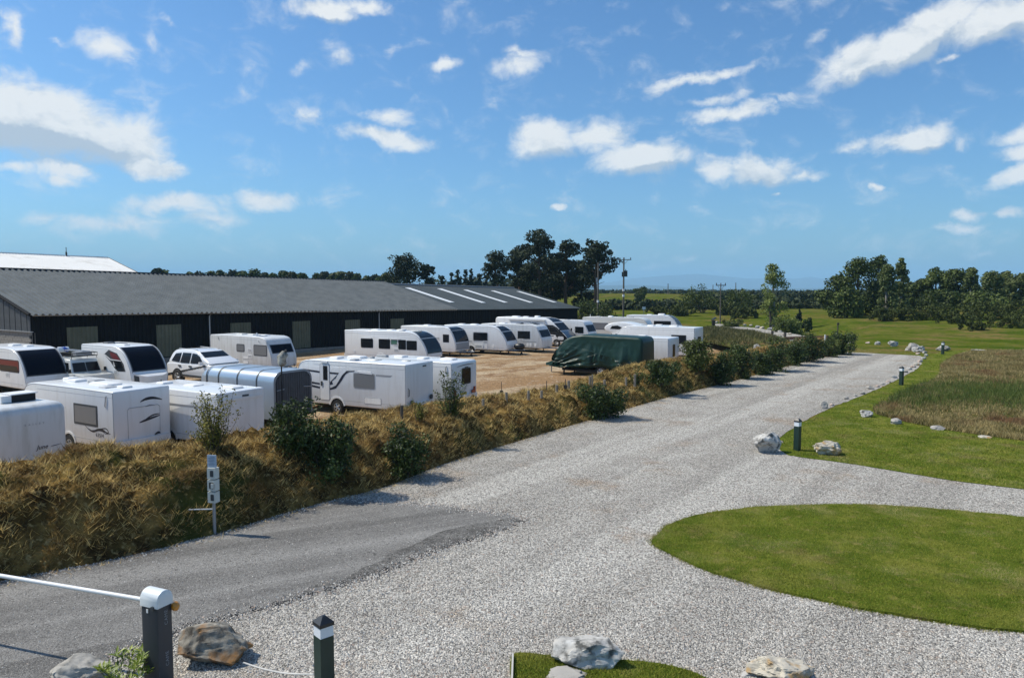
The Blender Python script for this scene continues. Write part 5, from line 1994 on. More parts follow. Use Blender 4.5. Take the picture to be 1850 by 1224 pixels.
def motorhome():
    t = thing('motorhome', 'black and white motorhome with a dark wrap round cab and chrome bumper', 'motorhome')
    L, W, Hh = 8.6, 2.32, 2.92
    B = Body(t, W)
    fc = catmull([(L / 2 - .35, .34), (L / 2 - .02, .42), (L / 2 + .02, .80), (L / 2 - .30, 1.22), (L / 2 - .80, 1.62), (L / 2 - 1.35, 2.15), (L / 2 - 1.75, 2.5), (L / 2 - 2.3, 2.78), (L / 2 - 3.1, 2.92)], 5)
    rr = [Vector((-L / 2 + .3 + .3 * math.cos(rad(90 + 22.5 * k)), Hh - .3 + .3 * math.sin(rad(90 + 22.5 * k)))) for k in range(5)]
    prof = [Vector((-L / 2 + .05, .40)), *fc, *rr, Vector((-L / 2, 1.2))]
    B.L, B.H, B.fc = L, Hh, fc
    body_mesh(prof, W, .10).build('body', GRP, t, smooth=32)
    B.strip('bonnet', BLACKP, cut(fc, .05, .40), -W / 2 + .06, W / 2 - .06, .014)
    f = B.strip('windscreen', DKTRIM, cut(fc, .42, .66), -W / 2 + .07, W / 2 - .07, .016)
    B.strip('pane', GLASSB, cut(fc, .44, .64), -W / 2 + .14, W / 2 - .14, .022, parent=f)
    B.strip('sunroof', GLASSB, cut(fc, .69, .93), -W / 2 + .10, W / 2 - .10, .014, y0b=-.6, y1b=.6)
    for s in (-1, 1):
        B.side('cab_panel', BLACKP, [(L / 2 - .05, .50), (L / 2 - .05, .92), (L / 2 - .55, 1.40), (L / 2 - 1.25, 1.98), (L / 2 - 1.70, 2.20), (L / 2 - 3.4, 2.24), (L / 2 - 3.4, 1.36), (L / 2 - 1.4, 1.20), (L / 2 - 1.0, .55)], s, .008)
        f = B.side('cab_window', DKTRIM, [(L / 2 - .95, 1.50), (L / 2 - 1.45, 2.02), (L / 2 - 2.15, 2.08), (L / 2 - 2.15, 1.42)], s, .016)
        B.side('pane', GLASS, [(L / 2 - 1.06, 1.52), (L / 2 - 1.48, 1.97), (L / 2 - 2.10, 2.03), (L / 2 - 2.10, 1.47)], s, .022, parent=f)
        B.window(L / 2 - 3.9, 1.42, L / 2 - 2.35, 2.14, s, .06, GLASS, DKTRIM, .04)
        B.side('black_stripe', BLACKP, [(-3.2, 1.25), (L / 2 - 1.6, 1.05), (L / 2 - 1.6, 1.12), (-3.2, 1.34)], s, .008)
        B.side('headlamp', LAMP_CLR, round_rect(L / 2 - 1.15, .72, L / 2 - .45, 1.06, .15), s, .02)
        m = MB()
        m.tube([(L / 2 - .9, s * (W / 2), 1.45), (L / 2 - .82, s * (W / 2 + .22), 1.55)], .03, 6)
        m.box((L / 2 - .82, s * (W / 2 + .24), 1.62), (.10, .16, .34))
        m.build('mirror', BLACKP, t)
        for x in (L / 2 - 1.25, -L / 2 + 1.9):
            B.side('wheel_arch', CHASSIS, [(x + .44 * math.cos(rad(a)), .34 + .44 * math.sin(rad(a))) for a in range(8, 173, 12)], s, .011)
            B.wheel(x, s * (W / 2 - .08), .34, .22, s)
    m = MB()
    m.box((L / 2 - .05, 0, .44), (.16, W - .2, .10))
    m.build('bumper', material('chrome', (.75, .76, .77), .12, metal=1.0), t)
    B.side('awning_case', GRP, [(-2.6, 2.62), (1.7, 2.62), (1.7, 2.76), (-2.6, 2.76)], -1, .10)
    m = MB()
    m.tube([(1.65, -W / 2 - .10, .42), (1.65, -W / 2 - .10, 2.66)], .035, 6)
    m.build('awning_leg', PLASTIC, t)
    B.side('swirl_decal', DECAL_G, [(.2, 2.40), (.9, 2.52), (1.2, 2.46), (.9, 2.46), (.4, 2.34)], -1, .008)
    roof_kit(B, [(-2.4, 0, .8, .6, .1, PLASTIC), (-1.2, .1, .6, .4, .08, PLASTIC), (.2, 0, .5, .5, .16, PLASTIC), (-.6, .3, 1.2, .6, .05, SOLAR)])
    place(t, (-L / 2, -W / 2, Hh - .12), 895, 574, FAR(30))
    return t


motorhome()

B = caravan('small white caravan with dark front glass, just beyond the black cabbed motorhome', 5.2, 2.2, 2.56, 'classic', GRP)
f = B.strip('front_window', DKTRIM, cut(B.fc, .36, .64), -1.0, 1.0, .012)
B.strip('pane', GLASSB, cut(B.fc, .38, .62), -.93, .93, .02, parent=f)
B.window(1.0, 1.2, 2.0, 1.9, VS, .05, GLASS, DKTRIM, .04)
place(B.t, (1.4, -1.10, 2.54), 1045, 579, FAR(30))
roof_kit(B, [(-.4, 0, .5, .5, .09, DKTRIM)])

B = caravan('cream white caravan with wide dark side window and many roof fittings, behind the humped motorhome', 8.0, 2.3, 2.62, 'round', CREAM)
place(B.t, (-4.0, -1.15, 2.45), 1052, 575, FAR(24))
B.window(-2.7, 1.20, -.9, 1.98, VS, .06, BLIND, DKTRIM, .05)
for poly in ([(-.5, 1.2), (.2, 2.0), (.5, 2.0), (-.1, 1.2)], [(.3, 1.5), (.9, 2.1), (1.1, 2.1), (.6, 1.4)]):
    B.side('swirl_decal', DECAL, poly, VS, .008)
roof_kit(B, [(-2.4, 0, .5, .5, .09, GREYPL), (-1.6, .2, .6, .5, .06, DKTRIM), (-.9, 0, .5, .6, .16, PLASTIC), (.3, .1, .6, .5, .07, GREYPL), (1.5, .0, .6, .5, .08, GREYPL), (-3.3, -.3, .06, .06, .3, PLASTIC)])

B = caravan('white caravan with dark side glass and dark wrap front, farthest along the row', 6.6, 2.28, 2.62, 'swift', GRP)
swift_front(B, .24, .60, .88, glass=GLASSB, inset=.10)
B.window(.2, 1.25, 2.3, 1.95, VS, .08, GLASS, DKTRIM, .04)
place(B.t, (1.2, -1.14, 2.6), 1196, 570, FAR(24))
roof_kit(B, [(-.6, 0, .6, .5, .1, PLASTIC), (.9, 0, .8, .6, .2, PLASTIC)])


def humped():
    t = thing('coachbuilt_motorhome', 'white motorhome with a humped overcab nose and almond shaped window', 'motorhome')
    L, W, Hh = 6.9, 2.3, 2.75
    B = Body(t, W)
    fc = catmull([(L / 2 - .6, .42), (L / 2 - .35, .50), (L / 2 - .45, 1.1), (L / 2 - .75, 1.75), (L / 2 - .20, 1.95), (L / 2 + .02, 2.25), (L / 2 - .30, 2.58), (L / 2 - 1.0, 2.78), (L / 2 - 1.9, 2.80), (L / 2 - 2.9, 2.62), (L / 2 - 3.6, 2.55)], 5)
    prof = [Vector((-L / 2 + .05, .42)), *fc, Vector((-L / 2 + .15, 2.55)), Vector((-L / 2, 2.40)), Vector((-L / 2, 1.2))]
    B.L, B.H, B.fc = L, 2.55, fc
    body_mesh(prof, W, .08).build('body', GRP, t, smooth=32)
    for s in (-1, 1):
        f = B.side('overcab_window', DKTRIM, [(L / 2 - .55, 2.18), (L / 2 - .75, 2.46), (L / 2 - 1.3, 2.52), (L / 2 - 1.9, 2.26), (L / 2 - 1.7, 2.14)], s, .012)
        B.side('pane', GLASS, [(L / 2 - .62, 2.20), (L / 2 - .79, 2.42), (L / 2 - 1.28, 2.47), (L / 2 - 1.78, 2.25), (L / 2 - 1.66, 2.18)], s, .02, parent=f)
        B.window(L / 2 - 4.2, 1.4, L / 2 - 3.0, 2.0, s, .06, GLASS, DKTRIM, .04)
        B.side('cab_window', GLASS, [(L / 2 - .95, 1.2), (L / 2 - 1.1, 1.72), (L / 2 - 1.75, 1.74), (L / 2 - 1.75, 1.2)], s, .012)
        for x in (L / 2 - 1.25, -L / 2 + 1.7):
            B.wheel(x, s * (W / 2 - .06), .34, .22, s)
    B.strip('windscreen', GLASS, cut(fc, .14, .26), -W / 2 + .15, W / 2 - .15, .014)
    m = MB()
    m.box((-.3, 0, .36), (L - 1, W - .5, .12))
    m.build('chassis', CHASSIS, t)
    roof_kit(B, [(-1.5, 0, .6, .5, .1, PLASTIC), (-.3, .2, .8, .6, .05, GREYPL)])
    place(t, (L / 2, 1.15, 2.25), 1092, 592, NEAR(28))


humped()


# ---------- cars ----------
def wheels4(B, xs, r, W, w=.24):
    for s in (-1, 1):
        for x in xs:
            B.side('wheel_arch', CHASSIS, [(x + (r + .09) * math.cos(rad(a)), r + (r + .09) * math.sin(rad(a))) for a in range(-20, 201, 12)], s, .006)
            B.wheel(x, s * (W / 2 - .09), r, w, s)


def off_roader():
    t = thing('off_roader', 'boxy pale off-road vehicle with a loaded black roof rack, between two caravans', 'car')
    W = 1.72
    ys = lambda z: W / 2 if z < 1.12 else W / 2 - (z - 1.12) * .12
    B = Body(t, W, ys)
    B.L = 4.2
    paint = material('pale_paint', (.62, .64, .62), .3, coat=.4)
    lower = [(-2.05, .45), (2.0, .45), (2.05, .75), (2.02, 1.08), (.75, 1.14), (-2.05, 1.12)]
    body_mesh(lower, W, .04).build('body', paint, t, smooth=30)
    cab = [(-2.03, 1.10), (.72, 1.12), (.42, 1.78), (.30, 1.90), (-1.98, 1.92)]
    body_mesh(cab, W - .02, .04, lambda z: ys(z) - .01).build('cabin', paint, t, smooth=30)
    # flat upright windscreen of two panes
    for y0, y1 in ((-.74, -.03), (.03, .74)):
        m = MB()
        q = [Vector((.715, y0, 1.20)), Vector((.715, y1, 1.20)), Vector((.475, y1 * .95, 1.70)), Vector((.475, y0 * .95, 1.70))]
        m.add(q + [p + Vector((.03, 0, .015)) for p in q], [(0, 1, 2, 3), (4, 5, 6, 7), (0, 1, 5, 4), (1, 2, 6, 5), (2, 3, 7, 6), (3, 0, 4, 7)])
        m.build('windscreen', GLASS, t)
    for s in (-1, 1):
        B.side('window', GLASS, [(.40, 1.20), (.22, 1.72), (-.35, 1.72), (-.35, 1.20)], s, .012)
        B.side('window', GLASS, [(-.48, 1.22), (-.48, 1.72), (-1.15, 1.72), (-1.15, 1.22)], s, .012)
        B.side('window', GLASS, [(-1.28, 1.24), (-1.28, 1.70), (-1.9, 1.70), (-1.9, 1.24)], s, .012)
        m = MB()
        m.box((.78, s * (W / 2 + .14), 1.28), (.05, .14, .22))
        m.tube([(.72, s * W / 2, 1.2), (.78, s * (W / 2 + .12), 1.25)], .015, 5)
        m.build('mirror', CHASSIS, t)
        m = MB()
        m.lathe([(.10, 0), (.10, .03), (.05, .05)], 14, Matrix.Translation((2.03, s * .62, .86)) @ Matrix.Rotation(rad(90), 4, 'Y'))
        m.build('headlamp', LAMP_CLR, t)
    m = MB()
    m.box((.60, .35, 1.30), (.02, .5, .02), .3, .2)
    m.build('wiper', CHASSIS, t)
    wheels4(B, (-1.25, 1.25), .39, W)
    rk = MB()
    z0, z1 = 2.08, 2.26
    for z in (z0, z1):
        rk.tube([(-1.9, -.70, z), (.55, -.70, z), (.55, .70, z), (-1.9, .70, z), (-1.9, -.70, z)], .018, 5)
    for x in np.arange(-1.9, .56, .35):
        rk.tube([(x, -.70, z0), (x, .70, z0)], .014, 5)
        for s in (-1, 1):
            rk.tube([(x, s * .70, z0), (x, s * .70, z1)], .012, 5)
    for s in (-1, 1):
        for x in (-1.7, -.6, .45):
            rk.tube([(x, s * .72, 1.90), (x, s * .70, z0)], .014, 5)
    rk.build('roof_rack', CHASSIS, t)
    place(t, (.6, -.80, 1.75), 129, 655, FAR(33))
    # load lying on the rack
    return t


orv = off_roader()
Mo = Matrix.Translation(orv.location) @ Matrix.Rotation(orv.rotation_euler.z, 4, 'Z')


def rack_load(name, label, cat, build, local, mat):
    t_ = MB()
    build(t_)
    o = t_.build(name, mat, None, smooth=40)
    o.matrix_world = Mo @ Matrix.Translation(local)
    tag(o, label, cat)
    return o


rack_load('ladder', 'aluminium ladder lying along the roof rack of the off-road vehicle', 'ladder', lambda q: [q.tube([(-1.6, y, 0), (1.1, y, 0)], .025, 6) for y in (-.18, .18)] + [q.tube([(x, -.18, 0), (x, .18, 0)], .015, 5) for x in np.arange(-1.5, 1.1, .28)], (-.6, .1, 2.34), GALV)
rack_load('storage_case', 'grey storage case strapped on the front of the roof rack', 'case', lambda q: q.box((0, 0, .11), (.5, .9, .20)), (.2, 0, 2.10), GREYPL)
rack_load('blue_drum', 'blue and white drum lying on the rear of the roof rack', 'drum', lambda q: q.lathe([(.02, -.3), (.15, -.3), (.16, -.25), (.16, .25), (.15, .3), (.02, .3)], 14, Matrix.Rotation(rad(90), 4, 'X')), (-1.75, -.1, 2.36), material('blue_white', (.05, .12, .45), .35, col2=(.75, .78, .8), nscale=2.2, spread=.04))


def pickup():
    t = thing('white_pickup', 'white four-wheel-drive car with dark windows, parked beside the silver horse trailer', 'car')
    W = 1.86
    ys = lambda z: W / 2 if z < 1.10 else W / 2 - (z - 1.10) * .30
    B = Body(t, W, ys)
    B.L = 4.8
    paint = material('white_paint', (.80, .80, .80), .18, coat=.7)
    lower = catmull([(-2.35, .50), (-2.2, .40), (2.15, .40), (2.38, .55), (2.40, .82), (2.25, 1.02), (1.2, 1.14), (.95, 1.16), (-1.0, 1.14), (-2.32, 1.12), (-2.40, .8)], 4)
    body_mesh(lower, W, .10).build('body', paint, t, smooth=40)
    cab = catmull([(-2.2, 1.08), (1.12, 1.12), (.55, 1.50), (.10, 1.74), (-.5, 1.84), (-1.6, 1.82), (-2.05, 1.66), (-2.28, 1.2)], 4)
    body_mesh(cab, W - .02, .08, lambda z: ys(z) - .02).build('cabin', paint, t, smooth=40)
    f_ = [Vector((1.02, 1.18)), Vector((.60, 1.47)), Vector((.15, 1.72))]
    B.strip('windscreen', GLASS, catmull(f_, 5), -.76, .76, .012, y0b=-.66, y1b=.66)
    for s in (-1, 1):
        B.side('window', GLASS, [(.72, 1.18), (.30, 1.52), (-.02, 1.64), (-.34, 1.66), (-.34, 1.16)], s, .006, base=.03)
        B.side('window', GLASS, [(-.46, 1.16), (-.46, 1.67), (-1.15, 1.66), (-1.22, 1.16)], s, .006, base=.03)
        B.side('window', GLASS, [(-1.32, 1.18), (-1.30, 1.65), (-1.75, 1.60), (-2.0, 1.22)], s, .006, base=.03)
        B.side('door_handle', DKTRIM, round_rect(-.44, .96, -.20, 1.03, .02), s, .03)
        B.side('door_handle', DKTRIM, round_rect(-1.35, .96, -1.12, 1.03, .02), s, .03)
        B.side('sill_trim', DKTRIM, [(-1.1, .46), (1.1, .46), (1.1, .56), (-1.1, .56)], s, .012)
        m = MB()
        m.box((.72, s * (W / 2 + .10), 1.20), (.12, .20, .17))
        m.build('mirror', paint, t)
        m = MB()
        m.box((2.30, s * .68, .92), (.16, .36, .16), s * -.25)
        m.build('headlamp', LAMP_CLR, t)
    wheels4(B, (-1.45, 1.45), .38, W)
    m = MB()
    for s in (-1, 1):
        m.tube([(-1.7, s * .62, 1.86), (-.1, s * .62, 1.82)], .02, 6)
    m.build('roof_rail', GREYPL, t)
    m = MB()
    m.box((2.40, 0, .78), (.06, .9, .22))
    m.build('grille', DKTRIM, t)
    t.scale = (1.2, 1.2, 1.2)
    place(t, (-.3 * 1.2, -.66 * 1.2, 1.82 * 1.2), 352, 632, FAR(33))


pickup()
# ------------------------------------------------------------------ trees, hedges, shrubs
BARK = material('bark', (.045, .035, .028), .95, col2=(.095, .075, .06), nscale=6, bump=.02)
PINEBARK = material('pine_bark', (.06, .045, .036), .95, col2=(.15, .085, .055), nscale=3)
PALEBARK = material('birch_bark', (.30, .28, .25), .9, col2=(.10, .09, .08), nscale=4)
LEAF = {
    'pine': material('pine_needles', (.012, .020, .008), .7, col2=(.042, .055, .022), nscale=.35, island=.5, spec=.2, transl=.08),
    'spruce': material('spruce_needles', (.010, .020, .012), .7, col2=(.030, .048, .026), nscale=.4, island=.5, spec=.2, transl=.08),
    'dark': material('dark_leaves', (.018, .032, .008), .6, col2=(.115, .150, .032), nscale=.30, island=.5, spec=.25, transl=.18),
    'mid': material('mid_leaves', (.030, .050, .010), .6, col2=(.16, .20, .045), nscale=.35, island=.5, spec=.25, transl=.2),
    'birch': material('birch_leaves', (.040, .062, .016), .6, col2=(.20, .235, .08), nscale=.4, island=.5, spec=.25, transl=.25),
    'light': material('light_leaves', (.09, .13, .025), .6, col2=(.30, .34, .10), nscale=.5, island=.5, spec=.25, transl=.3),
    'gorse': material('gorse_leaves', (.018, .030, .008), .7, col2=(.115, .135, .03), nscale=.5, island=.5, spec=.2, transl=.1),
    'bush': material('bush_leaves', (.014, .027, .007), .55, col2=(.085, .125, .024), nscale=1.2, island=.6, spec=.35, transl=.15),
    'broom': material('broom_leaves', (.035, .050, .012), .6, col2=(.16, .19, .045), nscale=1.2, island=.6, spec=.25, transl=.2),
    'yellow': material('yellow_green_leaves', (.06, .070, .014), .6, col2=(.34, .30, .06), nscale=1.5, island=.7, spec=.25, transl=.25),
    'far': material('far_leaves', (.016, .026, .010), .7, col2=(.060, .075, .030), nscale=.06, island=.5, spec=.2, transl=.1),
}


def leaf_cloud(clumps, n, size, seed, out=.75, flat=0.0, aspect=1.0, shell=.55):
    """leaf faces spread through ellipsoid clumps (x,y,z,rx,ry,rz), facing mostly outwards"""
    r = np.random.default_rng(seed)
    C = np.array(clumps, float)
    w = (C[:, 3] * C[:, 4] + C[:, 3] * C[:, 5] + C[:, 4] * C[:, 5])
    ci = r.choice(len(C), n, p=w / w.sum())
    d = r.normal(size=(n, 3))
    d /= np.linalg.norm(d, axis=1)[:, None]
    rad_ = shell + (1.05 - shell) * r.random(n) ** .6
    p = C[ci, :3] + d * C[ci, 3:6] * rad_[:, None]
    nr = d * out + r.normal(size=(n, 3)) * .55
    nr[:, 2] += flat
    nr /= np.linalg.norm(nr, axis=1)[:, None]
    t = np.cross(nr, r.normal(size=(n, 3)))
    t /= np.linalg.norm(t, axis=1)[:, None]
    b = np.cross(nr, t)
    s = size * (.55 + .9 * r.random(n))[:, None] / 2
    V = np.empty((n, 4, 3))
    V[:, 0] = p - t * s
    V[:, 1] = p - b * s * .6 * aspect
    V[:, 2] = p + t * s
    V[:, 3] = p + b * s * .6 * aspect
    return V.reshape(-1, 3)


def limb(m, a, b, r0, r1, rs, bend=.12, n=5, seg=4):
    a, b = Vector(a), Vector(b)
    L = (b - a).length
    pts = []
    for i in range(seg + 1):
        f = i / seg
        k = math.sin(f * math.pi) * bend * L
        pts.append(a.lerp(b, f) + Vector((rs.uniform(-1, 1), rs.uniform(-1, 1), rs.uniform(-.3, .6))) * k * .6)
    m.tube(pts, [r0 + (r1 - r0) * i / seg for i in range(seg + 1)], n)


def base_spot(px, D, z=None):
    d = pix_ray(px, 580)
    k = D / d.y
    x, y = d.x * k, D
    return Vector((x, y, terrain_z(x, y) if z is None else z))


def height_for(py, D, z0):
    return at_depth(925, py, D).z - z0


def pine(px, ytop, wpx, D, seed, label, low=.45, lean=0, group='tall pines beside the sheds', n=3200):
    rs = random.Random(seed)
    b = base_spot(px, D)
    h = height_for(ytop, D, b.z)
    w = wpx * D / F
    t = thing('pine_tree', label, 'tree', b, 0, group)
    m = MB()
    pts = [Vector((lean * f * f + .15 * rs.uniform(-1, 1) * (f > 0), .15 * rs.uniform(-1, 1) * (f > 0), h * .96 * f)) for f in (0, .2, .4, .6, .8, 1)]
    r0 = .22 + .012 * h
    m.tube(pts, [r0, r0 * .85, r0 * .75, r0 * .6, r0 * .4, r0 * .15], 7)
    cl = []
    nb = 15
    for i in range(nb):
        f = low + (1 - low) * (i / (nb - 1)) ** .85
        z = h * f * .95
        # wider in the middle of the crown, rounded top
        sh = math.sin(min(1, (1.04 - f) / (1.04 - low) * 1.25) * math.pi * .5) ** .6
        a = rs.uniform(0, 6.28)
        ln = w / 2 * sh * rs.uniform(.35, .85)
        tip = Vector((math.cos(a) * ln + lean * f * f, math.sin(a) * ln, z + rs.uniform(.1, .8)))
        org = Vector((lean * (f - .06) ** 2, 0, z - .10 * h * rs.uniform(.3, 1)))
        limb(m, org, tip, r0 * .34, .03, rs)
        rr_ = w * rs.uniform(.19, .30)
        cl.append((tip.x, tip.y, tip.z, rr_, rr_, rr_ * rs.uniform(.45, .7)))
        for _ in range(2):
            q = tip + Vector((rs.uniform(-1, 1), rs.uniform(-1, 1), rs.uniform(-.35, .5))) * rr_ * 1.1
            r2 = rr_ * rs.uniform(.45, .75)
            cl.append((q.x, q.y, q.z, r2, r2, r2 * .6))
    for k in range(4):
        a = rs.uniform(0, 6.28)
        limb(m, (0, 0, h * rs.uniform(.25, low + .1)), (math.cos(a) * w * .3, math.sin(a) * w * .3, h * rs.uniform(.4, low + .15)), r0 * .18, .02, rs)
    m.build('trunk', PINEBARK, t, smooth=60)
    np_mesh('crown', leaf_cloud(cl, int(n * 1.6), .42 * D / 130, seed, .7, .3), 4, LEAF['pine'], t)
    return t


def broadleaf(px, ytop, wpx, D, seed, label, leaf='dark', low=.12, n=3800, name='broadleaf_tree', shape='round', group=None, bark=None, size=.40, gap=.0, cat='tree', z=None):
    rs = random.Random(seed)
    b = base_spot(px, D, z)
    h = height_for(ytop, D, b.z)
    w = wpx * D / F
    t = thing(name, label, cat, b, 0, group)
    m = MB()
    r0 = .10 + .018 * h
    m.tube([(0, 0, -.2), (.05 * rs.uniform(-1, 1), 0, h * .3), (.15 * rs.uniform(-1, 1), .1, h * .6), (0, 0, h * .92)], [r0, r0 * .8, r0 * .5, r0 * .1], 7)
    cl = []
    N_ = 34 if shape != 'cone' else 46
    for i in range(N_):
        f = low + (1 - low) * (rs.random() ** .85 if shape != 'cone' else (i + .5) / N_)
        if shape == 'round':
            g = (f - low) / (1 - low)
            sh = max(.25, math.sin(math.pi * (.18 + .80 * g)) ** .7)
        elif shape == 'column':
            g = (f - low) / (1 - low)
            sh = max(.18, (1 - g) ** .45 * .95)
        else:
            g = (f - low) / (1 - low)
            sh = max(.08, (1 - g))
        a = rs.uniform(0, 6.28)
        ln = w / 2 * sh * rs.uniform(.25, .82)
        rr_ = w * rs.uniform(.10, .19) * (1 if shape == 'round' else (.9 if shape == 'column' else 1.35 * max(.12, 1 - g)))
        q = Vector((math.cos(a) * ln, math.sin(a) * ln, min(h * f, h - rr_ * .8)))
        cl.append((q.x, q.y, q.z, rr_, rr_, rr_ * rs.uniform(.7, 1.15)))
        if i % 2 == 0:
            limb(m, (0, 0, h * max(.08, f - .18)), q, r0 * .3 * (1.1 - f), .02, rs)
    # leader
    cl.append((0, 0, h * .95, w * .08, w * .08, h * .05))
    m.build('trunk', bark or BARK, t, smooth=60)
    np_mesh('crown', leaf_cloud(cl, n, size * D / 120, seed, .8, .15), 4, LEAF[leaf], t)
    return t


PL = ['broad dark pine with flat topped crown, next to the end of the dark shed']
pine(902, 461, 44, 128, 1, 'small leaning pine at the outer left end of the pine group', .62, -1.0, n=1500)
pine(938, 449, 56, 134, 2, 'mid height pine left of the tallest pine in the group', .42)
pine(975, 420, 66, 130, 3, 'tallest pine of the group, broad topped, above the rooflights', .40, n=3400)
pine(1022, 437, 56, 133, 4, 'second tallest pine with flat crown right of the tallest', .36, n=3000)
pine(1074, 436, 58, 126, 5, 'round headed pine at the right end of the group, beside the lamp pole', .52, .5, n=3000)
pine(955, 480, 60, 140, 6, 'low dense pine filling the foot of the pine group on the left', .30)
pine(1000, 475, 70, 138, 7, 'low dense pine between the two tallest pines', .25)
pine(1050, 480, 56, 136, 8, 'low pine with drooping limbs beside the round headed pine', .22)
pine(735, 470, 66, 150, 9, 'lone pine with wide crown showing over the grey shed ridge', .55, n=2200)
pine(772, 481, 28, 152, 10, 'thin pine beside the lone wide crowned pine over the ridge', .6, n=900)
ORD9 = 'first second third fourth fifth sixth seventh eighth ninth'.split()
for i, (px, yt, w) in enumerate(((800, 500, 16), (816, 494, 18), (828, 490, 15), (842, 489, 20), (852, 488, 16), (866, 497, 20), (880, 500, 20), (893, 503, 18), (908, 503, 20))):
    broadleaf(px, yt - 2, w + 26, 190, 60 + i, 'dark pointed spruce behind the rooflights, %s from the lone wide pine' % ORD9[i], 'spruce', .05, 1800, 'spruce_tree', 'cone', 'spruces behind the shed ridge', size=.5)
# round tops behind the long roof
ORD = 'first second third fourth fifth sixth seventh eighth ninth tenth eleventh twelfth thirteenth fourteenth fifteenth sixteenth seventeenth eighteenth nineteenth twentieth twenty-first twenty-second twenty-third twenty-fourth twenty-fifth'.split()
tops = [(288, 484, 30), (302, 487, 20), (345, 491, 20), (362, 490, 22), (385, 489, 24), (402, 487, 24), (420, 487, 26), (440, 488, 24), (462, 486, 26), (480, 491, 20), (498, 493, 22), (514, 489, 24), (532, 490, 24), (546, 492, 18), (572, 494, 22), (588, 490, 24), (604, 491, 22), (618, 489, 24), (634, 491, 24), (648, 493, 20), (664, 498, 18), (678, 496, 20), (700, 492, 26), (712, 496, 24), (690, 499, 20)]
for i, (px, yt, w) in enumerate(sorted(tops)):
    broadleaf(px, yt + 1.5, w + 14, 215 + (i * 37) % 40, 80 + i, 'dark tree behind the long grey roof, %s along from the white barn' % ORD[i], 'dark' if i % 3 else 'pine', .25, 1500, 'broadleaf_tree', 'round', 'trees behind the long grey roof', size=.45)
# right hand group
broadleaf(1508, 498, 74, 126, 121, 'low dark tree at the left edge of the big right hand clump', 'dark', .06)
broadleaf(1548, 468, 96, 124, 122, 'tallest dark tree of the clump right of the distant hills', 'dark', .06, 5200)
broadleaf(1585, 464, 76, 128, 123, 'tall dark tree right behind the tallest of the clump', 'dark', .08, 4200)
broadleaf(1530, 520, 70, 118, 124, 'bushy mid green tree in front of the tall dark clump', 'mid', .05, 3200)
broadleaf(1600, 478, 50, 116, 125, 'slender weeping birch in front of the dark clump', 'birch', .08, 3200, shape='column', bark=PALEBARK)
broadleaf(1626, 466, 38, 118, 126, 'narrow pointed dark birch at the right edge of the clump', 'birch', .06, 3000, shape='column', bark=PALEBARK)
broadleaf(1642, 512, 50, 140, 127, 'low dark tree in the dip between the two right hand clumps', 'dark', .06)
broadleaf(1662, 505, 50, 136, 128, 'dark tree rising from the dip towards the second clump', 'dark', .06)
broadleaf(1688, 482, 60, 134, 129, 'tall mid green tree at the left of the second clump', 'mid', .06, 4200)
broadleaf(1722, 487, 74, 132, 130, 'wide dark tree in the middle of the second clump', 'dark', .06, 4200)
broadleaf(1752, 485, 44, 128, 131, 'upright birch standing proud of the second clump', 'birch', .06, 3400, shape='column', bark=PALEBARK)
broadleaf(1786, 492, 60, 134, 132, 'pale grey green tree right of the upright birch', 'birch', .08, 3600)
broadleaf(1812, 490, 50, 138, 133, 'loose crowned tree near the right edge, second from it', 'birch', .08, 3200)
broadleaf(1842, 494, 60, 134, 134, 'loose grey green tree at the right edge of the view', 'birch', .08, 3600)
broadleaf(1890, 492, 70, 136, 135, 'grey green tree just out past the right edge trees', 'birch', .08, 2500)
broadleaf(1700, 525, 80, 124, 136, 'bushy dark tree low in front of the second clump', 'dark', .03, 3200)
broadleaf(1770, 528, 90, 122, 137, 'bushy green tree low in front of the upright birch', 'mid', .03, 3200)
# lone light tree in the meadow
broadleaf(1397, 477, 56, 108, 140, 'lone light green birch with open crown in the meadow', 'light', .12, 3600, shape='round', bark=PALEBARK, size=.28)
broadleaf(1392, 530, 30, 107, 141, 'light green sapling at the foot of the lone birch', 'light', .1, 900, size=.28)
broadleaf(1444, 553, 22, 106, 142, 'small dark conifer in the meadow right of the lone birch', 'spruce', .03, 1400, 'conifer', 'cone', size=.3)


_cp, _sp = math.cos(PITCH), math.sin(PITCH)
_B = BANK.reshape(-1, 3)
_dep = _B[:, 1] * _cp - (_B[:, 2] - H) * _sp
_bx = 925 + F * _B[:, 0] / _dep
_by = 612 - F * (_B[:, 1] * _sp + (_B[:, 2] - H) * _cp) / _dep


def bank_at(px, py):
    d = np.hypot(_bx - px, _by - py)
    near = np.where(d < max(8, d.min() * 1.3))[0]
    i = near[_dep[near].argmin()]
    return Vector(_B[i])


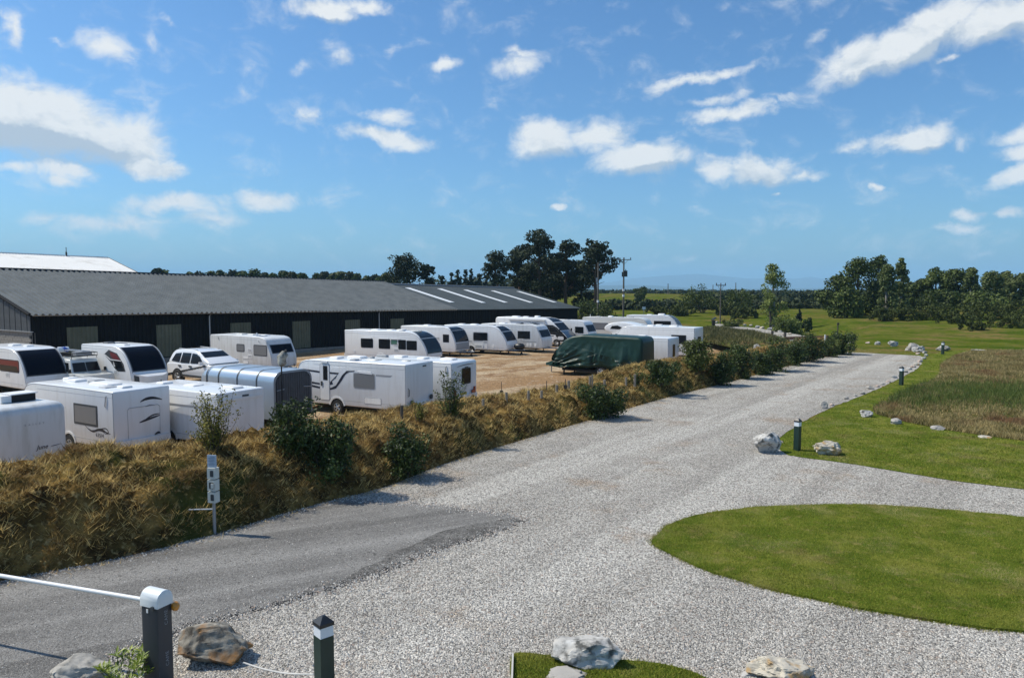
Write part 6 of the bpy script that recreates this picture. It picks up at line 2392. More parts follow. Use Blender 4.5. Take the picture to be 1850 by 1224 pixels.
def shrub(px, ytop, ybase, wpx, z, seed, label, leaf='bush', n=2600, size=.085, name='shrub', D=None, stems=6, sparse=False, group=None, cat='shrub', spread=.24):
    rs = random.Random(seed)
    if D is None:
        b = bank_at(px, ybase - 4)
        b.z -= .05
    else:
        b = base_spot(px, D)
    D = b.y
    h = height_for(ytop, D, b.z) if ytop else .6
    w = wpx * D / F * (1.0 if sparse else 1.12)
    t = thing(name, label, cat, b, 0, group)
    m = MB()
    cl = []
    for i in range(stems + (16 if sparse else 6)):
        a = rs.uniform(0, 6.28)
        f = rs.uniform(.30, .99)
        ln = w / 2 * rs.uniform(.2, .95 if sparse else .86) * (1 if f < .8 else .7)
        tip = Vector((math.cos(a) * ln, math.sin(a) * ln * .9, h * f))
        if sparse:
            limb(m, (rs.uniform(-.06, .06), rs.uniform(-.06, .06), -.25), tip, .010, .003, rs, .08, 4)
            n_on = 5
            for q in range(n_on):
                g = .25 + .75 * q / (n_on - 1)
                rr_ = .075 * (1.25 - .4 * g) * max(.7, h)
                cl.append((tip.x * g, tip.y * g, tip.z * g ** .92, rr_, rr_, rr_ * 1.3))
        else:
            limb(m, (rs.uniform(-.1, .1), rs.uniform(-.1, .1), -.25), tip, .018 + .006 * h, .006, rs, .10, 5)
            rr_ = min(w, h) * rs.uniform(spread * .5, spread)
            cl.append((tip.x, tip.y, tip.z - rr_ * .3, rr_, rr_, rr_))
    if not sparse:
        for i in range(26):
            a = rs.uniform(0, 6.28)
            ln = w / 2 * rs.uniform(.1, .86)
            rr_ = min(w, h) * rs.uniform(.13, .24)
            cl.append((math.cos(a) * ln, math.sin(a) * ln, max(rr_ * .4, h * rs.uniform(.02, .78)), rr_, rr_, rr_))
    m.build('stem', BARK, t, smooth=60)
    V = leaf_cloud(cl, int(n * (1.5 if not sparse else 1.3)), size, seed, .55, .1, aspect=.8, shell=.15 if sparse else .4)
    np_mesh('foliage', V, 4, LEAF[leaf], t)
    return t


shrub(385, 702, 808, 118, 1.15, 201, 'sparse yellow green shrub on the bank behind the sign post', 'yellow', 2600, .06, sparse=True, stems=26)
shrub(520, 712, 815, 92, 1.0, 202, 'dark spiky shrub on the bank in front of the horse trailer', 'bush', 3000, .085, stems=10)
shrub(592, 752, 862, 96, .55, 203, 'dense dark green bush with pale bare twigs on the bank below the striped caravan', 'bush', 4200, .09, stems=8)
shrub(728, 768, 852, 78, .55, 204, 'compact dark green bush halfway down the bank, alone in straw', 'bush', 3200, .085)
shrub(816, 672, 752, 70, 1.15, 205, 'sparse leggy shrub on the bank in front of the rear window caravan', 'broom', 1900, .07, sparse=True, stems=14)
shrub(757, 726, 757, 34, 1.15, 206, 'small brown dried shrub at the corner of the striped caravan', 'yellow', 420, .07, sparse=True, stems=8)
shrub(1086, 684, 752, 82, .45, 207, 'dense rounded dark bush on the bank near the yard posts', 'bush', 4600, .10)
shrub(1201, 648, 696, 70, .9, 208, 'dark rounded bush at the corner of the green covered caravan', 'bush', 3600, .10)
shrub(1150, 660, 694, 26, 1.0, 209, 'thin upright weed shrub between two yard posts', 'broom', 500, .09, sparse=True)
shrub(1264, 613, 664, 56, .9, 210, 'bright green feathery bush in front of the square windowed caravan', 'broom', 2800, .12, stems=12)
shrub(1304, 637, 694, 44, .25, 211, 'upright dark bush beside the mown straw heap', 'bush', 3000, .11)
shrub(1344, 622, 680, 50, .35, 212, 'dark bush below the white boulder on the mound', 'bush', 3000, .12)
shrub(1402, 610, 668, 56, .35, 213, 'tall dark bush at the middle of the roadside bush row', 'bush', 3200, .12)
shrub(1376, 632, 674, 40, .3, 214, 'lower dark bush between two taller ones in the row', 'bush', 2200, .12)
shrub(1436, 612, 656, 46, .5, 215, 'green bush with yellow tips in the roadside row', 'bush', 2400, .13)
shrub(1468, 603, 654, 56, .35, 216, 'wide dark bush near the bend in the roadside row', 'bush', 3200, .13)
shrub(1524, 598, 640, 50, .25, 217, 'last dark bush of the roadside row, at the bend', 'bush', 3000, .14)
shrub(1500, 612, 642, 36, .35, 218, 'small bush next to the last one at the bend', 'broom', 1600, .13)
# meadow and background shrubs
for i, (px, yt, w, D, lab, lf) in enumerate((
        (1268, 517, 86, 150, 'wide dark shrub tree beside the thin pole in the meadow', 'dark'),
        (1330, 524, 56, 142, 'dark round shrub right of the thin pole', 'dark'),
        (1302, 545, 50, 140, 'low dark thicket at the foot of the thin pole', 'gorse'),
        (1232, 548, 60, 138, 'grey green gorse bank left of the thin pole', 'gorse'),
        (1190, 553, 56, 142, 'grey green gorse mass behind the small white notice', 'gorse'),
        (1340, 553, 60, 128, 'dark thicket in the shade right of the pole', 'gorse'),
        (1320, 574, 44, 102, 'pale dry shrub beside the top of the track', 'broom'),
        (1416, 570, 46, 90, 'bright green rounded bush in the meadow below the birch', 'mid'),
        (1432, 576, 28, 92, 'small leafy bush beside the rounded meadow bush', 'light'),
        (1460, 574, 12, 100, 'tiny dark shrub in the meadow right of the conifer', 'dark'),
        (1158, 518, 26, 240, 'round dark bush standing in the green field hedge', 'dark'),
        (1350, 530, 50, 190, 'grey green bush behind the meadow hedge', 'gorse'),
        (1596, 556, 60, 108, 'dark gorse at the foot of the weeping birch', 'gorse'),
        (1632, 552, 60, 108, 'green gorse below the dip in the right hand trees', 'gorse'),
        (1690, 546, 70, 106, 'rounded gorse left of the sandy scrape', 'gorse'),
        (1728, 556, 70, 100, 'low gorse on the edge of the sandy scrape', 'gorse'),
        (1775, 545, 90, 104, 'wide gorse mass above the sandy scrape', 'gorse'),
        (1826, 538, 90, 104, 'tall gorse bank towards the right edge', 'gorse'),
        (1800, 566, 90, 92, 'dark low gorse in front of the gorse bank', 'gorse'),
        (1850, 556, 80, 94, 'dark gorse at the right edge of the meadow', 'gorse'),
        (1766, 580, 60, 88, 'dark low bush below the sandy scrape', 'gorse'),
        (1905, 560, 90, 94, 'gorse just past the right edge of the meadow', 'gorse'),
        (1090, 545, 50, 112, 'dark shrub behind the poles beside the shed end', 'dark'),
        (1062, 540, 40, 120, 'dark shrub at the corner of the dark shed', 'dark'))):
    shrub(px, yt, None, w, 0, 300 + i, lab, lf, 2000, .26 * D / 110, D=D, stems=5, name='meadow_shrub')

# far hedges and woods: each reads as one dark line


def hedge_line(pts, D, hm, n, seed, name='far_hedge', wd=3.0, leaf='far', var=.5, size=None):
    rs = random.Random(seed)
    cl = []
    xs = [p[0] for p in pts]
    x = xs[0]
    step = max(4, (xs[-1] - xs[0]) / 160)
    while x < xs[-1]:
        k = float(np.interp(x, xs, [p[1] for p in pts]))
        b = base_spot(x, D * (1 + .04 * mnoise.noise((x * .03, seed, 0))))
        hh = hm * k * (1 + var * mnoise.noise((x * .05, seed, 3)) + .3 * var * rs.uniform(-1, 1))
        if hh > .3:
            r_ = max(step * D / F * .8, hh * .5)
            cl.append((b.x, b.y, b.z + hh * .5, r_, wd, hh * .5))
        x += step
    o = np_mesh(name, leaf_cloud(cl, n, size or .006 * D, seed, .8, .3), 4, LEAF[leaf])
    o['kind'] = 'stuff'


hedge_line([(1040, 1), (1500, 1)], 172, 2.2, 3600, 1, var=.6)
hedge_line([(1480, .8), (2100, 1)], 180, 2.6, 3000, 2)
hedge_line([(1085, 1), (1250, 1.0), (1300, .8), (1480, 1), (1900, 1)], 430, 3.0, 4200, 3)
hedge_line([(1060, 1), (2000, 1)], 560, 2.6, 4600, 4)
hedge_line([(900, 1), (2200, 1)], 800, 2.0, 5200, 5, var=.8)
hedge_line([(-400, 1), (700, 1.2), (1000, 1), (2300, 1)], 1050, 2.2, 6500, 6, var=.8)
hedge_line([(1270, 1), (1480, 1)], 250, 2.6, 2600, 7, var=.8)
hedge_line([(-300, 1), (560, .9), (700, .85), (790, 1.2), (915, 1.3), (1040, 1.1)], 300, 6.8, 8500, 8, 'far_wood', wd=8)
# ------------------------------------------------------------------ rocks
ROCK_W = material('pale_rock', (.46, .44, .405), .9, col2=(.085, .083, .075), nscale=5.5, mid=.545, spread=.07, bump=.03, bscale=12, col3=(.60, .585, .55), n3=.7)
ROCK_G = material('grey_rock', (.40, .375, .33), .9, col2=(.09, .085, .075), nscale=5, mid=.56, spread=.14, bump=.04, bscale=9, col3=(.42, .40, .36), n3=1.6)
ROCK_B = material('brown_lichen_rock', (.33, .30, .245), .9, col2=(.05, .042, .033), nscale=5, mid=.52, spread=.12, bump=.05, bscale=8, col3=(.30, .15, .05), n3=.8)
ROCK_O = material('ochre_rock', (.52, .47, .38), .9, col2=(.16, .135, .10), nscale=5, mid=.58, spread=.12, bump=.03, bscale=10, col3=(.52, .30, .09), n3=.9)
ROCK_S = material('smooth_rock', (.44, .41, .37), .85, col2=(.30, .28, .25), nscale=3, bump=.01)
ROCK_P = material('pink_rock', (.46, .33, .26), .9, col2=(.55, .48, .42), nscale=2, bump=.02)


def rock(label, px, py, wpx, hpx, mat, seed, sub=4, cuts=9, depth=.8, name='boulder', cat='boulder', rot=0.0, rough=.16, group=None, z=0.0, lift=0.0, tilt=0.0):
    """a boulder whose foot is seen at (px,py), wpx wide and hpx high in the photo"""
    b = ground_at(px, py, z)
    dist = math.sqrt(b.x ** 2 + b.y ** 2 + (H - z) ** 2)
    k = b.y / F
    w, h = wpx * k, hpx * k
    el = math.atan2(H - z, b.y)
    dp = w * depth
    # seen from above: the picture height holds some of the top as well
    h = max(h * .35, (h - dp * math.sin(el) * .55) / math.cos(el))
    rs = random.Random(seed)
    bm = bmesh.new()
    bmesh.ops.create_icosphere(bm, subdivisions=sub, radius=1)
    planes = []
    for _ in range(cuts):
        n = Vector((rs.gauss(0, 1), rs.gauss(0, 1), rs.gauss(0, .8))).normalized()
        planes.append((n, rs.uniform(.50, .84)))
    for v in bm.verts:
        p = v.co.normalized()
        q = p.copy()
        for n, d in planes:
            s = q.dot(n)
            if s > d:
                q -= n * (s - d) * .97
        q += p * (rough * mnoise.noise(p * 1.4 + Vector((seed, 0, 0))) + rough * .8 * mnoise.noise(p * 3.3 + Vector((0, seed, 0))) + rough * .45 * abs(mnoise.noise(p * 7 + Vector((0, seed, 3)))) + rough * .22 * mnoise.noise(p * 17 + Vector((0, seed, 3))))
        v.co = q
    xs = [v.co.x for v in bm.verts]
    ys = [v.co.y for v in bm.verts]
    zs = [v.co.z for v in bm.verts]
    for v in bm.verts:
        v.co.x = (v.co.x - (max(xs) + min(xs)) / 2) / (max(xs) - min(xs)) * w
        v.co.y = (v.co.y - (max(ys) + min(ys)) / 2) / (max(ys) - min(ys)) * dp
        v.co.z = ((v.co.z - min(zs)) / (max(zs) - min(zs)) - .18) * h / .82
        if tilt:
            v.co.x += tilt * v.co.z
    me = bpy.data.meshes.new(name)
    bm.to_mesh(me)
    bm.free()
    me.shade_smooth()
    me.set_sharp_from_angle(angle=rad(24))
    me.materials.append(mat)
    o = bpy.data.objects.new(name, me)
    o.location = (b.x, b.y + dp * .30, z + lift)
    o.rotation_euler = (0, 0, rot)
    link(o)
    return tag(o, label, cat, group)


rock('large white and grey boulder on the front lawn edge', 1062, 1207, 138, 68, ROCK_W, 3, 5, 12, .62, rough=.08)
rock('low tan rock in front of the large white boulder', 1028, 1236, 88, 30, ROCK_S, 5, 4, 8, .7)
rock('jagged pale rock with ochre stains at the bottom edge of the drive', 1420, 1238, 128, 56, ROCK_O, 8, 5, 11, .6, rough=.16)
rock('small white stone beside the ochre stained rock', 1352, 1222, 28, 10, ROCK_W, 9, 3)
rock('angular grey brown rock with rust patch beside the barrier post', 381, 1202, 132, 84, ROCK_B, 12, 5, 13, .7, rough=.09)
rock('pale weathered rock left of the barrier post', 128, 1248, 122, 66, ROCK_G, 14, 5, 11, .7, rough=.10)
rock('big mottled grey boulder at the corner where the drive forks', 1388, 819, 52, 42, ROCK_W, 21, 5, 10, .75, rough=.12)
rock('creased cream boulder on the grass right of the light bollard', 1500, 823, 52, 30, ROCK_O, 22, 5, 9, .7, rough=.16)
rock('upright pointed grey stone at the edge of the drive', 1490, 738, 15, 15, ROCK_S, 23, 4, 5, .7)
rock('round white stone at the corner of the rough ground', 1568, 754, 23, 15, ROCK_W, 24, 4)
rock('smooth grey stone on the edge of the rough ground', 1621, 767, 20, 13, ROCK_S, 25, 4, 3)
rock('flat tan stone on the edge of the rough ground', 1696, 777, 25, 10, ROCK_S, 26, 4, 4)
rock('low flat slab at the right end of the stone line', 1783, 792, 25, 7, ROCK_O, 27, 4, 5)
rock('white rounded boulder by the far bend of the drive', 1615, 626, 18, 11, ROCK_W, 31, 4)
rock('grey upright boulder behind the white one at the bend', 1650, 634, 24, 15, ROCK_G, 32, 4, tilt=.4)
rock('long white boulder lying at the bend of the drive', 1664, 636, 26, 12, ROCK_W, 33, 4)
rock('dark grey boulder behind the far light bollard', 1707, 634, 26, 11, ROCK_G, 34, 4)
rock('flat white slab in the grass above the rough ground', 1773, 634, 26, 4, ROCK_W, 35, 3)
rock('small white stone left of the rounded boulder at the bend', 1587, 623, 11, 7, ROCK_W, 36, 3)
rock('small orange stone on the outside of the bend', 1569, 621, 9, 4, ROCK_P, 37, 3)
rock('large white boulder on top of the grassy mound', 1371, 632, 17, 11, ROCK_W, 38, 4, z=.25)
rock('pale stone at the fork of drive beside the mottled boulder', 1410, 800, 12, 5, ROCK_P, 39, 3)
# edging stones down the right side of the drive
edge = [(1504, 733, 11, ROCK_P), (1530, 721, 12, ROCK_G), (1546, 716, 9, ROCK_S), (1559, 712, 12, ROCK_G), (1574, 703, 16, ROCK_G), (1586, 699, 10, ROCK_P), (1595, 695, 10, ROCK_S), (1606, 691, 11, ROCK_P), (1616, 683, 13, ROCK_W), (1627, 680, 10, ROCK_S), (1637, 673, 11, ROCK_G), (1644, 668, 12, ROCK_W), (1651, 664, 11, ROCK_P), (1657, 660, 12, ROCK_O), (1664, 654, 11, ROCK_P), (1670, 649, 11, ROCK_W), (1674, 643, 10, ROCK_W), (1672, 638, 10, ROCK_S), (1660, 640, 9, ROCK_P)]
for i, (x, y, w, mt) in enumerate(edge):
    rock('edging stone on the right of the drive, %s up from the pointed stone' % ORD[i], x, y, w * .85, w * .45, mt, 60 + i, 3, 6, .8, name='edging_stone', cat='stone', group='edging stones along the drive')
for i, (x, y, w) in enumerate(((1295, 583, 6), (1313, 584, 7), (1322, 585, 6), (1334, 586, 7), (1346, 588, 6), (1357, 589, 7), (1369, 592, 9), (1378, 594, 10), (1391, 596, 10), (1402, 599, 8), (1410, 600, 8), (1427, 604, 7))):
    rock('pale stone lining the far track, %s in the line from the bin' % ORD[i], x, y, w, w * .5, (ROCK_W, ROCK_O)[i % 2], 90 + i, 2, 5, .8, name='edging_stone', cat='stone', group='edging stones along the far track')
for i, (x, y, w) in enumerate(((1138, 1190, 9), (1147, 1196, 14), (1220, 1203, 8), (1242, 1206, 9))):
    rock('small pale stone at the front lawn, %s from the large white boulder' % ORD[i], x, y, w, w * .4, (ROCK_W, ROCK_O)[i % 2], 110 + i, 3, 5, .8, name='loose_stone', cat='stone', group='small stones by the front lawn')

# ------------------------------------------------------------------ light bollards
GREEN_POST = material('dark_green_post', (.010, .028, .022), .45, col2=(.014, .038, .028), nscale=4)
CAP = material('black_cap', (.020, .022, .025), .35)
OPAL = material('opal_diffuser', (.72, .76, .80), .35)


def bollard(label, px, py, h=1.06, w=.165, rz=rad(38), at_top=None):
    if at_top:
        p = ground_at(px, at_top, h)
    else:
        p = ground_at(px, py)
    t = thing('light_bollard', label, 'bollard', (p.x, p.y, 0), rz, 'green light bollards beside the drive')
    m = MB()
    m.box((0, 0, (h - .26) / 2 - .05), (w, w, h - .26 + .1))
    m.build('post', GREEN_POST, t)
    m = MB()
    m.box((0, 0, h - .19), (w * .97, w * .97, .14))
    m.build('diffuser', OPAL, t)
    m = MB()
    c = w * .54
    m.loft([[Vector((x, y, z)) for x, y in ((-s, -s), (s, -s), (s, s), (-s, s))] for s, z in ((c, h - .12), (c, h - .075), (c * .25, h), (c * .1, h + .004))])
    m.build('cap', CAP, t)


bollard('dark green light bollard cut by the bottom edge, roped to a rock', 584, 0, 1.06, .19, rad(42), at_top=1111)
bollard('dark green light bollard between two boulders where the drive forks', 1440, 814, 1.08, .17, rad(40))
bollard('dark green light bollard on the grass strip beside the rough ground', 1628, 696, 1.06, .17, rad(30))
bollard('small distant light bollard in front of the dark grey boulder', 1703, 640, 1.04, .17, rad(30))

# rope
a, b = ground_at(440, 1196, .30), ground_at(566, 1217, .42)
m = MB()
pts = []
for k in range(13):
    f = k / 12
    p = a.lerp(b, f)
    p.z -= .05 * math.sin(math.pi * f)
    pts.append(p)
m.tube(pts, .011, 6)
tag(m.build('rope', material('white_rope', (.6, .58, .54), .9), smooth=60), 'white rope strung from the rust patched rock to the bollard', 'rope')

# ------------------------------------------------------------------ barrier
ANTHRA = material('anthracite_cabinet', (.030, .036, .045), .45, col2=(.034, .040, .050), nscale=2)
DOME = material('white_dome_plastic', (.70, .73, .74), .4)
AMBER = material('amber_lens', (.55, .22, .02), .3, coat=.4)
bp = ground_at(282, 1066, 1.30)
BR = rad(66)
BZ = .22
t = thing('barrier_post', 'anthracite barrier cabinet with white domed top and amber lamp', 'barrier', (bp.x, bp.y, 0), BR)
wx, wy = .235, .30
m = MB()
m.loft([[Vector((x, y, z)) for x, y in round_rect(-wx / 2, -wy / 2, wx / 2, wy / 2, .02, 3)] for z in (-.05, 1.20)])
m.build('cabinet', ANTHRA, t, smooth=30)
m = MB()
rings_ = []
for k in range(13):
    a_ = math.pi * k / 12
    x, z = -math.cos(a_) * (wx / 2 + .008), .985 + BZ + math.sin(a_) * .125
    rings_.append((x, z))
# the dome is an arch running front to back
sec = [Vector((x, z)) for x, z in [(-wx / 2 - .008, .90 + BZ)] + rings_ + [(wx / 2 + .008, .90 + BZ)]]
m.loft([[Vector((p.x * s, y, .90 + BZ + (p.y - .90 - BZ) * sz)) for p in sec] for y, s, sz in ((-wy / 2 - .012, .97, .93), (-wy / 2 - .004, 1, 1), (wy / 2 + .004, 1, 1), (wy / 2 + .012, .97, .93))])
m.build('dome', DOME, t, smooth=40)
m = MB()
m.lathe([(.001, -.062), (.03, -.055), (.05, -.03), (.055, 0), (.05, .03), (.03, .055), (.001, .062)], 16, Matrix.Translation((wx / 2 + .03, -wy / 2 - .025, .84 + BZ)))
m.build('warning_lamp', AMBER, t, smooth=60)
m = MB()
m.box((-wx / 2 - .004, .03, .845 + BZ), (.008, .03, .05))
m.build('label_sticker', PLATE_W, t)
m = MB()
m.lathe([(.03, 0), (.03, .03)], 12, Matrix.Translation((-wx / 2, -.08, .90 + BZ)) @ Matrix.Rotation(rad(-90), 4, 'Y'))
m.build('lock', DKTRIM, t)
for z in (.74 + BZ, .40):
    c = bpy.data.curves.new('lettering', 'FONT')
    c.body = 'CAME'
    c.size = .07
    c.extrude = .001
    c.align_x = c.align_y = 'CENTER'
    c.space_character = 1.15
    c.materials.append(material('grey_print', (.22, .24, .27), .5))
    tmp = bpy.data.objects.new('lettering', c)
    o = bpy.data.objects.new('lettering', bpy.data.meshes.new_from_object(tmp))
    bpy.data.objects.remove(tmp)
    o.matrix_local = Matrix.Translation((.015, -wy / 2 - .003, z)) @ Matrix(((1, 0, 0, 0), (0, 0, -1, 0), (0, 1, 0, 0), (0, 0, 0, 1))) @ Matrix.Rotation(rad(90), 4, 'Z')
    link(o, t)
arm_a = ground_at(252, 1081, 1.14)
arm_b = ground_at(0, 1039, 1.14)
dirn = (arm_b - arm_a).normalized()
arm_e = arm_a + dirn * 4.6
Minv = (Matrix.Translation(t.location) @ Matrix.Rotation(BR, 4, 'Z')).inverted()
m = MB()
m.tube([Minv @ (arm_a - dirn * .18), Minv @ arm_e], .029, 12)
m.build('arm', PLASTIC, t, smooth=40)

# ------------------------------------------------------------------ key sign and card readers on a pole
GALVP = material('grey_pole', (.33, .35, .37), .4, metal=.5)
OFFW = material('offwhite_box', (.60, .60, .54), .5)
sp = ground_at(388, 964)
t = thing('access_post', 'slim grey post with three cream key boxes and a notice on top', 'post', (sp.x, sp.y, 0), rad(-14))
m = MB()
m.lathe([(.034, -.1), (.034, 1.0)], 12)
m.build('pole', GALVP, t, smooth=40)
for i, z in enumerate((.70, .96, 1.22)):
    m = MB()
    m.box((0, 0, z + .12), (.19, .15, .235))
    b_ = m.build('key_box', OFFW, t)
    m = MB()
    pr = round_rect(-.02 if i != 1 else -.05, z + .05, .06, z + .19, .02)
    m.loft([[Vector((x, -.070, q)) for x, q in pr], [Vector((x, -.082, q)) for x, q in pr]])
    f = m.build('reader_window', DKTRIM, b_)
    if i == 1:
        m = MB()
        m.box((.04, -.095, z + .12), (.06, .02, .10))
        m.build('keypad', OFFW, b_)
m = MB()
m.box((0, -.03, 1.60), (.215, .02, .275))
n_ = m.build('notice', material('notice_sheet', (.42, .50, .60), .35), t)
m = MB()
for k, (w, x) in enumerate(((.11, .02), (.15, 0), (.14, 0), (.15, 0), (.10, 0), (.15, 0), (.13, 0))):
    m.box((x, -.041, 1.70 - k * .032), (w, .003, .009))
m.build('print_line', material('notice_print', (.12, .16, .22), .5), n_)
m = MB()
m.tube([(0, 0, .55), (-.48, -.20, .56)], .015, 8)
m.build('side_bar', material('pale_bar', (.6, .62, .63), .4), t, smooth=40)

# ------------------------------------------------------------------ stakes and posts of the yard
WOOD = material('weathered_wood', (.20, .16, .12), .9, col2=(.33, .28, .22), nscale=6, stretch=(1, 1, .15))
DARKWOOD = material('dark_wood', (.06, .05, .04), .9, col2=(.11, .09, .07), nscale=6, stretch=(1, 1, .15))


def post(px, ybase, ytop, wpx, label, mat=WOOD, z=.05, name='fence_post', group='short posts along the yard edge', tilt=0):
    b = ground_at(px, ybase, z)
    b = bank_at(px, ybase) if behind(b.x, b.y) < 6.8 else b
    k = b.y / F
    h, w = (ybase - ytop) * k, max(.035, wpx * k)
    m = MB()
    m.loft([[Vector((w / 2 * math.cos(a) + tilt * q, w / 2 * math.sin(a), q)) for a in [2 * math.pi * i / 8 for i in range(8)]] for q in (-.3, h - .02, h)])
    o = m.build(name, mat, None, smooth=40, loc=b)
    tag(o, label, 'post', group)


for i, (px, yb, yt) in enumerate(((873, 726, 715), (919, 720, 704), (950, 716, 700), (979, 711, 699), (1007, 703, 688), (1033, 698, 684), (1071, 690, 676), (1097, 690, 680))):
    post(px, yb, yt, 5, 'short round wooden yard edge post, %s from the rear window caravan' % ORD[i], z=.1)
post(1130, 690, 676, 4, 'pale wooden post before the covered caravan joined by a rail', z=.1)
post(1147, 690, 668, 5, 'taller pale wooden post before the covered caravan joined by a rail', z=.1)
a, b = ground_at(1130, 680, .4), ground_at(1147, 680, .4)
m = MB()
m.tube([a, b], .03, 6)
tag(m.build('rail', WOOD), 'short rail between two pale posts before the covered caravan', 'rail')
post(629, 776, 757, 5, 'short dark post beside the striped caravan wheel', DARKWOOD, z=.35)
post(730, 754, 726, 6, 'dark leaning post at the rear corner of the striped caravan', DARKWOOD, z=.5)
post(1071, 692, 668, 2.5, 'thin pale stake in front of the covered caravan', z=.1)


def stake(px, yb, yt, label, plate=True):
    b = ground_at(px, yb, .1)
    b = bank_at(px, yb) if behind(b.x, b.y) < 6.8 else b
    k = b.y / F
    h = (yb - yt) * k
    t = thing('marker_stake', label, 'stake', b, 0, 'thin marker stakes in the yard')
    m = MB()
    m.tube([(0, 0, -.2), (0, 0, h)], .018, 6)
    m.build('rod', DARKWOOD, t)
    if plate:
        m = MB()
        m.box((0, -.02, .09), (.16, .03, .16))
        m.build('foot_plate', DARKWOOD, t)


stake(906, 711, 689, 'thin dark stake with a foot plate, nearest of the yard stakes')
stake(987, 700, 682, 'thin bare stake between the round posts', False)
stake(1026, 696, 678, 'thin dark stake with a foot plate near the covered caravan')

# far posts and rail by the bushes
post(1395, 612, 597, 5, 'dark square post beside the far track', DARKWOOD, group='dark posts by the far track')
post(1418, 613, 600, 5, 'dark square post where the brown rail begins', DARKWOOD, group='dark posts by the far track')
post(1493, 612, 597, 3, 'thin white post at the end of the brown rail', PLASTIC, group='dark posts by the far track')
post(1497, 611, 598, 4, 'dark post at the end of the brown rail', DARKWOOD, group='dark posts by the far track')
t0, t1 = ground_at(1418, 611, .55), ground_at(1495, 609, .55)
m = MB()
m.box(((t0.x + t1.x) / 2, (t0.y + t1.y) / 2, .55), ((t1 - t0).length, .06, .30), math.atan2(t1.y - t0.y, t1.x - t0.x))
tag(m.build('brown_rail', material('red_brown_board', (.22, .09, .05), .9, col2=(.30, .15, .09), nscale=3)), 'low red brown board rail behind the roadside bushes', 'rail')
p = ground_at(1513, 610, 0)
t = thing('waymarker', 'tall brown waymarker post with a small board, behind the last bush', 'sign', p)
m = MB()
m.box((0, 0, .75), (.10, .10, 1.7))
m.build('post', DARKWOOD, t)
m = MB()
m.box((0, -.07, 1.50), (.24, .04, .22))
m.build('board', DARKWOOD, t)
p = ground_at(1289, 588, 0)
t = thing('waste_bin', 'dark post mounted bin with tilted lid at the top of the track', 'bin', p, rad(20))
m = MB()
m.loft([[Vector((x, y, z)) for x, y in round_rect(-.24 * s, -.2 * s, .24 * s, .2 * s, .05, 3)] for z, s in ((0, .8), (.75, 1.0))])
m.build('bin_body', CAP, t, smooth=40)
m = MB()
m.box((.05, 0, .98), (.62, .46, .10), 0, -.5)
m.build('lid', CAP, t)
p = base_spot(1163, 128)
t = thing('notice_board', 'small white notice on a post by the gorse behind the caravans', 'sign', p)
m = MB()
m.tube([(0, 0, 0), (0, 0, 2.0)], .05, 6)
m.build('post', GALVP, t)
m = MB()
m.box((0, -.06, 2.0), (.55, .04, .5))
m.build('panel', PLASTIC, t)

# ------------------------------------------------------------------ poles
POLEW = material('pole_wood', (.10, .085, .07), .9, col2=(.17, .145, .12), nscale=3, stretch=(1, 1, .1))


def utility(px, D, ytop, label, arm, kind='plain', r=.16):
    b = base_spot(px, D)
    h = height_for(ytop, D, b.z)
    t = thing('utility_pole', label, 'pole', b, rad(-8))
    m = MB()
    m.tube([(0, 0, -.3), (0, 0, h * .5), (0, 0, h)], [r, r * .88, r * .72], 10)
    m.build('pole', POLEW, t, smooth=50)
    if arm:
        m = MB()
        m.box((0, -.12, h - .35), (arm, .12, .12))
        m.build('crossarm', POLEW, t)
        for s in (-1, 1):
            m = MB()
            m.tube([(s * .10, -.05, h - 1.0), (s * arm * .3, -.10, h - .40)], .03, 5)
            m.build('arm_brace', GALVP, t)
            m = MB()
            m.lathe([(.05, 0), (.07, .08), (.05, .14), (.08, .2), (.04, .3)], 10, Matrix.Translation((s * (arm / 2 - .1), -.12, h - .29)))
            m.build('insulator', CAP, t, smooth=40)
    if kind == 'transformer':
        m = MB()
        m.box((.30, -.05, h - 2.55), (.55, .5, .95))
        m.lathe([(.05, 0), (.07, .12), (.04, .25)], 8, Matrix.Translation((.3, -.1, h - 2.08)))
        m.box((-.20, 0, h - 2.65), (.22, .2, .75))
        m.build('transformer', CAP, t)
        for z in (h - 5.3, h - 6.2):
            m = MB()
            m.lathe([(r * 1.15, 0), (r * 1.15, .35)], 10, Matrix.Translation((0, 0, z)))
            m.build('white_band', PLASTIC, t)
    if kind == 'lamp':
        m = MB()
        m.tube([(0, 0, h - .25), (1.3, 0, h - .12)], .05, 6)
        m.build('lamp_arm', GALVP, t)
        m = MB()
        m.box((1.45, 0, h - .10), (.65, .22, .14))
        m.build('lamp_head', GALVP, t)
        m = MB()
        m.box((-.18, -.1, h - 2.6), (.3, .25, .6))
        m.build('junction_box', GALVP, t)
        for z in (h - 6.0,):
            m = MB()
            m.lathe([(r * 1.15, 0), (r * 1.15, .35)], 10, Matrix.Translation((0, 0, z)))
            m.build('white_band', PLASTIC, t)


utility(1126, 118, 465, 'wooden power pole with crossarm and a dark transformer', 2.3, 'transformer')
utility(1080, 112, 474, 'pole with a single street lamp arm in front of the pines', 0, 'lamp', .15)
utility(1301, 112, 511, 'slim pole with a short crossarm standing in the meadow', 1.5, 'plain', .10)
for px, yt, D, lab in ((1206, 512, 330, 'distant bare pole standing alone right of the power pole'), (1287, 514, 380, 'distant bare pole just left of the slim crossarm pole'), (1328, 510, 340, 'distant bare pole just right of the slim crossarm pole')):
    utility(px, D, yt, lab, 0, 'plain', .22)

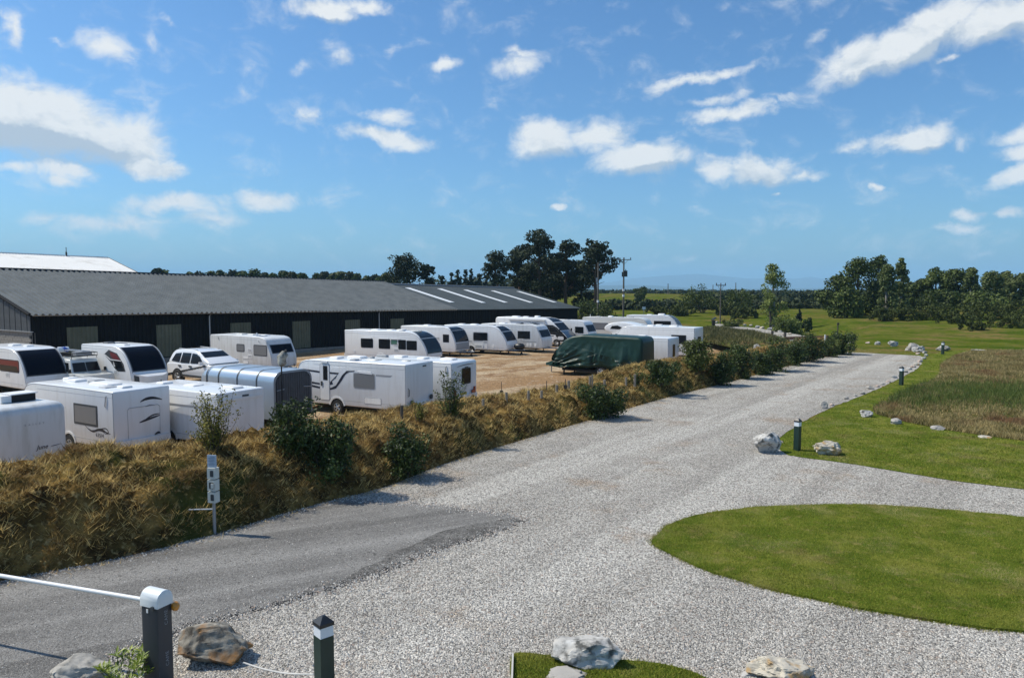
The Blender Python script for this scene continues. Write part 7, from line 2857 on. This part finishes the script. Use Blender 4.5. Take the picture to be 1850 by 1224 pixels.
# ------------------------------------------------------------------ edging strip and front plants
a, b = ground_at(929, 1186, .05), ground_at(926, 1290, .05)
m = MB()
dd = (b - a)
m.box(((a.x + b.x) / 2 - .02, (a.y + b.y) / 2, .03), (dd.length, .025, .16), math.atan2(dd.y, dd.x))
tag(m.build('edging_strip', material('pale_edging', (.5, .48, .44), .8)), 'thin pale edging board along the left side of the front lawn', 'edging')


def leafy_plant(px, py, w, h, seed, label, n=26):
    b = ground_at(px, py, .05)
    rs = random.Random(seed)
    t = thing('leafy_plant', label, 'plant', b)
    m = MB()
    heads = []
    for i in range(n):
        a = rs.uniform(0, 6.28)
        ln = w * rs.uniform(.1, .5)
        tip = Vector((math.cos(a) * ln, math.sin(a) * ln, h * rs.uniform(.45, 1)))
        limb(m, (0, 0, 0), tip, .006, .004, rs, .1, 4)
        heads.append(tip)
    m.build('stem', material('green_stem', (.09, .10, .03), .7), t)
    lm = material('bright_leaf', (.13, .20, .02), .5, col2=(.33, .38, .05), nscale=4, island=.6, transl=.25)
    m = MB()
    for hd in heads:
        for k in range(9):
            a = k * 2.4 + rs.uniform(-.2, .2)
            d = Vector((math.cos(a), math.sin(a), rs.uniform(.3, .9))).normalized()
            L_ = rs.uniform(.09, .15)
            sd = d.cross(Vector((0, 0, 1))).normalized() * .019
            p0 = hd + Vector((0, 0, -.03 + .008 * k))
            m.add([p0, p0 + d * L_ * .5 + sd + Vector((0, 0, .006)), p0 + d * L_, p0 + d * L_ * .5 - sd + Vector((0, 0, .006))], [(0, 1, 2, 3)])
    m.build('foliage', lm, t)


leafy_plant(222, 1250, .66, .44, 5, 'bright yellow green leafy plant at the foot of the barrier post')
# ------------------------------------------------------------------ the air
m = MB()
zt = 360.0
m.box((0, 0, (zt - 18.5) / 2), (33600, 33600, zt + 18.5))
hz = m.build('haze', None)
hm = bpy.data.materials.new('air')
hm.use_nodes = True
nt = hm.node_tree
nt.nodes.clear()
pv = nt.nodes.new('ShaderNodeVolumePrincipled')
pv.inputs['Color'].default_value = (.45, .76, 1.0, 1)
pv.inputs['Density'].default_value = 1.3e-4
pv.inputs['Anisotropy'].default_value = 0.0
out = nt.nodes.new('ShaderNodeOutputMaterial')
nt.links.new(pv.outputs[0], out.inputs['Volume'])
hz.data.materials.append(hm)
hz['kind'] = 'stuff'
